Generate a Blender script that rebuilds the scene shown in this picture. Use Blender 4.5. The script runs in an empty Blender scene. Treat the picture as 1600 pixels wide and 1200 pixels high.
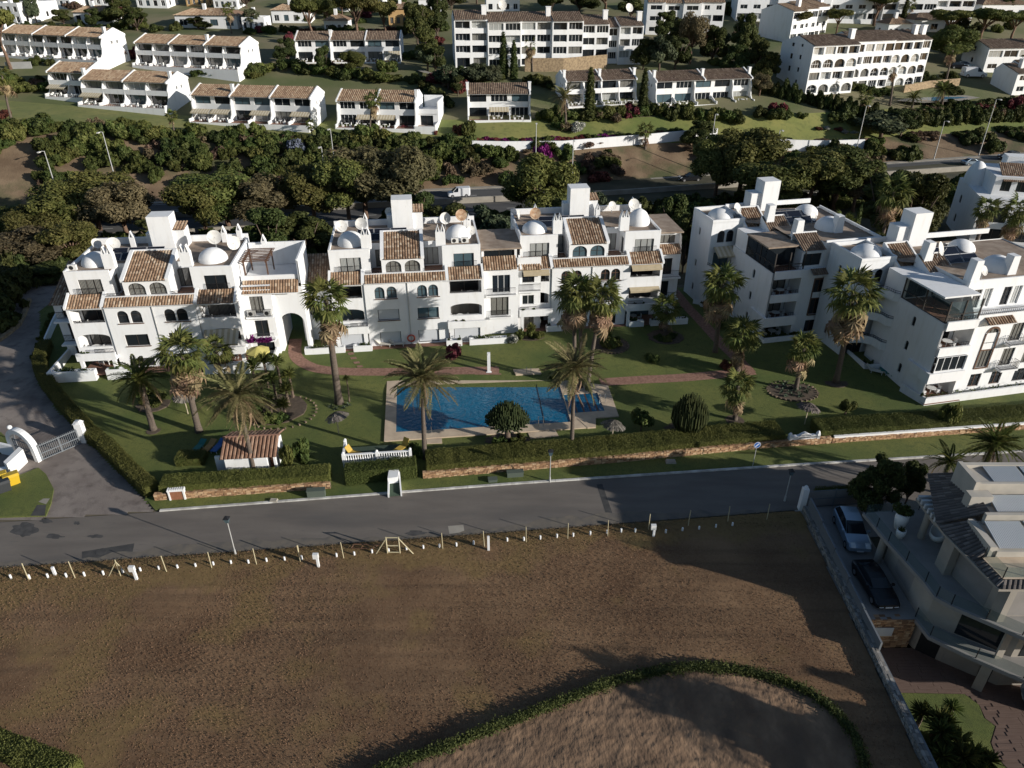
import bpy, bmesh, math, random
import numpy as np
from mathutils import Vector, Matrix
R = math.radians
random.seed(7)
rng = np.random.default_rng(11)
scene = bpy.context.scene
col = scene.collection

# ---------------------------------------------------------------- camera, sky, sun, exposure
CAM_H, PITCH, FPX = 42.0, R(30.5), 1150.0
cd = bpy.data.cameras.new('camera')
cam = bpy.data.objects.new('camera', cd)
col.objects.link(cam)
cam.location = (0, 0, CAM_H)
cam.rotation_euler = (R(90) - PITCH, 0, 0)
cd.sensor_width = 36.0
cd.lens = 36.0 * FPX / 1600.0
cd.clip_start = 0.5
cd.clip_end = 3000
scene.camera = cam

SUN_AZ, SUN_EL = R(-24), R(15.8)          # measured from +x, anticlockwise
sdir = Vector((math.cos(SUN_AZ) * math.cos(SUN_EL), math.sin(SUN_AZ) * math.cos(SUN_EL), math.sin(SUN_EL)))
world = bpy.data.worlds.new('World')
scene.world = world
world.use_nodes = True
wn = world.node_tree
sky = wn.nodes.new('ShaderNodeTexSky')
sky.sky_type = 'NISHITA'
sky.sun_disc = False
sky.sun_elevation = SUN_EL
sky.sun_rotation = R(90) - SUN_AZ
sky.ozone_density = 2.2; sky.dust_density = 0.6
bg = wn.nodes['Background']
bg.inputs['Strength'].default_value = 0.075
wn.links.new(sky.outputs[0], bg.inputs['Color'])
sl = bpy.data.lights.new('sun', 'SUN')
sl.energy = 5.0
sl.angle = R(0.5)
sl.color = (1.0, 0.945, 0.86)
so = bpy.data.objects.new('sun', sl)
col.objects.link(so)
so.rotation_euler = sdir.to_track_quat('Z', 'Y').to_euler()
so.location = sdir * 300
vs = scene.view_settings
vs.view_transform = 'Standard'
try: vs.look = 'None'
except Exception: pass
vs.exposure = 0.2
vs.gamma = 1.0
vs.use_curve_mapping = False
scene.cycles.use_denoising = True
scene.cycles.max_bounces = 6
scene.cycles.diffuse_bounces = 3
scene.cycles.glossy_bounces = 2
scene.cycles.transmission_bounces = 3
scene.cycles.transparent_max_bounces = 6

# ---------------------------------------------------------------- measuring helpers (photo ray -> ground point)
def ray(u, v):
 a = (u - 800) / FPX; b = (v - 600) / FPX
 return a, math.cos(PITCH) - b * math.sin(PITCH), -math.sin(PITCH) - b * math.cos(PITCH)
def G(u, v, z=0.0):
 dx, dy, dz = ray(u, v)
 t = (z - CAM_H) / dz
 return Vector((dx * t, dy * t, z))
def zat(u, v, y):
 dx, dy, dz = ray(u, v)
 return CAM_H + dz * y / dy

# ---------------------------------------------------------------- mesh building
class MB:
 def __init__(s): s.v = []; s.f = []; s.m = []
 def poly(s, pts, mi=0):
  n = len(s.v); s.v += [tuple(p) for p in pts]; s.f.append(tuple(range(n, n + len(pts)))); s.m.append(mi)
 def box(s, x0, x1, y0, y1, z0, z1, mi=0, skip=''):
  n = len(s.v)
  s.v += [(x0,y0,z0),(x1,y0,z0),(x1,y1,z0),(x0,y1,z0),(x0,y0,z1),(x1,y0,z1),(x1,y1,z1),(x0,y1,z1)]
  for k, q in (('f',(0,1,5,4)),('r',(1,2,6,5)),('b',(2,3,7,6)),('l',(3,0,4,7)),('t',(4,5,6,7)),('d',(3,2,1,0))):
   if k in skip: continue
   s.f.append(tuple(n + i for i in q)); s.m.append(mi)
 def obox(s, c, dx, dy, hx, hy, z0, z1, mi=0):
  # box on an oblique footprint: centre c, unit dirs dx, dy, half sizes
  c = Vector((c[0], c[1])); dx = Vector(dx[:2]) * hx; dy = Vector(dy[:2]) * hy
  s.prism([c - dx - dy, c + dx - dy, c + dx + dy, c - dx + dy], z0, z1, mi)
 def prism(s, pts, z0, z1, mi=0, top=True, bottom=False, mt=None):
  n = len(s.v); k = len(pts)
  s.v += [(p[0], p[1], z0) for p in pts] + [(p[0], p[1], z1) for p in pts]
  for i in range(k):
   j = (i + 1) % k
   s.f.append((n + i, n + j, n + k + j, n + k + i)); s.m.append(mi)
  if top: s.f.append(tuple(range(n + k, n + 2 * k))); s.m.append(mi if mt is None else mt)
  if bottom: s.f.append(tuple(range(n + k - 1, n - 1, -1))); s.m.append(mi)
 def loft(s, rings, mi=0, cap=True):
  n = len(s.v); k = len(rings[0])
  for r in rings: s.v += [tuple(p) for p in r]
  for a in range(len(rings) - 1):
   for i in range(k):
    j = (i + 1) % k
    s.f.append((n + a*k + i, n + a*k + j, n + (a+1)*k + j, n + (a+1)*k + i)); s.m.append(mi)
  if cap:
   s.f.append(tuple(range(n + (len(rings)-1)*k, n + len(rings)*k))); s.m.append(mi)
   s.f.append(tuple(range(n + k - 1, n - 1, -1))); s.m.append(mi)
 def cyl(s, x, y, z0, z1, r0, r1=None, n=10, mi=0):
  r1 = r0 if r1 is None else r1
  ring = lambda r, z: [(x + r * math.cos(2*math.pi*i/n), y + r * math.sin(2*math.pi*i/n), z) for i in range(n)]
  s.loft([ring(r0, z0), ring(r1, z1)], mi)
 def tube(s, path, r, n=6, mi=0):
  rings = []
  path = [Vector(p) for p in path]
  rr = r if isinstance(r, (list, tuple)) else [r] * len(path)
  for i, p in enumerate(path):
   d = (path[min(i+1, len(path)-1)] - path[max(i-1, 0)])
   d = d.normalized() if d.length > 1e-9 else Vector((0, 0, 1))
   up = Vector((0, 0, 1)) if abs(d.z) < 0.95 else Vector((1, 0, 0))
   a = d.cross(up).normalized(); b = a.cross(d).normalized()
   rings.append([p + (a * math.cos(t) + b * math.sin(t)) * rr[i] for t in [2*math.pi*k/n for k in range(n)]])
  s.loft(rings, mi)
 def dome(s, x, y, z, r, h, n=16, m=6, mi=0):
  rings = []
  for j in range(m):
   t = j / m * math.pi / 2
   rings.append([(x + r*math.cos(t)*math.cos(2*math.pi*i/n), y + r*math.cos(t)*math.sin(2*math.pi*i/n), z + h*math.sin(t)) for i in range(n)])
  rings.append([(x + .02*math.cos(2*math.pi*i/n), y + .02*math.sin(2*math.pi*i/n), z + h) for i in range(n)])
  s.loft(rings, mi, cap=False)
 def mesh(s, name, mats, smooth=False):
  me = bpy.data.meshes.new(name)
  me.from_pydata(s.v, [], s.f)
  for m in (mats if isinstance(mats, (list, tuple)) else [mats]): me.materials.append(m)
  if any(s.m): me.polygons.foreach_set('material_index', s.m)
  if smooth: me.polygons.foreach_set('use_smooth', [True] * len(s.f))
  me.update()
  return me
 def build(s, name, mats, parent=None, smooth=False, loc=None, rz=None):
  return link(name, s.mesh(name, mats, smooth), parent, loc, rz)
def link(name, me, parent=None, loc=None, rz=None):
 o = bpy.data.objects.new(name, me); col.objects.link(o)
 if parent is not None: o.parent = parent
 if loc is not None: o.location = loc
 if rz is not None: o.rotation_euler = (0, 0, rz)
 return o
def tag(o, label=None, cat=None, group=None, kind=None):
 if label: o['label'] = label
 if cat: o['category'] = cat
 if group: o['group'] = group
 if kind: o['kind'] = kind
 return o
def thing(name, label, cat, loc=(0, 0, 0), rz=0.0, group=None):
 o = bpy.data.objects.new(name, None); col.objects.link(o)
 o.empty_display_size = 0.2
 o.location = loc; o.rotation_euler = (0, 0, rz)
 return tag(o, label, cat, group)
def children(o): return kids.get(o.name, [])
def copy_tree(o, parent=None):
 c = o.copy(); col.objects.link(c)
 if parent is not None: c.parent = parent
 for ch in list(o.children): copy_tree(ch, c)
 return c
def structure(o): o['kind'] = 'structure'; return o

# ---------------------------------------------------------------- materials
def newmat(name):
 m = bpy.data.materials.new(name); m.use_nodes = True
 return m, m.node_tree, m.node_tree.nodes['Principled BSDF']
def setp(b, k, v):
 if k in b.inputs: b.inputs[k].default_value = v
def mat(name, c, rough=0.85, c2=None, scale=3.0, detail=4.0, bump=0.0, bscale=None, metal=0.0, spec=None, coord='Object', tint=0.0, stretch=None, thresh=(0.35, 0.65), extra=None):
 """colour c blended to c2 by noise; optional bump; tint = per-object random value shift"""
 m, nt, b = newmat(name)
 N = nt.nodes; L = nt.links
 setp(b, 'Roughness', rough); setp(b, 'Metallic', metal)
 if spec is not None: setp(b, 'Specular IOR Level', spec)
 tc = N.new('ShaderNodeTexCoord')
 vec = tc.outputs[coord]
 if stretch:
  mp = N.new('ShaderNodeMapping'); mp.inputs['Scale'].default_value = stretch
  L.new(vec, mp.inputs['Vector']); vec = mp.outputs[0]
 colout = None
 if c2 is not None:
  no = N.new('ShaderNodeTexNoise'); no.inputs['Scale'].default_value = scale; no.inputs['Detail'].default_value = detail
  L.new(vec, no.inputs['Vector'])
  rp = N.new('ShaderNodeValToRGB')
  rp.color_ramp.elements[0].position, rp.color_ramp.elements[1].position = thresh
  rp.color_ramp.elements[0].color = (*c, 1); rp.color_ramp.elements[1].color = (*c2, 1)
  L.new(no.outputs['Fac'], rp.inputs[0]); colout = rp.outputs[0]
  if extra:      # (scale, colour, lo, hi): a second, larger or finer blotch
   for (s2, c3, lo, hi) in extra:
    n2 = N.new('ShaderNodeTexNoise'); n2.inputs['Scale'].default_value = s2; n2.inputs['Detail'].default_value = 5
    L.new(vec, n2.inputs['Vector'])
    mr = N.new('ShaderNodeMapRange'); mr.inputs[1].default_value = lo; mr.inputs[2].default_value = hi
    L.new(n2.outputs['Fac'], mr.inputs[0])
    mx = N.new('ShaderNodeMixRGB'); mx.inputs[2].default_value = (*c3, 1)
    L.new(mr.outputs[0], mx.inputs[0]); L.new(colout, mx.inputs[1]); colout = mx.outputs[0]
 if tint:
  oi = N.new('ShaderNodeObjectInfo'); mr = N.new('ShaderNodeMapRange')
  mr.inputs[3].default_value = 1 - tint; mr.inputs[4].default_value = 1 + tint
  L.new(oi.outputs['Random'], mr.inputs[0])
  mm = N.new('ShaderNodeMixRGB'); mm.blend_type = 'MULTIPLY'; mm.inputs[0].default_value = 1
  if colout is None: mm.inputs[1].default_value = (*c, 1)
  else: L.new(colout, mm.inputs[1])
  L.new(mr.outputs[0], mm.inputs[2]); colout = mm.outputs[0]
 if colout is None: b.inputs['Base Color'].default_value = (*c, 1)
 else: L.new(colout, b.inputs['Base Color'])
 if bump:
  nb = N.new('ShaderNodeTexNoise'); nb.inputs['Scale'].default_value = bscale or scale * 4; nb.inputs['Detail'].default_value = 6
  L.new(vec, nb.inputs['Vector'])
  bp = N.new('ShaderNodeBump'); bp.inputs['Strength'].default_value = bump; bp.inputs['Distance'].default_value = 0.1
  L.new(nb.outputs['Fac'], bp.inputs['Height']); L.new(bp.outputs[0], b.inputs['Normal'])
 return m
def leafmat(name, dark, light, hue=0.12, rough=0.7, trans=0.25):
 """foliage: colour from a per-clump attribute 'shade', varied per object"""
 m, nt, b = newmat(name); N = nt.nodes; L = nt.links
 setp(b, 'Roughness', rough); setp(b, 'Specular IOR Level', 0.2)
 at = N.new('ShaderNodeAttribute'); at.attribute_name = 'shade'
 mx = N.new('ShaderNodeMixRGB'); mx.inputs[1].default_value = (*dark, 1); mx.inputs[2].default_value = (*light, 1)
 L.new(at.outputs['Fac'], mx.inputs[0])
 oi = N.new('ShaderNodeObjectInfo')
 hs = N.new('ShaderNodeHueSaturation')
 mr = N.new('ShaderNodeMapRange'); mr.inputs[3].default_value = 0.5 - hue * .25; mr.inputs[4].default_value = 0.5 + hue * .25
 L.new(oi.outputs['Random'], mr.inputs[0]); L.new(mr.outputs[0], hs.inputs['Hue'])
 m2 = N.new('ShaderNodeMath'); m2.operation = 'MULTIPLY_ADD'; m2.inputs[1].default_value = 7.31; m2.inputs[2].default_value = 0.0
 L.new(oi.outputs['Random'], m2.inputs[0])
 fr = N.new('ShaderNodeMath'); fr.operation = 'FRACT'; L.new(m2.outputs[0], fr.inputs[0])
 m3 = N.new('ShaderNodeMapRange'); m3.inputs[3].default_value = 0.75; m3.inputs[4].default_value = 1.25
 L.new(fr.outputs[0], m3.inputs[0]); L.new(m3.outputs[0], hs.inputs['Value'])
 L.new(mx.outputs[0], hs.inputs['Color']); L.new(hs.outputs[0], b.inputs['Base Color'])
 if trans:
  tr = N.new('ShaderNodeBsdfTranslucent'); L.new(hs.outputs[0], tr.inputs['Color'])
  ms = N.new('ShaderNodeMixShader'); ms.inputs[0].default_value = trans
  L.new(b.outputs[0], ms.inputs[1]); L.new(tr.outputs[0], ms.inputs[2])
  L.new(ms.outputs[0], N['Material Output'].inputs['Surface'])
 return m
M = {}
M['white'] = mat('white_render', (.78,.785,.79), .9, (.70,.695,.68), 1.6, 6, bump=.08, bscale=14, thresh=(.5,.8), stretch=(1,1,.22), extra=[(5.,(.60,.58,.55),.64,.85)])
M['white_far'] = mat('white_render_far', (.79,.795,.80), .9, (.71,.705,.69), 1.2, 5, thresh=(.5,.8), stretch=(1,1,.25))
M['grey_wall'] = mat('grey_render', (.36,.36,.35), .9, (.30,.30,.29), .7, 4)
M['ochre'] = mat('ochre_render', (.55,.36,.16), .9, (.48,.30,.13), .7, 4)
M['beige'] = mat('beige_render', (.50,.46,.40), .9, (.42,.39,.34), .8, 4, bump=.05)
M['deck'] = mat('roof_deck', (.23,.17,.125), .95, (.34,.27,.21), 1.1, 6, bump=.2, bscale=12)
M['terrace'] = mat('terrace_tiles', (.26,.13,.085), .8, (.20,.105,.07), 2.5, 3)
M['frame_dark'] = mat('dark_frame', (.035,.028,.024), .6)
M['frame_brown'] = mat('brown_wood_frame', (.13,.065,.035), .6, (.09,.045,.025), 6, 3)
M['frame_white'] = mat('white_frame', (.75,.75,.74), .5)
M['rail'] = mat('black_iron', (.02,.02,.022), .5, metal=.3)
M['metal'] = mat('grey_metal', (.42,.43,.44), .5, metal=.5)
M['galv'] = mat('galvanised', (.48,.48,.47), .55, metal=.25)
M['solar'] = mat('solar_glass', (.012,.014,.022), .18, spec=.6)
M['dish'] = mat('dish_grey', (.66,.65,.62), .6, (.55,.53,.50), 2, 3)
M['dish_rust'] = mat('rusty_dish', (.28,.15,.08), .8, (.5,.38,.26), 2.5, 5)
M['ac'] = mat('ac_plastic', (.72,.71,.68), .6)
M['black'] = mat('plain_black', (.012,.012,.013), .8)
M['awning'] = mat('beige_awning', (.48,.40,.27), .9, (.42,.35,.23), 2, 3)
M['water'] = None
M['trunk'] = mat('palm_trunk', (.16,.125,.098), .95, (.095,.074,.06), 5, 5, bump=.6, bscale=9, stretch=(1,1,6))
M['bark'] = mat('bark', (.16,.115,.085), .95, (.085,.06,.045), 4, 5, bump=.5, bscale=8)
M['bark_red'] = mat('pine_bark', (.22,.135,.09), .95, (.11,.07,.05), 4, 5, bump=.5, bscale=8)
M['pine'] = leafmat('pine_needles', (.052,.068,.018), (.185,.18,.052))
M['pine_dry'] = leafmat('pine_needles_dry', (.075,.062,.034), (.19,.15,.08))
M['shrub'] = leafmat('shrub_leaves', (.034,.056,.014), (.125,.14,.038))
M['shrub_light'] = leafmat('shrub_leaves_light', (.06,.08,.018), (.16,.165,.05))
M['shrub_dry'] = leafmat('dry_shrub', (.10,.07,.045), (.20,.145,.09))
M['dark_leaf'] = leafmat('dark_tree_leaves', (.027,.041,.012), (.098,.108,.032))
M['olive_leaf'] = leafmat('olive_leaves', (.045,.06,.03), (.12,.135,.075))
M['hedge'] = leafmat('hedge_leaves', (.068,.080,.019), (.15,.15,.044), hue=.05)
M['red_leaf'] = leafmat('red_shrub', (.09,.025,.022), (.20,.06,.05))
M['bougain'] = leafmat('bougainvillea', (.12,.012,.07), (.24,.03,.17))
M['white_flower'] = leafmat('white_blossom', (.05,.07,.03), (.62,.60,.55))
M['blue_flower'] = leafmat('blue_blossom', (.05,.07,.05), (.26,.28,.40))
M['palm'] = leafmat('palm_frond', (.045,.065,.014), (.16,.17,.048), trans=.3)
M['palm_date'] = leafmat('date_palm_frond', (.08,.085,.028), (.26,.23,.11), trans=.3)
M['palm_dead'] = leafmat('dead_frond', (.19,.13,.075), (.36,.265,.16), trans=.2)
M['cactus'] = leafmat('cactus', (.030,.048,.018), (.075,.095,.034), trans=0)
def tilemat(name, a, b, c):
 m, nt, bs = newmat(name); N = nt.nodes; L = nt.links
 setp(bs, 'Roughness', .9)
 at = N.new('ShaderNodeAttribute'); at.attribute_name = 'shade'
 rp = N.new('ShaderNodeValToRGB'); e = rp.color_ramp.elements
 e[0].color = (*a, 1); e[1].color = (*c, 1); e[1].position = 1.0
 x = e.new(.55); x.color = (*b, 1)
 L.new(at.outputs['Fac'], rp.inputs[0]); L.new(rp.outputs[0], bs.inputs['Base Color'])
 return m
M['tile'] = tilemat('roof_tiles', (.13,.075,.045), (.33,.215,.135), (.52,.42,.31))
M['tile_far'] = tilemat('roof_tiles_far', (.17,.10,.06), (.36,.245,.155), (.46,.36,.25))
M['tile_dark'] = tilemat('roof_tiles_dark', (.10,.065,.045), (.21,.145,.10), (.33,.25,.18))
M['tile_grey'] = tilemat('grey_roof_tiles', (.07,.06,.055), (.14,.12,.11), (.22,.19,.17))
def panemat(name, c, stripes=None, rough=.06):
 m, nt, b = newmat(name); N = nt.nodes; L = nt.links
 setp(b, 'Roughness', rough); setp(b, 'Specular IOR Level', .5)
 if stripes:
  tc = N.new('ShaderNodeTexCoord'); wv = N.new('ShaderNodeTexWave'); wv.inputs['Scale'].default_value = 2.2; wv.inputs['Distortion'].default_value = 1.5
  L.new(tc.outputs['Object'], wv.inputs['Vector'])
  mx = N.new('ShaderNodeMixRGB'); mx.inputs[1].default_value = (*c, 1); mx.inputs[2].default_value = (*stripes, 1)
  L.new(wv.outputs['Fac'], mx.inputs[0]); L.new(mx.outputs[0], b.inputs['Base Color'])
  setp(b, 'Coat Weight', .6); setp(b, 'Coat Roughness', .05)
 else: b.inputs['Base Color'].default_value = (*c, 1)
 return m
M['glass'] = panemat('window_glass', (.016,.020,.024))
M['glass_blue'] = panemat('window_glass_blue', (.07,.11,.13))
M['curtain'] = panemat('curtained_window', (.50,.50,.48), (.16,.18,.18))
M['curtain2'] = panemat('half_drawn_window', (.03,.035,.038), (.30,.29,.26))
M['shutter'] = mat('roller_shutter', (.52,.54,.57), .7)
def rails(name, c, alpha):
 m, nt, b = newmat(name); N = nt.nodes; L = nt.links
 b.inputs['Base Color'].default_value = (*c, 1); setp(b, 'Roughness', .05)
 tr = N.new('ShaderNodeBsdfTransparent'); ms = N.new('ShaderNodeMixShader'); ms.inputs[0].default_value = alpha
 tr.inputs['Color'].default_value = (.86,.93,.92,1)
 L.new(tr.outputs[0], ms.inputs[1]); L.new(b.outputs[0], ms.inputs[2]); L.new(ms.outputs[0], N['Material Output'].inputs['Surface'])
 return m
M['balglass'] = rails('balustrade_glass', (.10,.14,.15), .30)

# ---------------------------------------------------------------- noise for real relief
def vnoise(x, y, seed):
 r = np.random.default_rng(seed).random((256, 256))
 xi = np.floor(x).astype(int); yi = np.floor(y).astype(int)
 fx = x - xi; fy = y - yi
 fx = fx*fx*(3-2*fx); fy = fy*fy*(3-2*fy)
 a = r[xi & 255, yi & 255]; b = r[(xi+1) & 255, yi & 255]; c = r[xi & 255, (yi+1) & 255]; d = r[(xi+1) & 255, (yi+1) & 255]
 return (a*(1-fx)+b*fx)*(1-fy) + (c*(1-fx)+d*fx)*fy
def fbm(x, y, seed, oct=4):
 s = 0; a = 1; t = 0
 for o in range(oct):
  s = s + a*vnoise(x*2**o, y*2**o, seed+o); t += a; a *= .5
 return s/t
def npmesh(name, V, Fq, mats, shade=None, smooth=False):
 """V (n,3), Fq (m,k) faces; shade per face -> 'shade' attribute on faces"""
 me = bpy.data.meshes.new(name)
 k = Fq.shape[1]
 me.vertices.add(len(V)); me.vertices.foreach_set('co', V.astype(np.float32).ravel())
 me.loops.add(Fq.size); me.loops.foreach_set('vertex_index', Fq.astype(np.int32).ravel())
 me.polygons.add(len(Fq)); me.polygons.foreach_set('loop_start', np.arange(0, Fq.size, k, dtype=np.int32))
 me.polygons.foreach_set('loop_total', np.full(len(Fq), k, dtype=np.int32))
 for m in (mats if isinstance(mats, (list, tuple)) else [mats]): me.materials.append(m)
 if smooth: me.polygons.foreach_set('use_smooth', np.ones(len(Fq), dtype=bool))
 if shade is not None:
  at = me.attributes.new('shade', 'FLOAT', 'FACE'); at.data.foreach_set('value', np.asarray(shade, dtype=np.float32))
 me.update(calc_edges=True); me.validate()
 return me
# ---------------------------------------------------------------- terrain
def hwF(x): return 151.5 + 0.17 * x                 # far edge of the highway
def hwz(x): return 0.0 if x < 20 else 0.02 * (x - 20)
COLS = [  # photo column u, then (v, y) of: crest of the bank, first house row, second row, hilltop
 (-700, (180, 150), (150, 176), (70, 200), (-2, 290)),
 (0,    (190, 157), (155, 182), (90, 208), (-2, 300)),
 (400,  (214, 160), (190, 172), (104, 205), (-2, 300)),
 (800,  (222, 163), (186, 172), (107, 205), (-2, 300)),
 (1200, (224, 171), (180, 178), (124, 200), (-2, 300)),
 (1600, (203, 184), (160, 197), (112, 222), (-2, 300)),
 (2300, (195, 205), (150, 220), (105, 250), (-2, 330))]
KN = []
for u, *kv in COLS:
 k = (u - 800) / FPX / 1.038
 F = 151.5 / (1 - .17 * k)
 row = [(100.0, -.08), (F - 21, hwz(k * F) - .08), (F + .5, hwz(k * F) - .05)]
 for v, y in kv: row.append((y, zat(u, v, y)))
 y4, z4 = row[-1]
 row.append((620.0, z4 + (620 - y4) * .115))
 KN.append((k, row))
KK = np.array([k for k, _ in KN]); KY = np.array([[p[0] for p in r] for _, r in KN]); KZ = np.array([[p[1] for p in r] for _, r in KN])
def knots(k):
 return [np.interp(k, KK, KY[:, j]) for j in range(KY.shape[1])], [np.interp(k, KK, KZ[:, j]) for j in range(KY.shape[1])]
def tz(x, y):
 if y <= 100: return -.08
 ys, zs = knots(x / y)
 return float(np.interp(y, ys, zs))
def TG(u, v):
 """where the photo's ray (u,v) meets the terrain"""
 d = Vector(ray(u, v)); o = Vector((0, 0, CAM_H))
 p = G(u, v, 0.0)
 if 0 < p.y <= 100: return Vector((p.x, p.y, 0.0))
 t = 60.0 / d.y; q = None
 while t * d.y < 700:
  q = o + d * t
  if q.z <= tz(q.x, q.y): break
  t += .6
 a, b = t - .6, t
 for _ in range(12):
  m = (a + b) / 2; q = o + d * m
  if q.z <= tz(q.x, q.y): b = m
  else: a = m
 q = o + d * b
 return Vector((q.x, q.y, tz(q.x, q.y)))

M['soil'] = mat('dry_earth', (.115,.075,.047), 1.0, (.185,.125,.078), .35, 8, bump=.0, thresh=(.3,.7), extra=[(1.3,(.09,.058,.038),.5,.8),(.12,(.15,.125,.06),.52,.78)])
M['bank'] = mat('dry_bank', (.13,.085,.05), 1.0, (.22,.155,.095), .25, 8, bump=.6, bscale=3, extra=[(.11,(.07,.075,.03),.5,.62)])
M['lawn'] = mat('lawn_grass', (.076,.112,.023), .95, (.165,.175,.042), .16, 8, bump=.7, bscale=22, thresh=(.33,.68), extra=[(1.8,(.075,.095,.024),.52,.8),(9.0,(.055,.075,.017),.48,.8)])
M['lawn_hill'] = mat('hill_lawn', (.125,.155,.036), .95, (.23,.22,.066), .10, 7, bump=.4, bscale=8, extra=[(.9,(.10,.118,.033),.5,.8)])
M['hill'] = mat('hillside_ground', (.09,.11,.034), 1.0, (.19,.165,.09), .07, 8, bump=.4, bscale=5)
M['asphalt'] = mat('asphalt', (.125,.108,.095), .92, (.185,.162,.14), .5, 8, bump=.12, bscale=40, stretch=(.35,1.6,1), thresh=(.25,.75), extra=[(.12,(.085,.081,.079),.55,.8),(4.,(.11,.104,.1),.55,.85)])
M['asphalt_hw'] = mat('highway_asphalt', (.06,.06,.062), .9, (.095,.093,.09), .2, 6, stretch=(.2,1.5,1))
M['kerb'] = mat('white_kerb', (.62,.61,.58), .9, (.36,.35,.33), 1.2, 6)
M['concrete'] = mat('concrete', (.36,.33,.28), .95, (.28,.255,.215), .6, 5)
M['paving'] = mat('drive_paving', (.19,.158,.14), .95, (.26,.222,.195), .4, 7, bump=.25, bscale=7, extra=[(.9,(.12,.098,.088),.5,.75)])
M['lot'] = mat('site_dust', (.16,.135,.10), 1.0, (.10,.09,.06), .3, 6)
def sheet(name, pts, z, m, label=None):
 mb = MB(); mb.poly([(p[0], p[1], z) for p in pts])
 o = mb.build(name, m); structure(o)
 if label: o['label'] = label
 return o
def GP(l, z=0.0): return [G(u, v, z) for u, v in l]

# flat ground of the plots, then the rising land behind
ks = np.linspace(KK[0], KK[-1], 140)
mbg = MB(); mbg.poly([(-150, 6, -.08), (24.3, 6, -.08), (24.9, 37.5, -.08), (150, 37.5, -.08)] + [(k * 100, 100, -.08) for k in ks[::-1]])
structure(mbg.build('ground', M['lot']))
def strip(name, a, b, m, nsub, amp=0.0, dz=0.0, krange=None, smooth=True):
 kk = ks if krange is None else np.linspace(krange[0], krange[1], 90)
 V = []; n = nsub * (b - a) + 1
 for k in kk:
  ys, zs = knots(k)
  for j in range(n):
   t = a + j / nsub
   i = min(int(t), b - 1); f = t - i
   y = ys[i] * (1 - f) + ys[i+1] * f; z = zs[i] * (1 - f) + zs[i+1] * f
   V.append((k * y, y, z + dz))
 V = np.array(V)
 if amp: V[:, 2] += (fbm(V[:, 0] * .15 + 50, V[:, 1] * .15 + 80, 5) - .5) * amp
 idx = np.arange(len(kk) * n).reshape(len(kk), n)
 Fq = np.stack([idx[:-1, :-1], idx[1:, :-1], idx[1:, 1:], idx[:-1, 1:]], -1).reshape(-1, 4)
 return structure(link(name, npmesh(name, V, Fq, m, smooth=smooth)))
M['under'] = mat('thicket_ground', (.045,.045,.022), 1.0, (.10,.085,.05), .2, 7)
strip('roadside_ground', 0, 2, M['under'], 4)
strip('road_embankment', 2, 3, M['bank'], 8, amp=.0)
strip('hill_lawn', 3, 4, M['lawn_hill'], 6)
strip('hillside', 4, 7, M['hill'], 14)

# highway: two carriageways, kerbs and a concrete median wall
def along(name, o0, o1, m, dz, h=0.0, x0=-110, x1=190):
 """ribbon between offsets o0, o1 in front of the far edge (negative = nearer); h>0 makes it a wall"""
 mb = MB(); xs = np.arange(x0, x1 + .1, 6)
 for a, b in zip(xs[:-1], xs[1:]):
  p = [(a, hwF(a) + o0, hwz(a) + dz), (b, hwF(b) + o0, hwz(b) + dz), (b, hwF(b) + o1, hwz(b) + dz), (a, hwF(a) + o1, hwz(a) + dz)]
  if h:
   q = [(x, y, z + h) for x, y, z in p]
   mb.poly(q); mb.poly([p[0], p[1], q[1], q[0]]); mb.poly([p[2], p[3], q[3], q[2]])
  else: mb.poly(p)
 return mb.build(name, m)
structure(along('highway', -19.0, -.4, M['asphalt_hw'], .0))
structure(along('highway_shoulder', -.4, .9, M['concrete'], .02, .12))
tag(along('highway_median_wall', -10.1, -9.7, M['concrete'], .01, 1.1), 'low pale concrete wall between the two carriageways of the highway', 'wall')
tag(along('highway_edge_wall', -19.6, -19.3, M['concrete'], .01, .8), 'low concrete wall along the near side of the highway behind the apartments', 'wall')
M['paint'] = mat('road_paint', (.62,.61,.58), .8)
structure(along('highway_edge_line', -.9, -.75, M['paint'], .006))
structure(along('highway_inner_line', -9.3, -9.15, M['paint'], .006))
mb = MB()
for x in np.arange(-100, 190, 9.0):
 for off in (-5.0, -14.6):
  mb.poly([(x, hwF(x)+off, hwz(x)+.008), (x+3, hwF(x+3)+off, hwz(x+3)+.008), (x+3, hwF(x+3)+off+.14, hwz(x+3)+.008), (x, hwF(x)+off+.14, hwz(x)+.008)])
structure(mb.build('highway_lane_marking', M['paint']))

# ---------------------------------------------------------------- the near road, verges, field
RN = [(-60, 40.6), (-40.5, 42.75), (-20, 44.8), (0, 46.95), (25, 49.7), (47, 52.1), (75, 55.2)]      # near edge
RF = [(-60, 46.3), (-31, 49.4), (0, 53.2), (27.2, 56.1), (50, 58.3), (75, 60.9)]                      # far kerb
HW = [(-32.2, 50.8), (-16.5, 52.55), (-8.25, 54.0), (10, 56.5), (25, 58.9), (36, 60.2), (52, 62.1), (75, 65.2)]   # foot of the stone hedge wall
def yl(line, x):
 return float(np.interp(x, [p[0] for p in line], [p[1] for p in line]))
sheet('near_road', RN + RF[::-1], .0, M['asphalt'])
VL = [(-31, yl(RF, -31) + .15)] + [(x, yl(RF, x) + .15) for x in (-20, 0, 27.2, 50, 75)]
sheet('verge_lawn', VL + HW[::-1], .06, M['lawn'])
mb = MB()
xs = [-30.6] + list(np.arange(-28, 76, 2.0))
for a, b in zip(xs[:-1], xs[1:]):
 mb.prism([(a, yl(RF, a) - .02), (b - .02, yl(RF, b) - .02), (b - .02, yl(RF, b) + .2), (a, yl(RF, a) + .2)], 0, .13)
structure(mb.build('kerb', M['kerb']))
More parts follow.
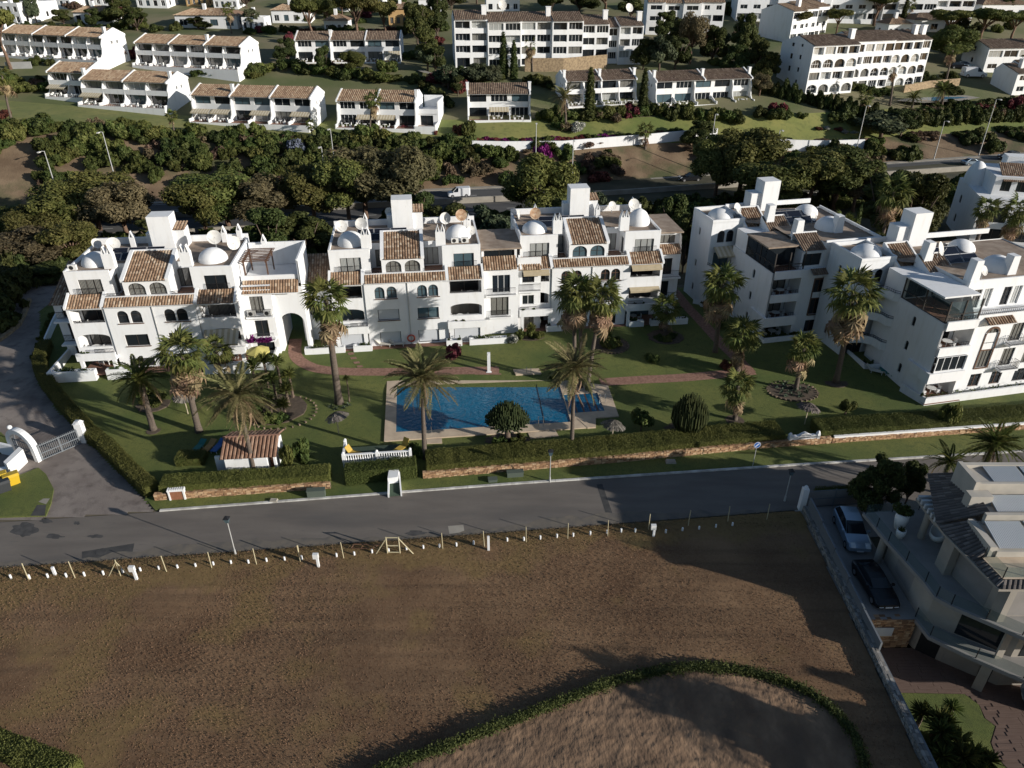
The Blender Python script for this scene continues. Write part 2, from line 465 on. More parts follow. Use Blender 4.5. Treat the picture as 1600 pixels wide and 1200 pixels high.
M['tar'] = mat('tar_patch', (.045,.044,.044), .9, (.07,.068,.066), 1.5, 6)
M['stain'] = mat('oil_stain', (.05,.048,.047), .8, (.085,.08,.077), 2.0, 6)
sheet('road_seam', GP([(932,757),(941,756),(959,808),(949,810)], .0), .005, M['tar'], 'dark tar seam across the near road')
sheet('road_patch', GP([(700,822),(724,820),(726,832),(702,834)], .0), .005, M['concrete'], 'small square concrete patch in the near road')
sheet('road_patch', GP([(128,862),(210,849),(207,864),(180,872),(128,880)], .0), .004, M['tar'], 'faint trench patch in the near road by the drive')
def blob(name, u, v, ru, rv, z, m, seed, n=22):
 r = random.Random(seed); pts = []
 for i in range(n):
  t = 2*math.pi*i/n; k = .65 + .5*r.random()
  pts.append(G(u + ru*k*math.cos(t), v + rv*k*math.sin(t), z))
 return sheet(name, pts, z, m)
for i, (u, v, ru, rv) in enumerate([(38,828,22,11),(72,814,11,4),(85,838,15,4),(150,838,14,3),(650,833,20,4),(120,817,5,3)]):
 blob('road_stain', u, v, ru, rv, .006 + i*.0005, M['stain'], i)
r = random.Random(4); q0 = []; q1 = []
for x in np.arange(-58, 26, .8): q0.append((x, yl(RN, x) + .01)); q1.append((x, yl(RN, x) + .55 + .6*r.random() + .45*math.sin(x*.21)))
mb = MB()
for i in range(len(q0) - 1): mb.poly([(*q0[i], .0065), (*q0[i+1], .0065), (*q1[i+1], .0065), (*q1[i], .0065)])
M['dust'] = mat('road_dust', (.17,.145,.115), 1.0, (.115,.105,.095), 1.2, 7); structure(mb.build('road_dust', M['dust']))
mb = MB(); mb.cyl(0,0,0,.012,.4,n=20)
structure(mb.build('manhole_cover', M['tar'], loc=G(158,862,.003)))

# field: real relief, 13 cm grid
def field(name, x0, x1, y0, y1, step, edge, mats, amp, seed, zb=.1):
 xs = np.arange(x0, x1, step); ys = np.arange(y0, y1, step)
 X, Y = np.meshgrid(xs, ys, indexing='ij')
 Z = zb + amp * ((fbm(X*2.2+300, Y*2.2+300, seed, 3) - .5) + .9*(vnoise(X*6+90, Y*6+70, seed+9) - .5)) + .18*(fbm(X*.12+40, Y*.12+60, seed+20, 3) - .5)
 Z += amp * 1.0 * (vnoise(X*.35+30, Y*2.6+.12*X+11, seed+31) - .5)
 keep, drop = edge(X, Y)
 Z = np.where(drop > 0, zb * (1 - drop) * 0 + Z * (1 - drop) - .03 * drop, Z)
 idx = np.arange(X.size).reshape(X.shape)
 Fq = np.stack([idx[:-1, :-1], idx[1:, :-1], idx[1:, 1:], idx[:-1, 1:]], -1)
 kc = keep[:-1, :-1] & keep[1:, 1:] & keep[:-1, 1:] & keep[1:, :-1]
 Fq = Fq[kc]
 V = np.stack([X, Y, Z], -1).reshape(-1, 3)
 return structure(link(name, npmesh(name, V, Fq, mats, smooth=True)))
rnx = np.array([p[0] for p in RN]); rny = np.array([p[1] for p in RN])
def edge_field(X, Y):
 d = np.interp(X, rnx, rny) - .02 - Y
 return (d > 0) & (X < 24.6 + .025*(Y - 30)), np.clip(1 - d / .6, 0, 1)
def field_mat():
 m, nt, b = newmat('dry_field'); N = nt.nodes; L = nt.links
 setp(b, 'Roughness', 1.0); setp(b, 'Specular IOR Level', .1)
 tc = N.new('ShaderNodeTexCoord')
 def noise(sc, det, stretch=None, ro=.5):
  n = N.new('ShaderNodeTexNoise'); n.inputs['Scale'].default_value = sc; n.inputs['Detail'].default_value = det; n.inputs['Roughness'].default_value = ro
  if stretch:
   mp = N.new('ShaderNodeMapping'); mp.inputs['Scale'].default_value = stretch; mp.inputs['Rotation'].default_value = (0, 0, R(6)); L.new(tc.outputs['Object'], mp.inputs[0]); L.new(mp.outputs[0], n.inputs['Vector'])
  else: L.new(tc.outputs['Object'], n.inputs['Vector'])
  return n.outputs['Fac']
 def mrange(s, a, b_, c=0., d=1.):
  n = N.new('ShaderNodeMapRange'); n.inputs[1].default_value = a; n.inputs[2].default_value = b_; n.inputs[3].default_value = c; n.inputs[4].default_value = d; L.new(s, n.inputs[0]); return n.outputs[0]
 def mix(f, a, b_):
  n = N.new('ShaderNodeMixRGB'); L.new(f, n.inputs[0])
  for s, i in ((a, 1), (b_, 2)):
   if isinstance(s, tuple): n.inputs[i].default_value = (*s, 1)
   else: L.new(s, n.inputs[i])
  return n.outputs[0]
 c = mix(mrange(noise(.16, 6), .35, .65), (.140, .082, .048), (.240, .150, .085))
 c = mix(mrange(noise(1.0, 4, (.05, 1.3, 1)), .45, .7, 0, .55), c, (.10, .063, .04))
 c = mix(mrange(noise(6., 5, None, .7), .45, .8, 0, .5), c, (.30, .21, .13))
 c = mix(mrange(noise(2.2, 7, None, .75), .60, .78, 0, .7), c, (.10, .07, .045))
 # dry grass creeps in from the verge at the road (towards +y) and on the left
 sp = N.new('ShaderNodeSeparateXYZ'); L.new(tc.outputs['Object'], sp.inputs[0])
 ma = N.new('ShaderNodeMath'); ma.operation = 'MULTIPLY_ADD'; ma.inputs[1].default_value = -.104; L.new(sp.outputs['X'], ma.inputs[0]); L.new(sp.outputs['Y'], ma.inputs[2])
 g = mrange(ma.outputs[0], 41.2, 47.0)
 ad = N.new('ShaderNodeMath'); ad.operation = 'ADD'; L.new(g, ad.inputs[0]); L.new(mrange(noise(.22, 6), .35, .7, -.4, .85), ad.inputs[1])
 lx = mrange(sp.outputs['X'], 8, -36, 0, .45); a2 = N.new('ShaderNodeMath'); a2.operation = 'ADD'; L.new(ad.outputs[0], a2.inputs[0]); L.new(lx, a2.inputs[1])
 grass = mix(noise(4.0, 5), (.145, .10, .042), (.28, .19, .088))
 c = mix(mrange(a2.outputs[0], .45, .95, 0, .85), c, grass)
 L.new(c, b.inputs['Base Color'])
 bp = N.new('ShaderNodeBump'); bp.inputs['Strength'].default_value = .45; bp.inputs['Distance'].default_value = .05
 L.new(noise(14., 8, None, .7), bp.inputs['Height']); L.new(bp.outputs[0], b.inputs['Normal'])
 return m
M['field'] = field_mat()
M['mound'] = mat('sandy_mound', (.15,.092,.056), 1.0, (.28,.18,.11), .5, 8, bump=.5, bscale=6, stretch=(1.2,.7,1), extra=[(2.5,(.19,.12,.072),.45,.75),(.35,(.13,.085,.055),.5,.7)])
field('field', -52, 25.7, 17, 50, .12, edge_field, M['field'], .014, 3)
# ---------------------------------------------------------------- building kit
class Bld:
 """one building: an Empty, a wall mesh and lists of windows to hang in its openings"""
 def __init__(s, name, label, loc, rz, cat='apartment building', group=None, wall='white'):
  s.root = thing(name, label, cat, loc, rz, group); s.w = MB(); s.wins = []; s.wall = wall
 def facade(s, x, y, ux, uy, W, z0, z1, ops=(), depth=.2, mi=0):
  """wall W long from (x,y) along (ux,uy), outside to the right-hand normal (uy,-ux); ops: (a,b,c,d,kind,style)"""
  w = s.w
  P = lambda a, z, dd=0.0: (x + ux*a - uy*dd, y + uy*a + ux*dd, z)
  cuts = sorted({0.0, W} | {o[0] for o in ops} | {o[1] for o in ops})
  for a, b in zip(cuts[:-1], cuts[1:]):
   if b - a < 1e-6: continue
   m = (a + b) / 2
   oo = sorted([o for o in ops if o[0] < m < o[1]], key=lambda o: o[2])
   z = z0
   for o in oo:
    if o[2] > z + 1e-6: w.poly([P(a, z), P(b, z), P(b, o[2]), P(a, o[2])], mi)
    z = o[3]
   if z < z1 - 1e-6: w.poly([P(a, z), P(b, z), P(b, z1), P(a, z1)], mi)
  for o in ops:
   a, b, c, d, kind = o[:5]; style = o[5] if len(o) > 5 else None
   dp = o[6] if len(o) > 6 else depth
   if kind == 'arch':
    r = (b - a) / 2; rise = min(r, d - c) if len(o) < 8 else o[7]
    zs = d - rise; n = 10; mid = (a + b) / 2
    arc = [(mid - r*math.cos(math.pi*i/n), zs + rise*math.sin(math.pi*i/n)) for i in range(n + 1)]
    for i in range(n):       # spandrels
     (a0, h0), (a1, h1) = arc[i], arc[i+1]
     w.poly([P(a0, h0), P(a1, h1), P(a1, d), P(a0, d)], mi)
     w.poly([P(a0, h0), P(a0, h0, dp), P(a1, h1, dp), P(a1, h1)], mi)
    top = zs
   else:
    w.poly([P(a, d), P(a, d, dp), P(b, d, dp), P(b, d)], mi); top = d; rise = 0
   w.poly([P(a, c), P(a, top), P(a, top, dp), P(a, c, dp)][::-1], mi)
   w.poly([P(b, c), P(b, c, dp), P(b, top, dp), P(b, top)][::-1], mi)
   w.poly([P(a, c), P(b, c), P(b, c, dp), P(a, c, dp)], mi)
   if style == 'void':
    w.poly([P(a, c, dp), P(b, c, dp), P(b, d, dp), P(a, d, dp)], mi)
   elif style and style != 'open':
    cx, cy, _ = P((a + b) / 2, 0, dp - .03)
    s.wins.append((cx, cy, c, math.atan2(uy, ux), round(b - a, 2), round(d - c, 2), 'arch' if kind == 'arch' else 'rect', style, round(rise, 2)))
 def block(s, x0, x1, y0, y1, z0, z1, f=(), r=(), b=(), l=(), top=True, skip='', mi=0):
  if 'f' not in skip: s.facade(x0, y0, 1, 0, x1 - x0, z0, z1, f, mi=mi)
  if 'r' not in skip: s.facade(x1, y0, 0, 1, y1 - y0, z0, z1, r, mi=mi)
  if 'b' not in skip: s.facade(x1, y1, -1, 0, x1 - x0, z0, z1, b, mi=mi)
  if 'l' not in skip: s.facade(x0, y1, 0, -1, y1 - y0, z0, z1, l, mi=mi)
  if top: s.w.poly([(x0,y0,z1),(x1,y0,z1),(x1,y1,z1),(x0,y1,z1)], mi)
 def parapet(s, x0, x1, y0, y1, z, h=.35, t=.2, sides='frbl'):
  w = s.w
  if 'f' in sides: w.box(x0, x1, y0, y0 + t, z, z + h)
  if 'b' in sides: w.box(x0, x1, y1 - t, y1, z, z + h)
  if 'l' in sides: w.box(x0, x0 + t, y0 + t + .003, y1 - t - .003, z, z + h)
  if 'r' in sides: w.box(x1 - t, x1, y0 + t + .003, y1 - t - .003, z, z + h)
 def finish(s):
  s.walls = s.w.build('wall', M[s.wall], s.root)
  for i, wn in enumerate(s.wins): window(s.root, *wn)
WIN_CACHE = {}
STY = {  # frame material, pane material, number of leaves
 'dark': ('frame_dark', 'glass', 2), 'dark1': ('frame_dark', 'glass', 1), 'brown': ('frame_brown', 'glass', 2), 'blue': ('frame_dark', 'glass_blue', 2),
 'curt': ('frame_dark', 'curtain', 3), 'half': ('frame_dark', 'curtain2', 3), 'white': ('frame_white', 'glass', 2), 'white3': ('frame_white', 'glass', 4), 'whitec': ('frame_white', 'curtain', 3),
 'whiteb': ('frame_white', 'glass_blue', 3), 'shut': ('frame_dark', 'shutter', 1), 'french': ('frame_white', 'glass', 3), 'slit': ('frame_dark', 'glass', 1)}
def window_mesh(w, h, kind, style, rise):
 key = (w, h, kind, style, rise)
 if key in WIN_CACHE: return WIN_CACHE[key]
 fm, pm, n = STY[style]; t = .07 if fm != 'frame_white' else .06
 f = MB(); p = MB()
 hs = h - rise
 f.box(-w/2, w/2, -.05, 0, 0, t); f.box(-w/2, -w/2 + t, -.05, 0, t, hs); f.box(w/2 - t, w/2, -.05, 0, t, hs)
 for i in range(1, n):
  x = -w/2 + w*i/n; f.box(x - t*.5, x + t*.5, -.045, -.003, t, hs + (rise * .9 if kind == 'arch' else 0) - t)
 if kind == 'rect':
  f.box(-w/2, w/2, -.05, 0, h - t, h)
  p.poly([(-w/2, -.012, 0), (w/2, -.012, 0), (w/2, -.012, h), (-w/2, -.012, h)])
 else:
  r = w/2; m = 10
  arc = [(-r*math.cos(math.pi*i/m), hs + rise*math.sin(math.pi*i/m)) for i in range(m + 1)]
  p.poly([(-r, -.012, 0), (r, -.012, 0)] + [(x, -.012, z) for x, z in arc[::-1]])
  for (x0, z0), (x1, z1) in zip(arc[:-1], arc[1:]):
   k = 1 - t/r
   i0 = (x0*k, hs + (z0-hs)*k); i1 = (x1*k, hs + (z1-hs)*k)
   f.poly([(x0,-.05,z0),(x1,-.05,z1),(i1[0],-.05,i1[1]),(i0[0],-.05,i0[1])]); f.poly([(i0[0],-.05,i0[1]),(i1[0],-.05,i1[1]),(i1[0],0,i1[1]),(i0[0],0,i0[1])])
  f.box(-w/2 + t, w/2 - t, -.04, -.004, hs - .03, hs + .03)
 WIN_CACHE[key] = (f.mesh('window', M[fm]), p.mesh('pane', M[pm]))
 return WIN_CACHE[key]
def window(root, x, y, z, ang, w, h, kind, style, rise):
 fme, pme = window_mesh(w, h, kind, style, rise)
 o = link('window', fme, root, (x, y, z), ang)
 link('pane', pme, o)
 return o

def tiles(name, root, quad, m='tile', tw=.30, tl=.42, seed=0, r=.085, caps=True):
 """barrel tiles laid on the sloping quad (eave left, eave right, ridge right, ridge left): every tile real, joined"""
 A, B, C, D = [Vector(p) for p in quad]
 nc = max(2, int(round((B - A).length / tw))); nr = max(1, int(round((D - A).length / tl)))
 nrm = (B - A).cross(D - A).normalized()
 if nrm.z < 0: nrm = -nrm
 V = []; F = []; S = []
 rr = random.Random(seed)
 def pt(u, v): return A*(1-u)*(1-v) + B*u*(1-v) + C*u*v + D*(1-u)*v
 # base sheet (channel tiles)
 for j in range(nr):
  n = len(V); h = .02
  V += [pt(0, j/nr) + nrm*h, pt(1, j/nr) + nrm*h, pt(1, (j+1)/nr), pt(0, (j+1)/nr)]
  F.append((n, n+1, n+2, n+3)); S.append(.08)
 for i in range(nc):
  cshift = rr.gauss(0, .07)
  for j in range(nr):
   u0 = (i + .12) / nc; u1 = (i + .88) / nc; v0 = max(0, (j - .12) / nr); v1 = (j + 1) / nr
   um = (u0 + u1) / 2; q = (u1 - u0) * .25
   lift = rr.uniform(.0, .012)
   n = len(V)
   for v, e in ((v0, .02 + lift), (v1, 0.0)):
    V += [pt(u0, v) + nrm*e, pt(u0 + q, v) + nrm*(r*.8 + e), pt(u1 - q, v) + nrm*(r*.8 + e), pt(u1, v) + nrm*e]
   F += [(n, n+1, n+5, n+4), (n+1, n+2, n+6, n+5), (n+2, n+3, n+7, n+6), (n, n+3, n+2, n+1)]
   s = min(1, max(.12, rr.gauss(.52, .2) + cshift)); S += [s, s, s, .02]
 me = bpy.data.meshes.new(name)
 me.from_pydata([tuple(v) for v in V], [], F); me.materials.append(M[m])
 at = me.attributes.new('shade', 'FLOAT', 'FACE'); at.data.foreach_set('value', S)
 o = link(name, me, root); o['kind'] = 'stuff'
 return o
def railing(root, pts, z, h=.9, step=.14, name='railing', m='rail', r=.02):
 mb = MB()
 for (x0, y0), (x1, y1) in zip(pts[:-1], pts[1:]):
  L = math.hypot(x1-x0, y1-y0); n = max(1, int(L/step)); ux, uy = (x1-x0)/L, (y1-y0)/L
  for zz in (z + .08, z + h): mb.obox(((x0+x1)/2, (y0+y1)/2), (ux,uy), (-uy,ux), L/2, r, zz - r, zz + r)
  for i in range(n + 1):
   a = L*i/n; mb.obox((x0+ux*a, y0+uy*a), (ux,uy), (-uy,ux), r*.6, r*.6, z, z + h - r - .002)
 return mb.build(name, M[m], root)
def chimney(root, x, y, z, w=1.15, d=.75, h=1.7):
 """white stack with two pierced gabled caps"""
 mb = MB(); mb.box(x - w/2, x + w/2, y - d/2, y + d/2, z, z + h)
 for cx in (x - w/4, x + w/4):
  a = w/4 - .02; t = z + h
  for yy in (y - d/2 + .05, y + d/2 - .05):
   mb.poly([(cx-a, yy, t), (cx-a*.45, yy, t), (cx-.06, yy, t+.45), (cx, yy, t+.8)])
   mb.poly([(cx+a, yy, t), (cx+a*.45, yy, t), (cx+.06, yy, t+.45), (cx, yy, t+.8)])
  for sg in (-1, 1):
   mb.poly([(cx+sg*a, y-d/2+.05, t), (cx+sg*a, y+d/2-.05, t), (cx, y+d/2-.05, t+.8), (cx, y-d/2+.05, t+.8)])
   mb.poly([(cx+sg*a*.45, y-d/2+.05, t), (cx+sg*a*.45, y+d/2-.05, t), (cx+sg*.05, y+d/2-.05, t+.45), (cx+sg*.05, y-d/2+.05, t+.45)])
 return mb.build('chimney', M['white'], root)
def vent(root, x, y, z, h=1.2):
 mb = MB(); mb.box(x-.28, x+.28, y-.25, y+.25, z, z+h)
 for sg in (-1, 1):
  mb.poly([(x+sg*.28, y-.25, z+h), (x+sg*.28, y+.25, z+h), (x, y+.25, z+h+.75), (x, y-.25, z+h+.75)])
  for yy in (y-.25, y+.25): mb.poly([(x+sg*.28, yy, z+h), (x+sg*.13, yy, z+h), (x+sg*.04, yy, z+h+.4), (x, yy, z+h+.75)])
 return mb.build('roof_vent', M['white'], root)
def dish(root, x, y, z, r=.75, az=0.0, el=35, m='dish', pole=.8):
 """satellite dish: pole, bowl and feed arm, facing azimuth az (0 = -y)"""
 o = MB(); o.cyl(x, y, z, z + pole, .05, n=6)
 pl = o.build('satellite_dish', M['metal'], root)
 b = MB(); rings = []
 rot = Matrix.Rotation(az, 4, 'Z') @ Matrix.Rotation(R(90 - el), 4, 'X')
 for k in range(5):
  q = r*k/4 if k else .02
  rings.append([rot @ Vector((q*math.cos(2*math.pi*i/16), q*math.sin(2*math.pi*i/16), .22*r*(k/4)**2)) for i in range(16)])
 b.loft(rings, 0, cap=False)
 b.tube([rot @ Vector((0, -r*.9, .15*r)), rot @ Vector((0, 0, r*.9))], .02, 5)
 b.build('dish_bowl', M[m], pl, smooth=True, loc=(x, y, z + pole))
 return pl
def ac_unit(root, x, y, z, w=.85, rz=0.0):
 mb = MB(); mb.box(-w/2, w/2, -.16, .16, .04, .64); mb.box(-w/2+.08, -w/2+.16, -.13, .13, 0, .04); mb.box(w/2-.16, w/2-.08, -.13, .13, 0, .04)
 o = mb.build('air_conditioner', M['ac'], root, loc=(x, y, z), rz=rz)
 f = MB(); f.poly([(-.1 + .24*math.cos(t), -.165, .34 + .24*math.sin(t)) for t in [2*math.pi*i/14 for i in range(14)]])
 f.build('fan_grille', M['black'], o)
 return o
def solar(root, x, y, z, w=1.9, h=1.15, tilt=32, rz=0.0):
 mb = MB(); rot = Matrix.Rotation(R(tilt), 4, 'X')
 q = [rot @ Vector(p) for p in ((-w/2, 0, .12), (w/2, 0, .12), (w/2, h, .12), (-w/2, h, .12))]
 q2 = [p + rot @ Vector((0, 0, -.07)) for p in q]
 mb.loft([q2, q])
 o = mb.build('solar_panel', M['solar'], root, loc=(x, y, z), rz=rz)
 f = MB()
 for sx in (-w/2 + .1, w/2 - .1):
  top = rot @ Vector((sx, h - .05, .05)); f.tube([(sx, top.y, 0), top], .025, 4); f.tube([(sx, .03, 0), (sx, .03, .06)], .025, 4)
 for a, b in ((0, 1), (1, 2), (2, 3), (3, 0)): f.tube([q[a], q[b]], .025, 4)
 f.build('panel_frame', M['metal'], o)
 return o
def awning(root, x0, x1, y, z, out=1.6, drop=.6, m='awning', style=True):
 mb = MB(); n = max(2, int((x1-x0)/.3))
 for i in range(n):
  a = x0 + (x1-x0)*i/n; b = x0 + (x1-x0)*(i+1)/n
  mb.poly([(a, y-out, z-drop), (b, y-out, z-drop), (b, y, z), (a, y, z)], i % 2 if style else 0)
  mb.poly([(a, y-out, z-drop-.18), (b, y-out, z-drop-.18), (b, y-out, z-drop), (a, y-out, z-drop)], i % 2 if style else 0)
 mb.tube([(x0, y-out, z-drop), (x1, y-out, z-drop)], .04, 5, 0)
 return mb.build('awning', [M[m], M['awning2']], root)
M['awning2'] = mat('beige_awning_stripe', (.60,.54,.42), .9)
M['plant'] = leafmat('potted_plant', (.02,.04,.012), (.08,.10,.03))
def leaf_cloud(pts, nrm, size, seed, aspect=1.6, jitter=.8):
 """numpy: one quad leaf at each point; returns V, F"""
 r = np.random.default_rng(seed); n = len(pts)
 d = nrm + r.normal(0, jitter, (n, 3)); d /= np.linalg.norm(d, axis=1)[:, None] + 1e-9
 t = r.normal(0, 1, (n, 3)); a = np.cross(d, t); a /= np.linalg.norm(a, axis=1)[:, None] + 1e-9
 b = np.cross(d, a); s = size * r.uniform(.6, 1.35, n)[:, None]
 a = a * s; b = b * s * aspect
 V = np.stack([pts - b, pts + a*.8, pts + b, pts - a*.8], 1).reshape(-1, 3)
 return V, np.arange(4*n).reshape(n, 4)
def potted(root, x0, x1, y0, y1, z, n, seed, m='plant', h=.35, size=.09, name='plants'):
 r = np.random.default_rng(seed); cl = r.uniform(0, 1, (max(3, int((x1-x0)*2)), 2))
 c = cl[r.integers(0, len(cl), n)]
 P = np.stack([x0 + (x1-x0)*np.clip(c[:,0] + r.normal(0,.05,n),0,1), y0 + (y1-y0)*c[:,1], z + np.abs(r.normal(0, h*.5, n))], 1)
 V, F = leaf_cloud(P, np.array([[0,-.3,.6]]), size, seed)
 o = link(name, npmesh(name, V, F, M[m], r.uniform(0,1,n)), root); o['kind'] = 'stuff'
 return o

# ---------------------------------------------------------------- the three front apartment units
def terrace_bay(B, x0, x1, side, st, depth=2.4, shut=False):
 """recessed balconies on two floors over an open ground floor; side = which end is outer"""
 w = B.w; y0 = .15
 s0, s1, s2 = st
 B.facade(x0, depth, 1, 0, x1 - x0, 0, 9, [(.5, x1-x0-.5, .05, 2.4, 'rect', s0), (.45, x1-x0-.45, 3.1, 5.4, 'rect', s1), (.45, x1-x0-.45, 6.1, 8.4, 'rect', s2)])
 W = x1 - x0
 B.facade(x0, y0, 1, 0, W, 2.75, 9.0, [(.3, W-.3, 3.98, 5.55, 'arch', 'open', .25, .45), (.3, W-.3, 6.9, 8.45, 'rect', 'open', .25)])
 for xa, xb in ((x0, x0 + .24), (x1 - .24, x1)):
  w.box(xa + (.003 if xa == x0 else 0), xb - (.003 if xb == x1 else 0), y0 + .253, depth - .003, 2.8, 8.95)
 for z in (2.75, 5.75): w.box(x0 + .245, x1 - .245, y0 + .25, depth - .004, z, z + .25)
 w.box(x0, x1, y0 + .25, depth - .004, 8.96, 9.0)
 # projecting first-floor terrace with planter front
 w.box(x0 - .1, x1 + .1, -.75, y0 - .003, 2.7, 3.0); w.box(x0 - .1, x1 + .1, -.75, -.5, 3.003, 3.6)
 if shut:
  B.facade(x0 + .1, -.35, 1, 0, x1 - x0 - .2, -.1, 2.7, [(.5, x1-x0-.7, .75, 2.5, 'rect', 'shut')])
 else:
  w.box(x0 + .1, x0 + .45, -.7, -.35, 0, 2.69); w.box(x1 - .45, x1 - .1, -.7, -.35, 0, 2.69)
def planter(B, x0, x1, y0, y1, h=.75):
 w = B.w
 w.box(x0, x1, y0, y0 + .18, -.05, h); w.box(x0, x1, y1 - .18, y1, -.05, h)
 w.box(x0, x0 + .18, y0 + .183, y1 - .183, -.05, h); w.box(x1 - .18, x1, y0 + .183, y1 - .183, -.05, h)
 w.box(x0 + .19, x1 - .19, y0 + .19, y1 - .19, -.05, h - .12)
def make_unit(label, loc, rz, cfg):
 B = Bld('apartment_block', label, loc, rz, 'apartment block', 'white apartment blocks round the pool garden')
 w = B.w; root = B.root; c = cfg
 # central bay
 f = []
 for a in (1.3, 5.9): f.append((a, a + 2.5, max(.75, c['gz'] + .15), 2.4, 'rect', c['gw']))
 for a, s in ((1.3, c['m'][0]), (6.0, c['m'][1])): f.append((a, a + 2.5, 3.95, 5.35, 'rect', s))
 for a in (1.15, 2.55, 6.1, 7.4): f.append((a, a + 1.15, 6.75, 8.25, 'arch', c['a']))
 B.block(4, 13.6, 0, 11, 0, 9, f=f, skip='lr')
 for x0, x1, y0, z0 in [(3.9 + a, 4 + a + 2.6, -.1, 3.86) for a in (1.3, 6.0)] + [(4 + a, 4 + a + 2.75, -.09, 6.66) for a in (1.05, 6.0)]:
  sill = MB(); sill.box(x0, x1, y0, .1, z0, z0 + .085); sill.build('window_sill', M['frame_brown'], root)
 pipe = MB(); pipe.tube([(9.0, -.07, 0), (9.0, -.07, 8.7)], .05, 6); pipe.build('drain_pipe', M['galv'], root)
 terrace_bay(B, 0, 4, 'l', c['l'], shut=c['g']=='shut'); terrace_bay(B, 13.6, 18, 'r', c['r'], shut=c['g']=='shut')
 B.facade(0, 11, 0, -1, 8.6, 0, 9, [(3.4, 4.3, 1, 2.2, 'rect', 'dark1'), (3.4, 4.3, 4, 5.2, 'rect', 'dark1'), (3.4, 4.3, 7, 8.2, 'rect', 'dark1')]); B.facade(18, 2.4, 0, 1, 8.6, 0, 9)
 B.facade(4, 11, -1, 0, 4, 0, 9); B.facade(18, 11, -1, 0, 4.4, 0, 9)
 w.poly([(0, 2.4, 9), (4, 2.4, 9), (4, 11, 9), (0, 11, 9)]); w.poly([(13.6, 2.4, 9), (18, 2.4, 9), (18, 11, 9), (13.6, 11, 9)])
 # tile strips over the bays and along the central bay, low parapets behind them
 for i, (x0, x1, y0, y1, z0, z1) in enumerate(((.25, 3.75, -.25, 1.45, 8.75, 9.75), (4.12, 13.48, -.38, .75, 8.85, 9.5), (13.85, 17.75, -.25, 1.45, 8.75, 9.75))):
  tiles('tile_strip', root, [(x0, y0, z0), (x1, y0, z0), (x1, y1, z1), (x0, y1, z1)], seed=i + c['seed'])
  w.poly([(x0, y0, z0-.06), (x1, y0, z0-.06), (x1, y1, z1-.06), (x0, y1, z1-.06)])
 for x0, x1 in ((0, .25), (3.75, 4.1), (13.5, 13.85), (17.75, 18)):   # stepped gable edges of the strips
  w.poly([(x0, -.25, 8.7), (x0, 1.5, 8.7), (x0, 1.5, 10.0), (x0, -.25, 9.0)][::-1]); w.poly([(x1, -.25, 8.7), (x1, 1.5, 8.7), (x1, 1.5, 10.0), (x1, -.25, 9.0)])
  w.poly([(x0, -.25, 9.0), (x1, -.25, 9.0), (x1, 1.5, 10.0), (x0, 1.5, 10.0)]); w.poly([(x0, -.25, 8.7), (x1, -.25, 8.7), (x1, -.25, 9.0), (x0, -.25, 9.0)])
 w.box(4.11, 13.49, .76, .95, 9.003, 9.62)
 # penthouse
 px = c.get('pw', 4.9)
 B.block(.25, px, 1.65, 10.95, 9.003, 12.1, f=[(1.2, 3.6, 9.35, 11.35, 'rect', c['p'][0])], r=[(.9, 2.0, 9.2, 11.3, 'rect', 'half')], l=[(4.6, 5.6, 9.8, 11.1, 'arch', 'slit')], top=False)
 B.block(18.2 - px, 17.8, 1.65, 10.95, 9.003, 12.1, f=[(1.3, 3.7, 9.35, 11.3, 'rect', c['p'][1])], l=[(7.6, 8.7, 9.2, 11.3, 'rect', 'dark1')], top=False)
 B.facade(px, 4.2, 1, 0, 18.2 - 2*px, 9.003, 12.1, [(.5, 2.3, 9.1, 11.3, 'rect', c['q'][0]), (18.2-2*px-2.4, 18.2-2*px-.4, 9.1, 11.3, 'rect', c['q'][1])])
 B.facade(18.2 - px, 10.95, -1, 0, 18.2 - 2*px, 9.003, 12.1)
 # dormer with two arches and its own tiled roof
 dx = c.get('dx', 6.2); dw = 4.9
 B.block(dx, dx + dw, 1.0, 4.19, 9.003, 11.3, f=[(.45, 2.25, 9.6, 11.0, 'arch', c['d'], .2, .7), (2.65, 4.45, 9.6, 11.0, 'arch', c['d'], .2, .7)], skip='b', top=False)
 y0, y1, z0, z1 = .8, 5.4, 11.35, 13.0
 tiles('tile_roof', root, [(dx + .32, y0 - .15, z0 - .05), (dx + dw - .32, y0 - .15, z0 - .05), (dx + dw - .32, y1, z1), (dx + .32, y1, z1)], seed=9 + c['seed'])
 for xa, xb in ((dx - .08, dx + .32), (dx + dw - .32, dx + dw + .08)):
  a = [(xa, y0, 11.2), (xa, y1, 11.2), (xa, y1, z1 + .18), (xa, y0, z0 + .2)]; b = [(xb, p[1], p[2]) for p in a]
  w.poly(a[::-1]); w.poly(b); w.poly([a[3], b[3], b[2], a[2]]); w.poly([a[0], b[0], b[3], a[3]]); w.poly([a[2], b[2], b[1], a[1]])
 w.poly([(dx + .32, y0, z0 - .1), (dx + dw - .32, y0, z0 - .1), (dx + dw - .32, y1, z1 - .06), (dx + .32, y1, z1 - .06)])
 w.box(dx - .08, dx + dw + .08, y1 + .003, y1 + .2, 12.0, z1 + .18)
 # roof deck, parapets, tower
 dk = MB(); dk.poly([(.3, 1.7, 12.11), (px - .02, 1.7, 12.11), (px - .02, 4.25, 12.11), (18.22 - px, 4.25, 12.11), (18.22 - px, 1.7, 12.11), (17.75, 1.7, 12.11), (17.75, 10.9, 12.11), (.3, 10.9, 12.11)])
 dk.build('roof_deck', M['deck'], root)
 B.parapet(.25, 17.8, 10.72, 10.95, 12.1, .75, .22, 'b'); w.box(.25, .45, 1.65, 10.7, 12.1, 12.4); w.box(17.6, 17.8, 1.65, 10.7, 12.1, 12.4)
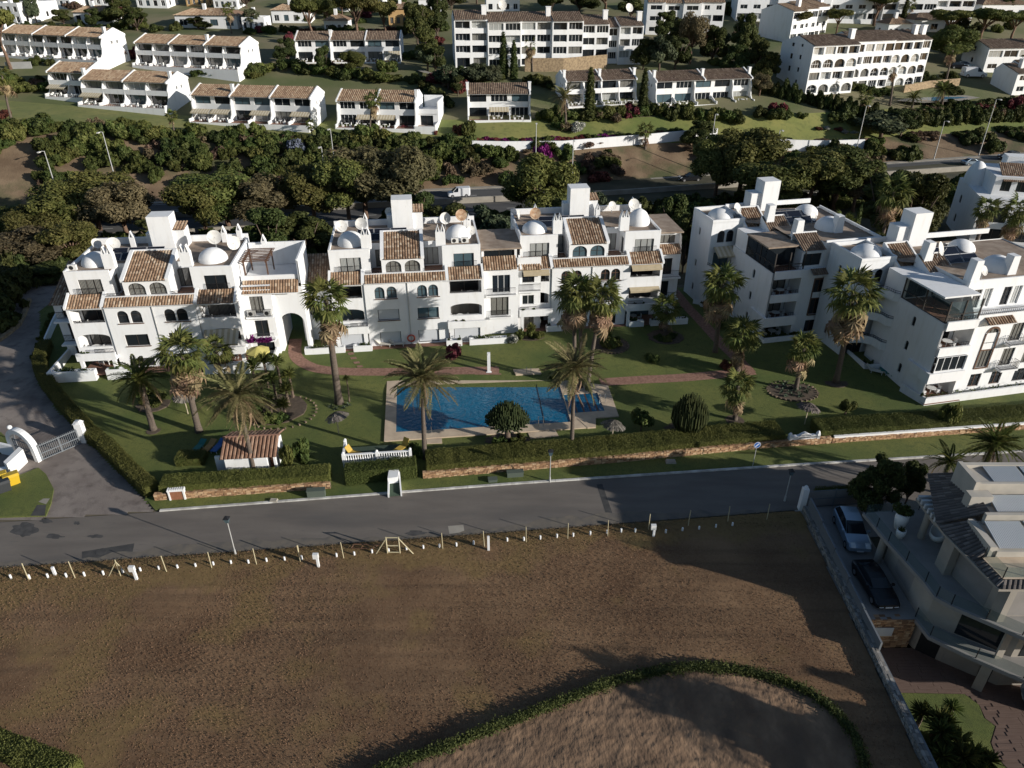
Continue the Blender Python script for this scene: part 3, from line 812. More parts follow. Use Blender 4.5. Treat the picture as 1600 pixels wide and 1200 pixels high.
 w.box(.46, px - .003, 1.66, 1.86, 12.1, 12.34); w.box(18.2 - px, 17.59, 1.66, 1.86, 12.1, 12.34)
 tx = c.get('tx', 7.6)
 tw = MB(); tw.box(tx, tx + 2.5, 8.2, 10.4, 12.12, 16.0); tw.box(tx + 2.503, tx + 3.7, 8.6, 10.4, 12.12, 14.3); tw.box(tx - .7, tx - .003, 8.9, 10.3, 12.12, 13.9)
 tw.poly([(tx + .5, 8.19, 12.9), (tx + 1.9, 8.19, 12.9), (tx + 1.9, 8.19, 15.2), (tx + .5, 8.19, 15.2)])
 tw.build('roof_tower', M['white'], root)
 tiles('tower_tile_cap', root, [(tx + 2.5, 8.4, 14.32), (tx + 3.85, 8.4, 14.32), (tx + 3.85, 10.4, 14.75), (tx + 2.5, 10.4, 14.75)], seed=77)
 for x, y, r, h in c['domes']:
  mb = MB(); mb.dome(x, y, 12.1, r, h); mb.build('roof_dome', M['white'], root, smooth=True)
 for x, y in c['chim']: chimney(root, x, y, 12.1)
 for x, y in c['vents']: vent(root, x, y, 12.1)
 for k in range(3): solar(root, tx - 3.3 + 2.0*k, 6.4, 12.12)
 for k in range(2): solar(root, tx - 3.6 + 2.0*k, 4.9, 12.12, tilt=25)
 for d in c['dish']: dish(root, *d)
 for a in c.get('ac', []): ac_unit(root, *a)
 # iron rails and garden planters
 railing(root, [(1.2, 1.35), (3.6, 1.35)], 9.75, .7); railing(root, [(14.9, 1.35), (17.3, 1.35)], 9.75, .7)
 railing(root, [(4.3, .85), (dx - .1, .85)], 9.62, .35); railing(root, [(dx + dw + .1, .85), (13.3, .85)], 9.62, .35)
 if c['lr'] == 'l': railing(root, [(2.0, -.62), (4.0, -.62)], 3.6, .45)
 else: railing(root, [(13.7, -.62), (15.6, -.62)], 3.6, .45)
 railing(root, [(.35, .28), (3.65, .28)], 6.9, .25); railing(root, [(13.95, .28), (17.65, .28)], 6.9, .25)
 tf = MB()
 for x0, x1 in ((.26, 3.74), (13.86, 17.74)):
  for z in (3.004, 6.004): tf.poly([(x0, -.49 if z < 4 else .42, z), (x1, -.49 if z < 4 else .42, z), (x1, 2.38, z), (x0, 2.38, z)])
 gz = c['gz']; gy = c['gy']
 tf.poly([(.1, gy + .3, gz + .06), (17.9, gy + .3, gz + .06), (17.9, 2.38, gz + .06), (.1, 2.38, gz + .06)])
 tf.poly([(px, 1.0, 9.012), (18.2-px, 1.0, 9.012), (18.2-px, 4.19, 9.012), (px, 4.19, 9.012)])
 tf.build('terrace_floor', M['terrace'], root)
 for i, (x0, x1) in enumerate(c['plant']):
  planter(B, x0, x1, gy, gy + .7, gz + .78)
  potted(root, x0 + .2, x1 - .2, gy + .15, gy + .55, gz + .68, 160, 31*i + c['seed'])
 for i, x0 in enumerate((.2, 14.0)): potted(root, x0, x0 + 1.9, -.7, -.5, 3.55, 70, 5*i + c['seed'], h=.2)
 for a in c.get('awn', []): awning(root, *a)
 fu = MB(); rr = random.Random(c['seed'])          # chairs and tables on the terraces
 for x0, x1 in ((.5, 3.5), (14.1, 17.5)):
  for z in (3.004, 6.004, gz + .07):
   cx = rr.uniform(x0 + .8, x1 - .8); fu.cyl(cx, .9, z + .68, z + .73, .45, n=10); fu.cyl(cx, .9, z, z + .68, .05, n=5)
   for sx in (-.8, .8):
    fu.box(cx+sx-.22, cx+sx+.22, .7, 1.1, z + .4, z + .46); fu.box(cx+sx*1.25-.03, cx+sx*1.25+.03, .7, 1.1, z + .46, z + .9)
    for ax in (-.19, .15):
     for ay in (.72, 1.04): fu.box(cx+sx+ax, cx+sx+ax+.04, ay, ay+.04, z, z + .4)
 fu.build('terrace_furniture', M['frame_white'], root)
 return B
SA = R(6.0); SB = R(7.2)
def off(p, a, d): return (p[0] + d*math.cos(a), p[1] + d*math.sin(a), 0)
A = make_unit('leftmost white apartment block with a pergola roof terrace beside its archway', off((-44.2, 72.75), SA, -4.0), SA, dict(seed=1, g='', gz=1.2, gy=-1.75, gw='dark', m=('dark', 'dark'), a='dark1', l=('dark', 'half', 'dark'), r=('dark', 'half', 'half'),
 p=('half', 'dark'), q=('dark1', 'half'), d='half', lr='l', domes=[(2.6, 4.6, 1.55, 1.3), (15.2, 4.4, 1.6, 1.35)], chim=[(4.7, 3.0), (12.9, 2.6)], vents=[(5.0, 9.6), (15.2, 10.3)],
 dish=[(3.6, 7.6, 12.1, .75, R(25), 30, 'dish', 1.1), (15.2, 6.4, 12.1, .8, R(10), 25, 'dish', 1.9), (16.9, 7.2, 12.1, .8, R(40), 10, 'dish', .9), (1.2, 8.8, 12.1, .6, R(60), 30, 'dish', .8)], ac=[(.9, 2.6, 12.12)],
 plant=[(-3.0, 1.8), (3.0, 6.0), (13.4, 18.4)], awn=[(13.9, 17.7, .1, 5.5, 1.7, 1.1)]))
B1 = make_unit('middle white apartment block with closed roller shutters and a red lifebuoy', off((-17.2, 79.3), SB, -4.0), SB, dict(seed=2, g='shut', gz=.55, gy=-1.25, gw='shut', m=('shut', 'blue'), a='blue', l=('shut', 'blue', 'dark'), r=('shut', 'half', 'dark'),
 p=('curt', 'blue'), q=('half', 'curt'), d='half', lr='l', domes=[(2.7, 4.4, 1.6, 1.5), (15.4, 5.2, 1.6, 1.5)], chim=[(4.6, 2.6), (13.2, 2.6)], vents=[(4.2, 9.8), (16.6, 9.0), (16.9, 7.9)],
 dish=[(1.5, 7.0, 12.1, .72, R(15), 25, 'dish', 1.3), (3.9, 7.0, 12.1, .72, R(-5), 25, 'dish', 1.5), (14.0, 8.2, 12.1, .72, R(20), 20, 'dish', 1.4), (16.0, 7.6, 12.1, .72, R(10), 25, 'dish_rust', 1.9), (17.0, 5.0, 12.1, .55, R(10), 30, 'dish', .8), (7.2, 10.0, 12.1, .55, R(20), 30, 'dish', 1.9)],
 ac=[(14.9, 3.0, 12.12), (16.1, 3.0, 12.12)], plant=[(-3.6, 1.1), (2.1, 4.3), (13.2, 15.1), (16.0, 20.6)]))
B2 = make_unit('white apartment block right of the centre with dark arched windows behind the palm trio', off((5.3, 84.35), SB, -4.4), SB, dict(seed=3, g='', gz=.55, gy=-1.0, gw='dark', m=('dark', 'dark'), a='brown', l=('dark', 'dark', 'half'), r=('blue', 'half', 'dark'),
 p=('curt', 'curt'), q=('curt', 'curt'), d='blue', lr='r', domes=[(2.4, 4.2, 1.6, 1.2), (15.9, 5.2, 1.45, 1.9)], chim=[(5.0, 2.9), (13.4, 3.0)], vents=[(3.2, 9.0), (11.2, 8.0), (16.4, 10.2)],
 dish=[(2.9, 7.2, 12.1, .72, R(5), 15, 'dish_rust', 1.2), (13.6, 10.0, 12.1, .6, R(20), 30, 'dish', .9), (15.6, 7.0, 12.1, .75, R(10), 25, 'dish', 1.9), (.9, 8.9, 12.1, .6, R(70), 10, 'dish', .6)],
 plant=[(3.3, 5.4), (14.0, 15.9), (16.8, 21.7)], awn=[(.4, 3.6, .1, 8.6, .7, .4, 'awning', False), (13.9, 17.7, .1, 8.6, .7, .4, 'awning', False), (13.9, 17.7, .1, 5.6, .7, .3, 'awning', False)]))
# left wing of the leftmost block: lower tiled roof and side balconies
a = A; w = a.w
a.block(-3.2, -.003, 4.0, 11.0, 0, 7.6, f=[(.9, 2.4, 3.2, 5.3, 'rect', 'dark'), (.9, 2.4, .2, 2.3, 'rect', 'dark'), (.8, 2.2, 6.0, 7.3, 'rect', 'dark')], l=[(2, 3, 4, 5.2, 'rect', 'dark1')], skip='r')
tiles('tile_roof', a.root, [(-3.5, 3.6, 7.65), (-.02, 3.6, 7.65), (-.02, 10.9, 10.2), (-3.5, 10.9, 10.2)], seed=5)
w.poly([(-3.2, 4.0, 7.6), (-3.2, 11, 7.6), (-3.2, 11, 10.0)])
railing(a.root, [(-3.1, 3.9), (-.3, 3.9)], 5.9, .8); railing(a.root, [(-3.1, 3.9), (-.3, 3.9)], 3.0, .8)
w.box(-3.2, -.25, 3.0, 3.997, 5.7, 5.9); w.box(-3.2, -.25, 3.0, 3.997, 2.8, 3.0)
# stair bay, pergola terrace and the archway on its right
a.block(18.003, 21.2, 2.6, 9.5, 0, 9.0, f=[(.7, 2.2, 6.1, 8.2, 'rect', 'half'), (.8, 2.3, 3.1, 5.2, 'rect', 'dark'), (.6, 2.6, 1.2, 2.5, 'rect', 'dark')], skip='lr', top=False)
a.block(21.203, 24.6, 3.2, 9.5, 5.9, 9.0, f=[], skip='lr', top=False)
a.facade(21.203, 3.2, 1, 0, 3.4, 0, 5.9, [(.3, 3.1, 0, 5.7, 'arch', 'open', 6.2, 1.3)])
a.facade(24.6, 3.2, 0, 1, 6.3, 0, 12.0); a.facade(21.2, 9.5, 0, -1, 6.9, 0, 9.0)
a.facade(24.6, 9.5, -1, 0, 3.4, 0, 5.9, [(.3, 3.1, 0, 5.7, 'arch', 'open', .2, 1.3)])
w.poly([(18.0, 2.6, 9.4), (21.2, 2.6, 9.4), (21.2, 3.2, 9.4), (24.6, 3.2, 9.4), (24.6, 9.5, 9.4), (18, 9.5, 9.4)])
w.box(18.003, 24.39, 3.55, 3.75, 9.41, 10.3); w.box(18.01, 24.6, 9.3, 9.5, 9.41, 12.2); w.box(24.39, 24.59, 3.3, 9.29, 9.41, 12.2)
tiles('tile_strip', a.root, [(18.1, 2.35, 8.6), (24.3, 2.35, 8.6), (24.3, 3.55, 9.75), (18.1, 3.55, 9.75)], seed=15)
w.poly([(18.1, 2.35, 8.5), (24.3, 2.35, 8.5), (24.3, 3.3, 9.3), (18.1, 3.3, 9.3)])
pg = MB()
for x in (18.4, 20.9): pg.box(x-.07, x+.07, 4.2, 4.34, 9.41, 11.7); pg.box(x-.07, x+.07, 7.6, 7.74, 9.41, 11.7)
for x in (18.4, 20.9): pg.box(x-.06, x+.06, 3.9, 8.0, 11.7, 11.86)
for i in range(9): pg.box(18.1, 21.3, 3.9 + i*.5, 4.0 + i*.5, 11.863, 11.96)
pg.build('pergola', M['frame_brown'], a.root)
railing(a.root, [(18.3, 1.8), (21.1, 1.8)], 6.0, .9); railing(a.root, [(18.9, 1.8), (20.9, 1.8)], 3.0, .9)
w.box(18.2, 21.2, 1.7, 2.597, 5.8, 6.0); w.box(18.8, 21.0, 1.7, 2.597, 2.8, 3.0)
ac_unit(a.root, 18.8, 2.1, 6.0); ac_unit(a.root, 20.6, 2.1, 6.0)
vent(a.root, 19.9, 9.1, 12.2, .3); vent(a.root, 16.9, 10.6, 12.2, 1.2)
w.box(18.45, 20.9, -1.0, -.8, -.05, 1.5); w.box(20.7, 20.9, -.79, 4.0, -.05, 1.7); w.box(-3.2, -3.0, -1.75, 5.0, -.05, 2.0)
potted(a.root, 18.6, 20.5, .2, 1.2, 1.1, 400, 71, h=.7); potted(a.root, 17.9, 20.9, .2, .7, 3.6, 800, 72, 'bougain', h=.4, size=.11, name='bougainvillea')
fm = MB(); fm.poly([(21.25, -.5, .06 + .3), (24.5, -.5, .06 + .3), (24.5, 9.4, .4), (21.25, 9.4, .4)]); fm.build('passage_floor', M['terrace'], a.root)
# middle pieces between the two right-hand blocks
b = B1; w = b.w
b.block(18.003, 22.3, 1.5, 9, 0, 9.3, f=[(1.1, 3.3, 6.1, 8.4, 'rect', 'french'), (.9, 3.1, 3.1, 5.5, 'rect', 'half')], r=[(1, 2, 3.5, 4.8, 'rect', 'slit')], skip='l', top=False)
b.block(18.0, 22.3, 2.9, 9, 9.31, 11.3, f=[(.3, 4.0, 9.7, 11.0, 'rect', 'dark')], r=[(.5, 5, 9.8, 11, 'rect', 'dark')], skip='l', top=False)
rf = MB(); rf.box(17.9, 22.8, 2.2, 9.3, 11.32, 11.5); rf.build('flat_roof', M['deck'], b.root)
tiles('tile_strip', b.root, [(18.1, 1.1, 9.2), (22.1, 1.1, 9.2), (22.1, 2.85, 10.3), (18.1, 2.85, 10.3)], seed=25)
railing(b.root, [(18.4, 1.0), (21.9, 1.0)], 6.0, .9); railing(b.root, [(18.8, 1.2), (21.3, 1.2)], 3.0, .9)
w.box(18.3, 22.0, .9, 1.497, 5.8, 6.0); w.box(18.7, 21.4, 1.1, 1.497, 2.8, 3.0)
b.block(22.303, 25.2, 2.4, 9, 0, 9.2, f=[(.6, 2.1, 6.1, 8.2, 'rect', 'dark'), (.6, 2.1, 3.1, 5.2, 'rect', 'white'), (.6, 2.1, .1, 2.3, 'rect', 'half')], skip='l', top=False)
w.box(22.3, 25.2, 2.41, 2.6, 9.21, 10.1); w.poly([(22.3, 2.4, 9.2), (25.2, 2.4, 9.2), (25.2, 9, 9.2), (22.3, 9, 9.2)]); w.box(22.31, 25.2, 8.8, 9, 9.21, 11.8)
tiles('tile_strip', b.root, [(22.4, 1.9, 8.7), (25.1, 1.9, 8.7), (25.1, 2.6, 9.4), (22.4, 2.6, 9.4)], seed=26)
railing(b.root, [(22.4, 1.8), (25.1, 1.8)], 6.0, .9); railing(b.root, [(22.6, 1.8), (24.6, 1.8)], 3.0, .9)
w.box(22.4, 25.1, 1.7, 2.397, 5.8, 6.0); w.box(22.5, 24.8, 1.7, 2.397, 2.8, 3.0)
b.block(-3.9, -.003, 2.5, 9, 0, 7.3, f=[(1.0, 2.4, 4.0, 5.4, 'rect', 'dark'), (.8, 2.8, .1, 2.3, 'rect', 'shut')], skip='r', top=False)
tiles('tile_roof', b.root, [(-4.0, 2.2, 7.35), (-.02, 2.2, 7.35), (-.02, 7.5, 9.9), (-4.0, 7.5, 9.9)], seed=27)
lb = MB(); n = 20
lb.loft([[( .42*math.cos(2*math.pi*i/n) + .1*math.cos(t)*math.cos(2*math.pi*i/n), -.15 + .1*math.sin(t), .42*math.sin(2*math.pi*i/n) + .1*math.cos(t)*math.sin(2*math.pi*i/n)) for t in [2*math.pi*k/6 for k in range(6)]] for i in range(n + 1)], cap=False)
M['red'] = mat('lifebuoy_red', (.55,.10,.06), .6)
o = lb.build('lifebuoy', M['red'], None, smooth=True); q = b.root.matrix_basis @ Vector((9.0, -.1, 1.5)); o.location = q; o.rotation_euler = (0, 0, SB)
tag(o, 'red lifebuoy hung on the white wall of the middle block', 'lifebuoy')
b = B2; w = b.w                # right-hand stair side of the third block
b.block(18.003, 21.0, 2.5, 10, 0, 9.0, f=[(.5, 2.0, 6.1, 8.3, 'rect', 'dark'), (.4, 1.8, 3.1, 5.2, 'rect', 'dark')], r=[(2, 3, 4, 5.2, 'arch', 'slit')], skip='l', top=False)
b.block(18.003, 21.0, 3.6, 10, 9.01, 11.4, f=[(.3, 2.4, 9.9, 11.0, 'rect', 'half')], skip='l', top=False)
w.poly([(21.0, 2.5, 9.0), (21.0, 3.6, 9.0), (21.0, 3.6, 11.4), (21.0, 2.9, 11.0)])
rf = MB(); rf.box(17.85, 21.2, 2.9, 10.2, 11.42, 11.6); rf.build('flat_roof', M['deck'], b.root)
tiles('tile_strip', b.root, [(18.1, 2.1, 8.95), (21.0, 2.1, 8.95), (21.0, 3.55, 9.8), (18.1, 3.55, 9.8)], seed=35)
for z in (6.0, 3.0):
 railing(b.root, [(18.2, 1.7), (20.9, 1.7)], z, .9); w.box(18.1, 21.0, 1.6, 2.497, z - .2, z)
for q in (A, B1, B2): q.finish()
# ---------------------------------------------------------------- the two corner blocks on the right and the one behind them
def make_corner(label, O, rz, c):
 B = Bld('apartment_block', label, (O[0], O[1], 0), rz, 'apartment block', 'white apartment blocks round the pool garden')
 w = B.w; root = B.root; W = c.get('W', 10.2)
 slits = lambda ys: [(a, a + .5, z, z + 1.1, 'arch', 'slit') for a in ys for z in (1.6, 4.4, 7.2)]
 # L-wing at the back left
 B.block(-2.9, 1.55, 10.7, 16.4, 0, 12.2, f=[(.9, 1.9, 9.5, 11.1, 'arch', 'dark1'), (2.15, 3.15, 9.5, 11.1, 'arch', 'dark1'), (.7, 2.9, 6.1, 8.2, 'rect', 'blue'), (.7, 2.9, 3.1, 5.3, 'rect', 'dark'), (.7, 2.9, .1, 2.4, 'rect', 'dark')], l=[(a, a + .45, z, z + 1.0, 'arch', 'slit') for a in (2.2,) for z in (1.8, 5.2, 9.6)], top=False)
 # front block and the left wall
 B.facade(0, 9.9, 0, -1, 9.9, 0, 9.3, [(5.6, 6.1, 1.5, 2.6, 'arch', 'slit'), (5.6, 6.1, 4.3, 5.4, 'arch', 'slit'), (5.6, 6.1, 7.2, 8.3, 'arch', 'slit')])
 w.poly([(0, 0, 9.3), (0, 9.9, 9.3), (.2, 9.9, 9.3), (.2, 0, 9.3)]); w.poly([(.2, 0, 9.3), (.2, 9.9, 9.3), (.2, 9.9, 0), (.2, 0, 0)])
 B.facade(.2, 2.4, 1, 0, 3.7, 0, 9.0, [(.3, 3.3, .1, 2.4, 'rect', c['s'][0]), (.3, 3.3, 3.1, 5.3, 'rect', c['s'][1]), (.3, 3.3, 6.1, 8.3, 'rect', c['s'][2])])
 for z, h in ((2.75, .75), (5.75, .55), (8.75, .55)):
  w.box(.203, 3.95, -.0 - (.35 if z < 4 else 0), 2.397, z, z + .25); w.box(-.35 if z < 4 else .203, 3.95, -.2 - (.35 if z < 4 else 0), -.003 - (.35 if z < 4 else 0), z - .2, z + .25 + h)
  if z < 4: w.box(-.35, -.003, -.35, 3.0, z - .2, z + 1.0)
  railing(root, [(.4, .08), (3.8, .08)], z + .4, .75, .3)
 w.box(3.953, 4.15, .1, 2.39, 0, 9.3)
 if c.get('enclosed'):        # first-floor balcony glazed in
  B.facade(.21, -.36, 1, 0, 3.7, 3.75, 5.55, [(.1, 3.6, 3.8, 5.5, 'rect', 'white3')]); B.facade(-.01, 3.0, 0, -1, 3.1, 3.75, 5.6, [(.1, 3.0, 3.85, 5.5, 'rect', 'dark')])
 # facade to the right with the tall framed window
 f = [(2.0, 3.5, 3.2, 7.9, 'arch' if c.get('tallarch') else 'rect', c['tall'], .15, .75), (5.0, 6.2 if W < 11 else 6.5, 6.1, 8.2, 'rect', 'half'), (5.0, 6.2 if W < 11 else 6.5, 3.1, 5.2, 'rect', 'half'), (1.9, 3.3, .8, 2.4, 'rect', 'brown'), (4.6, 6.0, .8, 2.4, 'rect', 'brown')]
 if W > 11: f += [(7.6, 9.4, .8, 2.4, 'rect', 'dark'), (7.8, 9.6, 3.1, 5.2, 'rect', 'half'), (7.8, 9.6, 6.1, 8.2, 'rect', 'dark')]
 B.block(4.15, W + 4, .5, 14, 0, 9.2, f=f, r=slits((3.0,)), skip='l')
 fr = MB()                     # brown surround and spandrel panels of the tall window
 for xa, xb in ((6.02, 6.15), (7.65, 7.78)): fr.box(xa, xb, .42, .497, 3.1, 7.8 if not c.get('tallarch') else 7.3)
 fr.box(6.15, 7.65, .42, .497, 3.05, 3.2); fr.box(6.15, 7.65, .55, .64, 5.2, 5.35)
 if c.get('tallarch'):
  n = 10; arc = [(6.9 - .88*math.cos(math.pi*i/n), 7.25 + .88*math.sin(math.pi*i/n)) for i in range(n+1)]; ar2 = [(6.9 - .75*math.cos(math.pi*i/n), 7.15 + .75*math.sin(math.pi*i/n)) for i in range(n+1)]
  for i in range(n): fr.poly([(arc[i][0], .42, arc[i][1]), (arc[i+1][0], .42, arc[i+1][1]), (ar2[i+1][0], .42, ar2[i+1][1]), (ar2[i][0], .42, ar2[i][1])])
 else: fr.box(6.02, 7.78, .42, .497, 7.8, 8.0)
 fr.build('window_surround', M['frame_brown'], root)
 sp = MB(); sp.box(6.16, 7.64, .56, .63, 5.36, 6.1);
 if c.get('tallarch'): sp.box(6.16, 7.64, .56, .63, 6.2, 7.3)
 sp.build('spandrel_panel', M['white'], root)
 tiles('tile_strip', root, [(5.2, -.35, 8.75), (8.6, -.35, 8.75), (8.6, .49, 9.25), (5.2, .49, 9.25)], 'tile_dark' if c['dk'] else 'tile', seed=c['seed'])
 w.poly([(5.2, -.35, 8.65), (8.6, -.35, 8.65), (8.6, .49, 9.1), (5.2, .49, 9.1)])
 for z in (6.0, 3.0):
  bx = 9.0
  w.box(bx - .2, bx + 2.0, -.4, .497, z - .2, z); railing(root, [(bx - .15, .4), (bx - .15, -.33), (bx + 1.95, -.33), (bx + 1.95, .4)], z, .9)
 # upper floor
 if not c.get('pent'):
  B.block(4.0, 6.9, 1.0, 9.0, 9.203, 11.4, f=[(.25, 2.65, 9.5, 11.0, 'rect', 'dark')], top=False)
  tm = 'tile_dark'
  tiles('tile_roof', root, [(3.9, .75, 11.45), (7.0, .75, 11.45), (7.0, 3.4, 12.7), (3.9, 3.4, 12.7)], tm, seed=3 + c['seed'])
  w.box(3.85, 7.05, 3.42, 3.6, 11.4, 12.85); w.poly([(3.9, .75, 11.35), (7.0, .75, 11.35), (7.0, 3.4, 12.6), (3.9, 3.4, 12.6)])
  B.block(6.903, W + 4, .9, 14, 9.203, 12.2, f=[(.7, 1.7, 9.4, 11.3, 'arch', 'dark1')], l=[], top=False)
  dk = MB(); dk.poly([(7, 1, 12.11), (W + 3.9, 1, 12.11), (W + 3.9, 13.9, 12.11), (1.6, 16, 12.11), (1.6, 10.0, 12.11), (4.0, 9.0, 12.11), (4.0, 3.6, 12.11), (7, 3.6, 12.11)]); dk.build('roof_deck', M['deck'], root)
  B.parapet(6.9, W + 4, .9, 14, 12.2, .3, .2, 'fr')
 else:
  B.block(4.3, W + 4, 2.8, 14, 9.203, 12.2, f=[(.9, 1.9, 9.3, 11.4, 'rect', 'half'), (2.2, 3.2, 9.3, 11.4, 'rect', 'whitec'), (4.6, 5.6, 9.3, 11.4, 'rect', 'dark'), (5.9, 6.9, 9.3, 11.4, 'rect', 'whitec')], l=[], top=False)
  w.box(4.16, W + 4, .52, .72, 9.203, 9.55); w.poly([(4.1, .5, 9.0), (4.1, 2.8, 9.0), (4.1, 2.8, 12.0), (4.1, 2.2, 11.6)][::-1])
  dk = MB(); dk.poly([(4.4, 2.9, 12.11), (W + 3.9, 2.9, 12.11), (W + 3.9, 13.9, 12.11), (1.6, 16, 12.11), (1.6, 10.0, 12.11), (4.4, 9.0, 12.11)]); dk.build('roof_deck', M['deck'], root)
  B.parapet(4.3, W + 4, 2.8, 14, 12.2, .25, .2, 'f')
  railing(root, [(4.3, .62), (W + 3.8, .62)], 9.55, .5, .25)
 dk = MB(); dk.poly([(-2.7, 10.9, 12.05), (1.5, 10.9, 12.05), (1.5, 16.2, 12.05), (-2.7, 16.2, 12.05)]); dk.build('roof_deck', M['deck'], root)
 B.parapet(-2.9, 1.55, 10.7, 16.4, 12.15, .4, .2)
 w.box(1.56, W + 4, 16.2, 16.4, 12.1, 12.7)
 # tiled dormer behind the left wall
 B.block(1.6, 4.2, 9.9, 15.9, 0, 11.3, f=[(.5, 1.9, 9.3, 10.6, 'rect', 'brown')], l=[(4.2, 5.0, 9.4, 10.6, 'arch', 'slit')], top=False)
 tiles('tile_roof', root, [(1.5, 9.6, 11.35), (4.3, 9.6, 11.35), (4.3, 13.0, 13.1), (1.5, 13.0, 13.1)], seed=5 + c['seed'])
 for xa, xb in ((1.35, 1.55), (4.25, 4.45)):
  a = [(xa, 9.6, 11.2), (xa, 13.0, 11.2), (xa, 13.0, 13.3), (xa, 9.6, 11.5)]; b = [(xb, p[1], p[2]) for p in a]
  w.poly(a[::-1]); w.poly(b); w.poly([a[3], b[3], b[2], a[2]]); w.poly([a[0], b[0], b[3], a[3]])
 w.box(1.35, 4.45, 13.02, 13.2, 11.2, 13.3)
 B.block(.2, 4.2, 7.0, 9.89, 9.003, 11.6, f=[(.5, 3.2, 9.1, 11.2, 'rect', 'dark')], skip='b')
 tiles('tile_roof', root, [(3.2, 7.2, 11.65), (6.2, 7.2, 11.65), (6.2, 9.6, 12.9), (3.2, 9.6, 12.9)], 'tile_dark', seed=6 + c['seed'])
 w.poly([(3.1, 7.1, 11.5), (3.1, 9.7, 11.5), (3.1, 9.7, 13.05), (3.1, 7.1, 11.8)][::-1]); w.poly([(6.3, 7.1, 11.5), (6.3, 9.7, 11.5), (6.3, 9.7, 13.05), (6.3, 7.1, 11.8)]); w.poly([(3.1, 7.1, 11.5), (6.3, 7.1, 11.5), (6.3, 7.1, 11.8), (3.1, 7.1, 11.8)]); w.poly([(3.1, 9.72, 11.5), (6.3, 9.72, 11.5), (6.3, 9.72, 13.05), (3.1, 9.72, 13.05)])
 # glazed roof terrace over the front block
 gr = MB()
 for x, y in ((.12, .15), (3.9, .15), (.12, 6.8), (3.9, 6.8), (.12, 3.5), (2.0, .15)): gr.box(x - .06, x + .06, y - .06, y + .06, 9.31, 11.7)
 for z in (9.32, 10.2): gr.box(.06, 3.96, .09, .21, z, z + .06); gr.box(.06, .18, .22, 6.7, z, z + .06)
 gr.build('terrace_frame', M['frame_dark'], root)
 gl = MB()
 y0 = 2.3 if not c.get('pent') else .2
 for i in range(3): gl.poly([(.12, 6.7 - i*2.2, 9.4), (.12, 4.6 - i*2.2, 9.4), (.12, 4.6 - i*2.2, 11.6), (.12, 6.7 - i*2.2, 11.6)])
 gl.poly([(.2, y0, 9.4), (3.85, y0, 9.4), (3.85, y0, 11.6), (.2, y0, 11.6)])
 gl.build('terrace_glazing', M['balglass'] if c.get('pent') else M['glass'], root)
 rf = MB(); rf.box(-.1, 4.1, 1.7 if not c.get('pent') else .9, 6.95, 11.72, 11.9); rf.build('terrace_roof', M['deck'] if not c.get('pent') else M['white'], root)
 tf = MB(); tf.poly([(.21, .0, 9.01), (3.94, 0, 9.01), (3.94, 7, 9.01), (.21, 7, 9.01)])
 for z in (3.005, 6.005): tf.poly([(.21, .01, z), (3.94, .01, z), (3.94, 2.38, z), (.21, 2.38, z)])
 tf.poly([(-.2, -1.0, .1 + c['gz']), (4.2, -1.0, .1 + c['gz']), (4.2, 2.38, .1 + c['gz']), (.21, 2.38, .1 + c['gz']), (-.2, 0, .1 + c['gz'])])
 # curved balconies in the corner by the wing
 for z in ((3.0, 6.0, 9.0) if c.get('pent') else (3.0, 6.0)):
  P = [(-2.9, 10.65), (-2.6, 9.6), (-1.2, 9.3), (-.5, 8.6), (-.35, 7.4), (-.003, 7.0), (-.003, 10.65)]
  w.prism(P, z - .25, z, bottom=True)
  for p, q in zip(P[:5], P[1:6]):
   L = math.hypot(q[0]-p[0], q[1]-p[1]); ux, uy = (q[0]-p[0])/L, (q[1]-p[1])/L
   w.obox(((p[0]+q[0])/2 , (p[1]+q[1])/2), (ux, uy), (-uy, ux), L/2 + .05, .09, z - .3, z + .62)
  railing(root, P[:6], z + .62, .3, .3); tf.poly([(x, y, z + .006) for x, y in P])
 tf.build('terrace_floor', M['terrace'], root)
 awning(root, -2.4, .4, 10.65, 9.0, 1.6, .8)
 tw = MB(); tx, ty = 5.6, 14.2
 tw.box(tx, tx + 2.3, ty, ty + 2.2, 12.12, 16.0); tw.box(tx - 1.4, tx - .003, ty + .4, ty + 2.2, 12.12, 14.4); tw.build('roof_tower', M['white'], root)
 for x, y, h in ((3.9, 9.2, 2.6), (4.7, 3.9, 2.3) if not c.get('pent') else (4.9, 3.4, 2.6), (10.6, 4.6, 2.2)):
  mb = MB(); mb.loft([[(x-.55, y-.5, 12.0), (x+.55, y-.5, 12.0), (x+.55, y+.5, 12.0), (x-.55, y+.5, 12.0)], [(x-.4, y-.5, 12+h), (x+.4, y-.5, 12+h), (x+.4, y+.5, 12+h), (x-.4, y+.5, 12+h)]]); mb.build('chimney', M['white'], root)
 for x, y, r, h in ((-.8, 12.9, 1.7, 1.2), (10.4, 6.0, 1.7, 1.5), (11.0, 12.0, 1.5, 1.2)):
  mb = MB(); mb.dome(x, y, 12.1, r, h); mb.build('roof_dome', M['white'], root, smooth=True)
 for k in range(3): solar(root, 6.6 + 2*k, 10.6, 12.12, tilt=30)
 for k in range(2): solar(root, 7.2 + 2*k, 8.2, 12.12, tilt=30)
 for d in c['dish']: dish(root, *d)
 # garden walls
 for p, q in c['gw']:
  L = math.hypot(q[0]-p[0], q[1]-p[1]); ux, uy = (q[0]-p[0])/L, (q[1]-p[1])/L
  w.obox(((p[0]+q[0])/2, (p[1]+q[1])/2), (ux, uy), (-uy, ux), L/2 + .09, .1, -.05, c['gz'] + .8)
 for i, (p, q) in enumerate(c['gw']): potted(root, min(p[0], q[0]) + .3, max(p[0], q[0]), min(p[1], q[1]) + .25, min(p[1], q[1]) + .6, c['gz'] + .7, 140, 60 + i, h=.25)
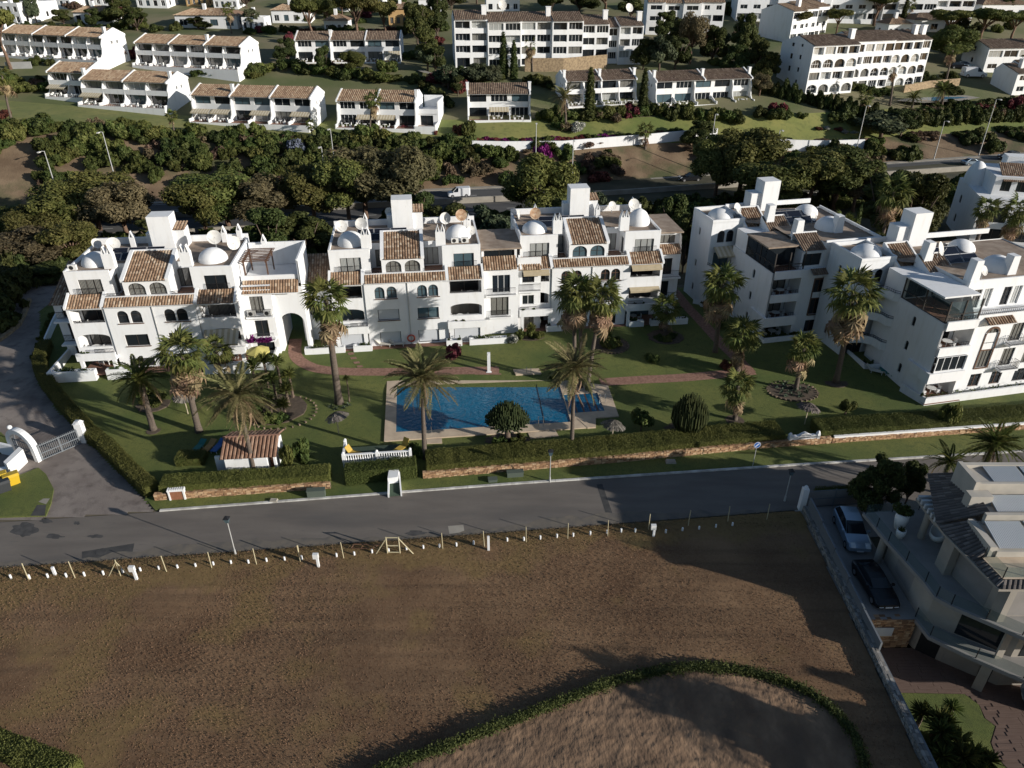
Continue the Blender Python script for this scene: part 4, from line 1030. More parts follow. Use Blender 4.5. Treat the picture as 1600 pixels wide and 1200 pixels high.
 fu = MB()
 for z in (3.01, 6.01, c['gz'] + .12):
  fu.cyl(2.0, 1.0, z + .68, z + .73, .5, n=12); fu.cyl(2.0, 1.0, z, z + .68, .05, n=5)
  for sx in (-.9, .9): fu.box(2+sx-.22, 2+sx+.22, .8, 1.2, z, z + .45); fu.box(2+sx*1.2-.03, 2+sx*1.2+.03, .8, 1.2, z + .45, z + .9)
 fu.build('terrace_furniture', M['frame_white'], root)
 B.finish(); return B
AC = R(12.5)
Cb = make_corner('shaded white corner block with a tall brown framed window and dark glazed roof terrace', (30.65, 81.0), AC, dict(seed=40, gz=.4, dk=True, s=('dark', 'half', 'half'), tall='brown', W=10.2,
 dish=[(1.0, 12.3, 12.1, .75, R(30), 25, 'dish', 1.2), (9.3, 8.0, 12.1, .6, R(20), 25, 'dish', 1.0)], gw=[((-.1, -.8), (4.4, -.8)), ((-.1, -.8), (-.1, .2)), ((-1.4, 10.4), (-.2, 6.8)), ((-1.4, 10.4), (-3.4, 12.0))]))
Db = make_corner('white corner block at the right edge with a glass box terrace and arched window', (43.95, 67.45), AC, dict(seed=50, gz=.15, dk=False, s=('dark', 'half', 'dark'), tall='half', tallarch=True, pent=True, enclosed=True, W=14.5,
 dish=[(5.2, 9.0, 12.1, .8, R(35), 25, 'dish', 1.6), (6.6, 3.9, 12.1, .55, R(20), 30, 'dish', .9)], gw=[((0, -.7), (18, -.7)), ((0, -.7), (-.5, 2.4)), ((-1.7, 7.3), (-1.5, 12.4)), ((-1.7, 7.3), (-.1, 6.9))]))
# block half hidden behind, at the right edge
Eb = Bld('apartment_block', 'white block with a curved balcony behind the dark tree at the right edge', (73.0, 113.0, 0), R(-14), 'apartment block', 'white apartment blocks round the pool garden')
e = Eb; w = e.w
e.block(0, 22, 0, 13, -1, 8.8, f=[(1.2, 4.2, 5.2, 7.6, 'rect', 'dark'), (5.0, 9.0, 5.2, 7.4, 'arch', 'dark', .2, .5), (1.5, 4.4, 2.0, 4.2, 'rect', 'dark'), (5.2, 9.4, 2.0, 4.0, 'arch', 'dark', .2, .5), (11.5, 12.4, 2.6, 4.0, 'arch', 'slit'), (11.5, 12.4, 5.9, 7.2, 'arch', 'slit'), (14, 17, 5.2, 7.4, 'rect', 'half'), (14, 17, 2, 4.2, 'rect', 'dark')], l=[(3, 4, 5.4, 6.8, 'arch', 'slit'), (3, 4, 2.2, 3.6, 'arch', 'slit')])
e.block(2.0, 18, 3.0, 12, 8.803, 11.6, f=[(1.0, 2.4, 9.4, 11.2, 'rect', 'dark'), (3.2, 4.6, 9.4, 11.2, 'rect', 'dark'), (8, 9.5, 9.2, 11.2, 'rect', 'half')])
for z in (4.7, 1.5):
 P = [(4.6, -.003), (4.9, -.9), (6.2, -1.3), (8.0, -1.3), (9.4, -.9), (9.8, -.003)]
 w.prism(P, z - .2, z + .9)
tiles('tile_roof', e.root, [(3.0, 2.6, 11.0), (6.6, 2.6, 11.0), (6.6, 7.0, 12.9), (3.0, 7.0, 12.9)], seed=61)
for x, y in ((1.2, 9.5), (13.0, 7.0)):
 mb = MB(); mb.dome(x, y, 11.6 if x > 2 else 8.8, 1.7, 1.4 if x > 2 else 3.6); mb.build('roof_dome', M['white'], e.root, smooth=True)
tw = MB(); tw.box(5.0, 8.6, 9.4, 11.8, 11.61, 13.4); tw.build('roof_tower', M['white'], e.root)
dish(e.root, 10.0, 8.5, 11.6, .85, R(30), 25, 'dish', 1.4); dish(e.root, 12.5, 5.0, 11.6, .7, R(30), 25, 'dish_rust', 1.2)
e.finish()
# ---------------------------------------------------------------- terraced houses and flats on the hillside
def solve_right(p, ang, uR):
 c, s = math.cos(ang), math.sin(ang); k = (uR - 800) / FPX
 cp, sp = math.cos(PITCH), math.sin(PITCH)
 # (p.x + t c) = k * ((p.y + t s) cp - (p.z-H) sp)
 return (k * (p.y * cp - (p.z - CAM_H) * sp) - p.x) / (c - k * s * cp)
def wingwall(w, x, t, fl=2.65, lean=0.0):
 prof = [(-.0, -3), (-.0, .9), (.5, 1.5), (.8, fl), (.8, fl + .95), (1.15, fl + 1.6), (1.8, fl*2 + .02), (1.8, -3)]
 a = [(x, y, z) for y, z in prof]; b = [(x + t, y, z) for y, z in prof]
 w.poly(a[::-1]); w.poly(b)
 for i in range(len(prof) - 2): w.poly([a[i], b[i], b[i+1], a[i+1]][::-1])
def house_row(label, uvL, uR, ang, n, style='wing', depth=9.0, seed=0, ends='', aw=(), tile='tile_far', dz=0.0, fl=2.65, low=0, units=2, chim=False, stp=None):
 p = TG(*uvL); ang = R(ang); W = solve_right(p, ang, uR); p.z += dz
 B = Bld('house_row', label, p, ang, 'terraced houses', 'white terraced houses on the hillside', 'white_far'); w = B.w
 rr = random.Random(seed); bw = W / n; H = fl * 2
 f = []
 for i in range(n):
  x = i * bw
  f.append((x + .4, x + bw - .4, .1, 2.25, 'rect', rr.choice(['dark', 'dark', 'half', 'blue', 'whitec', 'white3'])))
  if style == 'flat': f.append((x + .55, x + bw - .45, fl + .8, fl + 2.3, 'rect', rr.choice(['dark', 'white', 'blue', 'white3'])))
  else: f.append((x + .5, x + bw - .5, fl + .15, fl + 2.25, 'rect', rr.choice(['dark', 'half', 'whitec', 'white3', 'dark'])))
 for k in range(low): f.append(((n-1-k)*bw + .4, (n-k)*bw - .4, -2.6, -.4, 'rect', 'blue'))
 B.block(0, W, 1.8, depth, -4, H, f=f, l=[(3.5, 4.2, 3.6, 4.4, 'rect', 'white'), (5.0, 5.7, 3.6, 4.4, 'rect', 'white')], r=[(2.2, 2.9, 3.4, 4.2, 'rect', 'white'), (4.0, 4.7, 3.4, 4.2, 'rect', 'white')])
 w.poly([(0, 1.8, H), (0, depth, H), (0, 5.8, H + 1.5)][::-1]); w.poly([(W, 1.8, H), (W, depth, H), (W, 5.8, H + 1.5)])
 if style != 'none':
  for i in range(n + 1):
   x = min(max(i * bw - .11, 0), W - .22)
   if style == 'wing' or i in (0, n) or i % units == 0: wingwall(w, x, .219, fl)
   elif style == 'flat': w.poly([(x, 0, -3), (x + .2, 0, -3), (x + .2, 0, .9), (x, 0, .9)]); w.poly([(x, 0, .9), (x + .2, 0, .9), (x + .2, 1.79, 1.6), (x, 1.79, 1.6)]); w.poly([(x, 0, -3), (x, 0, .9), (x, 1.79, 1.6), (x, 1.79, -3)]); w.poly([(x + .2, 0, -3), (x + .2, 0, .9), (x + .2, 1.79, 1.6), (x + .2, 1.79, -3)][::-1])
 if style == 'wing':
  w.box(.23, W - .23, .82, 1.797, fl - .22, fl); w.box(.23, W - .23, .82, .95, fl + .003, fl + .85)
 # tiled roof, one panel per unit, raised white party walls between
 nu = max(1, n // units); uw = W / nu
 for k in range(nu):
  x0 = k * uw + .16; x1 = (k + 1) * uw - .16; q = rr.uniform(-.06, .06)
  tiles('tile_roof', B.root, [(x0, .95, H - .12), (x1, .95, H - .12), (x1, 5.8, H + 1.55), (x0, 5.8, H + 1.55)], tile, .42, .62, seed*10 + k, r=.1)
  bk = MB(); bk.poly([(x0, depth + .3, H - .1), (x1, depth + .3, H - .1), (x1, 5.8, H + 1.56), (x0, 5.8, H + 1.56)]); bk.build('rear_roof', M['tile_plain'], B.root)
  w.poly([(x0, .95, H - .2), (x1, .95, H - .2), (x1, 1.8, H - .0), (x0, 1.8, H - .0)])
 for k in range(nu + 1):
  x = min(max(k * uw - .15, -.05), W - .25)
  a = [(x, .8, H - .3), (x, .8, H + .06), (x, 5.8, H + 1.8), (x, depth + .2, H + .1), (x, depth + .2, H - .3)]; b = [(x + .3, y, z) for _, y, z in a]
  w.poly(a[::-1]); w.poly(b)
  for i in range(4): w.poly([a[i], b[i], b[i+1], a[i+1]][::-1])
  if chim or rr.random() < .3:
   mb = MB(); mb.box(x - .15, x + .45, 2.6, 3.3, H + .3, H + 2.0); mb.box(x - .22, x + .52, 2.53, 3.37, H + 2.003, H + 2.15); mb.build('chimney', M['white_far'], B.root)
 tf = MB(); tf.poly([(.22, -1.4, .06), (W - .22, -1.4, .06), (W - .22, 1.79, .06), (.22, 1.79, .06)]); tf.build('terrace_floor', M['terrace'], B.root)
 w.box(0, W, -1.55, -1.41, -3.5, .12)
 for i in range(n + 1):
  x = min(max(i * bw - .1, 0), W - .2); w.box(x, x + .199, -1.405, -.004, -3.0, .75)
 for i in aw: awning(B.root, i*bw + .15, (i+1)*bw - .15, .8, fl - .15, 1.5, .6)
 if style == 'wing': railing(B.root, [(.3, -1.35), (W - .3, -1.35)], .1, .7, .5, m='frame_white')
 fu = MB()
 for i in range(n):
  if rr.random() < .75:
   cx = (i + .5) * bw + rr.uniform(-.5, .5); cy = rr.uniform(-.7, .3)
   fu.cyl(cx, cy, .72, .78, .5, n=8); fu.cyl(cx, cy, .07, .72, .05, n=4)
   for sx in (-.85, .85): fu.box(cx+sx-.22, cx+sx+.22, cy-.2, cy+.2, .07, .5); fu.box(cx+sx*1.25-.04, cx+sx*1.25+.04, cy-.2, cy+.2, .5, .95)
 if fu.v: fu.build('terrace_furniture', M['frame_white'], B.root)
 if ends == 'r':       # roof terrace wing on the right
  B.block(W + .003, W + 4.6, 2.6, 10, -4, fl + .1, f=[(.6, 3.4, .1, 2.2, 'rect', 'dark')], skip='l'); w.box(W + 4.4, W + 4.6, 2.6, 10, fl + .103, H - .2); w.box(W + .2, W + 4.39, 9.8, 10, fl + .103, H); B.w.box(W, W + 4.6, 2.4, 2.597, fl - .1, fl + .9); w.box(W + 4.4, W + 4.6, -1.5, 2.59, -3, 1.0); w.box(W, W + 4.39, -1.5, -1.35, -3, .7)
  q = MB(); q.poly([(W, -1.34, .07), (W + 4.39, -1.34, .07), (W + 4.39, 2.59, .07), (W, 2.59, .07)]); q.build('terrace_floor', M['terrace'], B.root)
 B.finish(); return B
M['tile_plain'] = mat('plain_tile_roof', (.26,.165,.105), .95, (.20,.12,.075), 2.0, 5)
house_row('long white row of terraced houses behind the umbrella pine, uppermost on the left', (5, 86), 160, -20, 7, seed=101, units=2)
house_row('row of six white houses with deep balconies below the tiled villa', (213, 102), 377, -16, 6, seed=102)
house_row('pair of white houses with one large beige awning at the left end of its terrace', (78, 150), 138, -13, 2, seed=103, aw=(0,))
house_row('row of four white houses with a bright bare gable on the upper lawn', (129, 163), 264, -13, 4, seed=104, aw=(0,))
house_row('row of six white houses with beige awnings nearest the lawn edge', (301, 189), 487, -9, 6, 'flat', seed=105, aw=(0, 1, 3, 5))
house_row('white house row with a roof terrace at its right end behind the slim palm', (527, 198), 650, -5, 4, 'flat', seed=106, ends='r', aw=(1, 2))
house_row('flat fronted white house row above the stepped garden path', (463, 97), 627, 2, 6, 'flat', seed=107, tile='tile_dark', aw=(5,))
house_row('single white house of three bays with satellite dishes on its dark roof', (731, 187), 829, 3, 3, 'flat', seed=108, tile='tile_dark', units=3, chim=True, aw=(1,))
house_row('white house row beside the feather palm with a shaded left gable', (885, 166), 995, 14, 4, 'wing', seed=109, tile='tile_dark', chim=True)
house_row('white house row with a glazed front stepping down to three storeys at the right', (1025, 166), 1174, 14, 5, 'flat', seed=110, tile='tile_dark', chim=True, low=1, units=2)

def flats(label, uvL, ang, secs, seed, side=(), depth=12, fh=2.8, nf=4, dz=0.0, tile='tile_dark', wall='white_far', uR=None):
 p = TG(*uvL); p.z += dz; ang = R(ang)
 B = Bld('flats', label, p, ang, 'apartment block', 'white apartment blocks on the hillside', wall); w = B.w
 rr = random.Random(seed); x = 0.0
 scale = 1.0
 if uR is not None: scale = solve_right(p, ang, uR) / sum(s[1] for s in secs)
 for k, (nb, Wd, dy, dzz, kinds) in enumerate(secs):
  Wd *= scale; bw = Wd / nb; H = nf * fh + dzz; f = []
  for fl in range(nf):
   for i in range(nb):
    z = fl * fh + dzz if dzz < 0 else fl * fh
    if z < -.6: continue
    kd = kinds[(nf - 1 - fl) % len(kinds)]; a = x*0 + i*bw + .25; b = (i+1)*bw - .25
    st = rr.choice(['white3', 'whitec', 'dark', 'half', 'white3', 'whitec', 'white'])
    if kd == 'r': f.append((a, b, z + .75, z + 2.4, 'rect', st, rr.choice([.35, .9])))
    elif kd == 'a': f.append((a, b, z + .55, z + 2.45, 'arch', st, .5, 1.0))
    elif kd == 'd': f.append((a + .2, b - .2, z + .1, z + 2.35, 'rect', rr.choice(['dark', 'half', 'dark']), .7))
    elif kd == 's': f.append((a + .7, b - .7, z + .9, z + 2.1, 'rect', 'white', .2))
  last = k == len(secs) - 1
  B.block(x, x + Wd, dy, depth, -4, H, f=f, l=(side if k == 0 else ()), r=([(3, 3.8, 2 + 2.8*j, 3.2 + 2.8*j, 'rect', 'dark') for j in range(3)] if last else ()), skip='')
  w.poly([(x, dy, H), (x, depth, H), (x, dy + 6, H + 1.7)][::-1]); w.poly([(x + Wd, dy, H), (x + Wd, depth, H), (x + Wd, dy + 6, H + 1.7)])
  tiles('tile_roof', B.root, [(x + .1, dy - .35, H - .05), (x + Wd - .1, dy - .35, H - .05), (x + Wd - .1, dy + 6, H + 1.75), (x + .1, dy + 6, H + 1.75)], tile, .45, .65, seed + k, r=.1)
  w.poly([(x + .1, dy - .35, H - .12), (x + Wd - .1, dy - .35, H - .12), (x + Wd - .1, dy, H - .02), (x + .1, dy, H - .02)])
  bk = MB(); bk.poly([(x, depth + .3, H - .1), (x + Wd, depth + .3, H - .1), (x + Wd, dy + 6, H + 1.74), (x, dy + 6, H + 1.74)]); bk.build('rear_roof', M['tile_plain'], B.root)
  if k % 2 == 0 or last:
   cx = x + Wd - .6; mb = MB(); mb.box(cx - .6, cx + .6, dy + 2.6, dy + 3.7, H + .4, H + 2.9); mb.box(cx - .7, cx + .7, dy + 2.5, dy + 3.8, H + 2.903, H + 3.1); mb.build('chimney', M['white_far'], B.root)
  x += Wd
 B.finish(); return B
SD = [(4, 4.9, 2 + 2.8*j, 3.2 + 2.8*j, 'rect', 'dark') for j in range(4)] + [(7.5, 8.2, 2.2 + 2.8*j, 3.2 + 2.8*j, 'rect', 'dark') for j in range(4)]
Fb = flats('wide white apartment block with four floors of glazed balconies above a stone retaining wall', (712, 106), 7, [(2, 50, 0, 0, 'rrrd'), (2, 51, -.6, -.5, 'rrrr'), (2, 48, .3, -.5, 'rrrr'), (2, 48, -.6, -.5, 'rrrd'), (2, 42, .6, -1.4, 'rrrd'), (1, 16, 1.4, -2.2, 'rrrs'), (2, 38, .3, -1.8, 'rrrr')], 201, SD, uR=1002)
dish(Fb.root, 12.5, 2.5, 12.2, 1.1, R(10), 20, 'dish', 2.0); dish(Fb.root, 46.0, 4.5, 11.2, 1.1, R(20), 25, 'dish', 2.0)
Gb = flats('white apartment block with tiers of arched balconies above the small kidney pool', (1257, 150), 19, [(4, 68, 0, 0, 'rara'), (4, 60, 1.6, .4, 'rrar'), (3, 46, 2.0, .2, 'raaa'), (1, 18, 3.0, 0, 'rrar')], 202, SD, uR=1452, dz=.0)
Hb = flats('white gable ended row behind the arched apartment block', (1232, 68), 38, [(2, 7, 0, 0, 'rs'), (2, 7, .8, .3, 'rs'), (2, 7, 1.6, .6, 'rs')], 203, nf=3, tile='tile_far', depth=11)
Ib = flats('shaded white block with four tiled roofs high above the tree belt', (1008, 54), -4, [(1, 20, 0, 0, 'sss'), (1, 20, .6, -.2, 'sss'), (1, 20, 0, -.1, 'sss'), (2, 26, .8, 0, 'srs')], 204, nf=3, tile='tile_far', uR=1128, fh=2.9)
Jb = flats('very long white apartment building along the top edge with rows of windows', (1150, 34), -2, [(3, 30, 1, 0, 'rs'), (4, 40, 0, 0, 'sr'), (4, 40, 1, .3, 'rs'), (4, 40, 0, 0, 'rr'), (3, 30, 1.5, -2, 'rs')], 205, nf=5, uR=1520, depth=10)
Kb = flats('white house with a dark tiled roof behind the parked camper at the right edge', (1535, 113), 8, [(3, 14, 0, 0, 'rs'), (2, 9, -1.2, -1, 'rd')], 206, SD[:2], nf=2, fh=3.0, depth=10)
Kc = flats('small white annex with a boxed dormer window below the house at the right edge', (1580, 149), 12, [(1, 4, 0, 0, 's'), (1, 6, .8, .6, 's')], 207, nf=2, fh=2.6, depth=8)

def villa(label, uvL, uR, ang, h, depth, seed, roof='hip', wall='white_far', tile='tile_far', dz=0.0, nwin=4):
 p = TG(*uvL); p.z += dz; ang = R(ang); W = solve_right(p, ang, uR)
 B = Bld('villa', label, p, ang, 'villa', 'villas at the top of the hill', wall); rr = random.Random(seed)
 f = []
 for i in range(nwin):
  a = W * (i + .25) / nwin; f.append((a, a + W / nwin * .5, .6, min(2.3, h - .4), 'rect', rr.choice(['dark', 'white', 'half', 'blue'])))
  if h > 5: f.append((a, a + W / nwin * .5, 3.6, 5.0, 'rect', rr.choice(['dark', 'white', 'half'])))
 B.block(0, W, 0, depth, -4, h, f=f, l=[(2, 3, .8, 2.2, 'rect', 'dark')], r=[(2, 3, .8, 2.2, 'rect', 'dark')])
 rise = 1.7; o = .5; m = min(W, depth) * .4
 if roof == 'hip':
  a, b, c, d = (-o, -o, h), (W + o, -o, h), (W + o, depth + o, h), (-o, depth + o, h); e = (m, depth/2, h + rise); g = (W - m, depth/2, h + rise)
  tiles('tile_roof', B.root, [a, b, g, e], tile, .5, .7, seed, r=.1)
  q = MB(); q.poly([b, c, g]); q.poly([c, d, e, g]); q.poly([d, a, e]); q.build('side_roof', M['tile_plain'], B.root)
 else: B.parapet(0, W, 0, depth, h, .5)
 mb = MB(); mb.box(W*.4, W*.4 + .9, depth*.35, depth*.35 + .9, h, h + rise + 1.3); mb.build('chimney', M['white_far'], B.root)
 B.finish(); return B
villa('white villa with a tall plain facade in the top left corner', (-6, 38), 36, -12, 5.5, 9, 301, 'flat')
villa('stepped white villa in the top left corner next to the cypress', (38, 30), 68, -10, 4.5, 8, 302, 'flat')
villa('small white house with a hipped tile roof between garden trees', (118, 37), 176, -6, 3.2, 7, 303)
villa('wide tiled villa with a white portico above the six house row', (276, 43), 372, -4, 3.4, 10, 304)
villa('white villa with a tiled gable left of the paired umbrella pines', (426, 36), 486, 0, 3.6, 8, 305)
villa('flat roofed white villa with railings along the top edge', (480, 18), 545, 0, 5.6, 8, 306, 'flat')
villa('ochre villa with a hipped tile roof right of the paired umbrella pines', (608, 40), 648, 4, 4.6, 7, 307, wall='ochre')
villa('orange walled house glimpsed at the top edge', (292, 10), 325, -4, 5.0, 7, 308, wall='ochre')
villa('white house with a tile roof tucked behind the dark trees at the top', (760, 18), 812, 5, 4.0, 8, 309)
villa('low tiled house near the top right corner among pines', (1425, 50), 1512, 6, 3.4, 9, 310, tile='tile_dark')
villa('white tiled house in the top right corner', (1530, 28), 1602, 4, 4.0, 9, 311)
villa('white house behind the six house row at upper left', (215, 12), 262, -6, 4.8, 8, 312)

for i, (u, v, u2, an, h, d, rf, lab) in enumerate([(75, 13, 112, -10, 4.5, 8, 'flat', 'flat roofed white house along the top edge near the left corner'), (140, 9, 180, -8, 4, 8, 'hip', 'hipped white house at the top edge above the small one'), (335, 14, 372, -4, 3.6, 8, 'hip', 'white tiled house at the top edge right of the orange walled one'), (560, 10, 600, 0, 5, 8, 'flat', 'white cubic house behind the umbrella pines at the top edge'), (655, 22, 690, 3, 4.4, 8, 'hip', 'white house between the dark trees left of the wide block'), (1385, 58, 1420, 8, 3.6, 7, 'hip', 'low white house behind the right end of the arched block'), (380, 48, 415, 0, 3.2, 7, 'flat', 'low flat white house left of the umbrella pines'), (508, 52, 545, 2, 3.4, 7, 'hip', 'white house under the left umbrella pines')]): villa(lab, (u, v), u2, an, h, d, 330 + i, rf)
def wall_run(name, label, uvs, h, m, t=.3, cat='wall', below=1.2, cap=None):
 """free-standing wall along photo points on the terrain"""
 P = [TG(u, v) for u, v in uvs]; mb = MB()
 for p, q in zip(P[:-1], P[1:]):
  d = (q - p); L = math.hypot(d.x, d.y); n = Vector((-d.y, d.x, 0)) / L * t
  a = [(p.x, p.y, p.z - below), (q.x, q.y, q.z - below), (q.x + n.x, q.y + n.y, q.z - below), (p.x + n.x, p.y + n.y, p.z - below)]
  b = [(p.x, p.y, p.z + h), (q.x, q.y, q.z + h), (q.x + n.x, q.y + n.y, q.z + h), (p.x + n.x, p.y + n.y, p.z + h)]
  mb.poly(b); mb.poly([a[0], a[1], b[1], b[0]]); mb.poly([a[2], a[3], b[3], b[2]]); mb.poly([a[1], a[2], b[2], b[1]]); mb.poly([a[3], a[0], b[0], b[3]])
 return tag(mb.build(name, M[m]), label, cat)
wall_run('retaining_wall', 'long white retaining wall under the red hedge above the highway bank', [(738, 236), (790, 237), (880, 236), (925, 232), (1000, 226), (1075, 219), (1120, 216)], 2.1, 'white_far')
wall_run('retaining_wall', 'white retaining wall under the flower bed to the right of the lone bank tree', [(1190, 232), (1240, 236), (1290, 237), (1348, 235)], 2.4, 'white_far')
M['stone_far'] = mat('ochre_stone', (.38,.28,.17), .95, (.22,.16,.10), 2.2, 6, bump=.4, bscale=3)
wall_run('retaining_wall', 'ochre stone retaining wall in front of the wide apartment block', [(820, 112), (880, 112), (948, 106)], 3.2, 'stone_far')
wall_run('garden_wall', 'grey block wall below the uppermost row at the left edge', [(10, 108), (50, 107)], 1.6, 'grey_wall')
wall_run('garden_wall', 'low stone wall under the terrace of the six house row', [(300, 112), (368, 112)], 1.4, 'beige')
wall_run('garden_wall', 'stone wall with a white top behind the kidney pool', [(1412, 145), (1450, 138), (1498, 134)], 1.8, 'stone_far')
# ---------------------------------------------------------------- plants: meshes shared by every copy
def lobes_mesh(name, lobes, n, size, m, seed, aspect=1.5, shell=.35, up=.3, jitter=.7, droop=0.0):
 """leaf quads through the shells of ellipsoid lobes (cx,cy,cz,rx,ry,rz); 'shade' is a natural tint per clump and leaf"""
 r = np.random.default_rng(seed); L = np.array(lobes, float)
 vol = (L[:, 3] * L[:, 4] * L[:, 5]) ** .66; pick = r.choice(len(L), n, p=vol / vol.sum())
 d = r.normal(0, 1, (n, 3)); d /= np.linalg.norm(d, axis=1)[:, None]
 # clumps on the lobes
 k = 14; cd = r.normal(0, 1, (len(L), k, 3)); cd /= np.linalg.norm(cd, axis=2)[:, :, None]
 ci = r.integers(0, k, n); c = cd[pick, ci]
 mixf = r.uniform(0, 1, n) < .72
 d = np.where(mixf[:, None], c + r.normal(0, .26, (n, 3)), d); d /= np.linalg.norm(d, axis=1)[:, None]
 rad = 1 - np.abs(r.normal(0, shell, n)); rad = np.clip(rad, .15, 1.08)
 P = L[pick, :3] + d * rad[:, None] * L[pick, 3:6]
 tint = r.uniform(0, 1, (len(L), k))[pick, ci] * .6 + r.uniform(0, 1, n) * .4
 V, F = leaf_cloud(P, d + np.array([[0, 0, up]]), size, seed + 1, aspect, jitter)
 if droop: V[:, 2] -= droop * np.linalg.norm(V[:, :2], axis=1)
 return npmesh(name, V, F, m, tint)
def trunk_mesh(name, paths, m):
 mb = MB()
 for path, r in paths: mb.tube(path, r, 7)
 return mb.mesh(name, m, smooth=True)
def make_pine(seed, H, Rc, n, m, flat=.42, trunk='bark_red', lobn=9, tall=.62, size=.22):
 r = random.Random(seed); L = []; T = []
 top = Vector((r.uniform(-.5, .5), r.uniform(-.5, .5), H * tall * .7))
 T.append(([(0, 0, -.8), (r.uniform(-.2, .2), r.uniform(-.2, .2), H*.25), top], [.34, .27, .2]))
 for i in range(lobn):
  a = 2*math.pi*(i*(2.618 if lobn > 11 else 1) + r.uniform(-.3, .3))/lobn * (1 if i else 0); q = Rc * (r.uniform(.42, .72) if i > 1 else r.uniform(0, .25))
  z = H * (tall + (1 - tall) * (r.uniform(.15 if lobn > 11 else .25, .85 if lobn > 11 else .75) - .35 * (q/Rc)**2))
  rr = Rc * r.uniform(.30, .48)
  L.append((q*math.cos(a), q*math.sin(a), z, rr, rr, rr*(r.uniform(.7, .95) if lobn > 11 else r.uniform(.45, .65))))
  mid = top.lerp(Vector((q*math.cos(a), q*math.sin(a), z)), .5) + Vector((0, 0, -.2))
  T.append(([top * r.uniform(.7, 1.0), mid, (q*math.cos(a), q*math.sin(a), z + rr*.1)], [.15, .1, .05]))
 return (lobes_mesh('crown', L, n, size, m, seed, aspect=1.7, shell=.30, up=.6), trunk_mesh('trunk', T, M[trunk]))
def make_round(seed, H, Rc, n, m, size=.13, bare=.25, lobn=16):
 r = random.Random(seed); L = []; T = []
 hb = H * bare
 T.append(([(0, 0, -.8), (r.uniform(-.2, .2), r.uniform(-.2, .2), hb), (0, 0, H*.6)], [.22, .17, .08]))
 for i in range(lobn):
  t = r.uniform(0, 1); a = r.uniform(0, 6.28); q = Rc * r.uniform(.2, .8); z = hb + (H - hb) * (.2 + .62*t)
  rr = Rc * r.uniform(.24, .46) * (1.1 - .4*t)
  L.append((q*math.cos(a)*(1.1-.6*t), q*math.sin(a)*(1.1-.6*t), z, rr, rr, rr*.85))
  T.append(([(0, 0, hb), (q*math.cos(a)*.5, q*math.sin(a)*.5, (hb+z)/2), (q*math.cos(a)*.9, q*math.sin(a)*.9, z)], [.1, .07, .03]))
 return (lobes_mesh('crown', L, n, size, m, seed), trunk_mesh('trunk', T, M['bark']))
def make_shrub(seed, m, n=3200, size=.085, h=1.0):
 r = random.Random(seed); L = []
 for i in range(10):
  a = r.uniform(0, 6.28); q = r.uniform(0, .78)
  rr = r.uniform(.22, .46); L.append((q*math.cos(a), q*math.sin(a), h*r.uniform(.22, .7), rr, rr, rr*r.uniform(.7, 1.2)*h))
 return lobes_mesh('foliage', L, n, size, m, seed, shell=.3)
VAR = {
    'pine': [make_pine(400 + i, 9.5, 4.6, 22000, M['pine'], tall=.42, lobn=17, size=.135) for i in range(3)],
    'pine_dry': [make_pine(420 + i, 9.5, 4.6, 14000, M['pine_dry'], tall=.45, lobn=15, size=.135) for i in range(2)],
    'umbrella': [make_pine(440 + i, 8.5, 4.2, 14000, M['pine'], size=.15, tall=.72, lobn=10) for i in range(2)],
    'dark': [make_round(460 + i, 8.0, 3.4, 16000, M['dark_leaf'], bare=.12) for i in range(3)],
    'olive': [make_round(480 + i, 6.0, 2.8, 6000, M['olive_leaf'], size=.18) for i in range(2)],
    'shrub': [make_shrub(500 + i, M['shrub']) for i in range(4)],
    'light': [make_shrub(520 + i, M['shrub_light']) for i in range(3)],
    'dry': [make_shrub(540 + i, M['shrub_dry'], 1800, .075) for i in range(3)],
    'red': [make_shrub(560 + i, M['red_leaf'], 2600) for i in range(2)],
    'bougain': [make_shrub(570 + i, M['bougain'], 1200) for i in range(1)],
    'blossom': [make_shrub(575 + i, M['white_flower'], 2600, .075) for i in range(1)],
    'blue': [make_shrub(578 + i, M['blue_flower'], 2600, .08) for i in range(1)],
    'hedgy': [make_shrub(580 + i, M['dark_leaf'], 3200) for i in range(2)],
    'garden': [make_shrub(590 + i, M['shrub'], 3200, .07) for i in range(2)],
    'garden_light': [make_shrub(594 + i, M['shrub_light'], 3200, .07) for i in range(2)],
}
def cyp(seed, m):
 r = random.Random(seed); L = [(0, 0, .08 + .1*i, .105*(1 - (i/10)**2.2) + .012, .105*(1 - (i/10)**2.2) + .012, .09) for i in range(10)]
 return lobes_mesh('foliage', L, 2500, .022, m, seed, aspect=2.2, shell=.2, up=1.2)
VAR['cypress'] = [cyp(600, M['dark_leaf'])]
VAR['conifer'] = [lobes_mesh('foliage', [(0, 0, .1 + .09*i, .30*(1 - i/10.5), .30*(1 - i/10.5), .07) for i in range(10)], 3500, .03, M['dark_leaf'], 602, up=-.1)]
prnd = random.Random(99)
def tree(name, label, kind, pos, H, Wd=None, cat='tree', group=None, rz=None):
 """a tree of height H (crown width Wd) standing at pos"""
 v = VAR[kind]; k = prnd.randrange(len(v)); base = {'pine': (9.5, 9.0), 'pine_dry': (9.5, 9.0), 'umbrella': (8.3, 8.4), 'dark': (8.0, 6.6), 'olive': (6.0, 5.6)}[kind]
 t = thing(name, label, cat, pos, prnd.uniform(0, 6.28) if rz is None else rz, group)
 sz = H / base[0]; sx = (Wd / base[1]) if Wd else sz
 t.scale = (sx, sx, sz)
 link('crown', v[k][0], t); link('trunk', v[k][1], t)
 return t
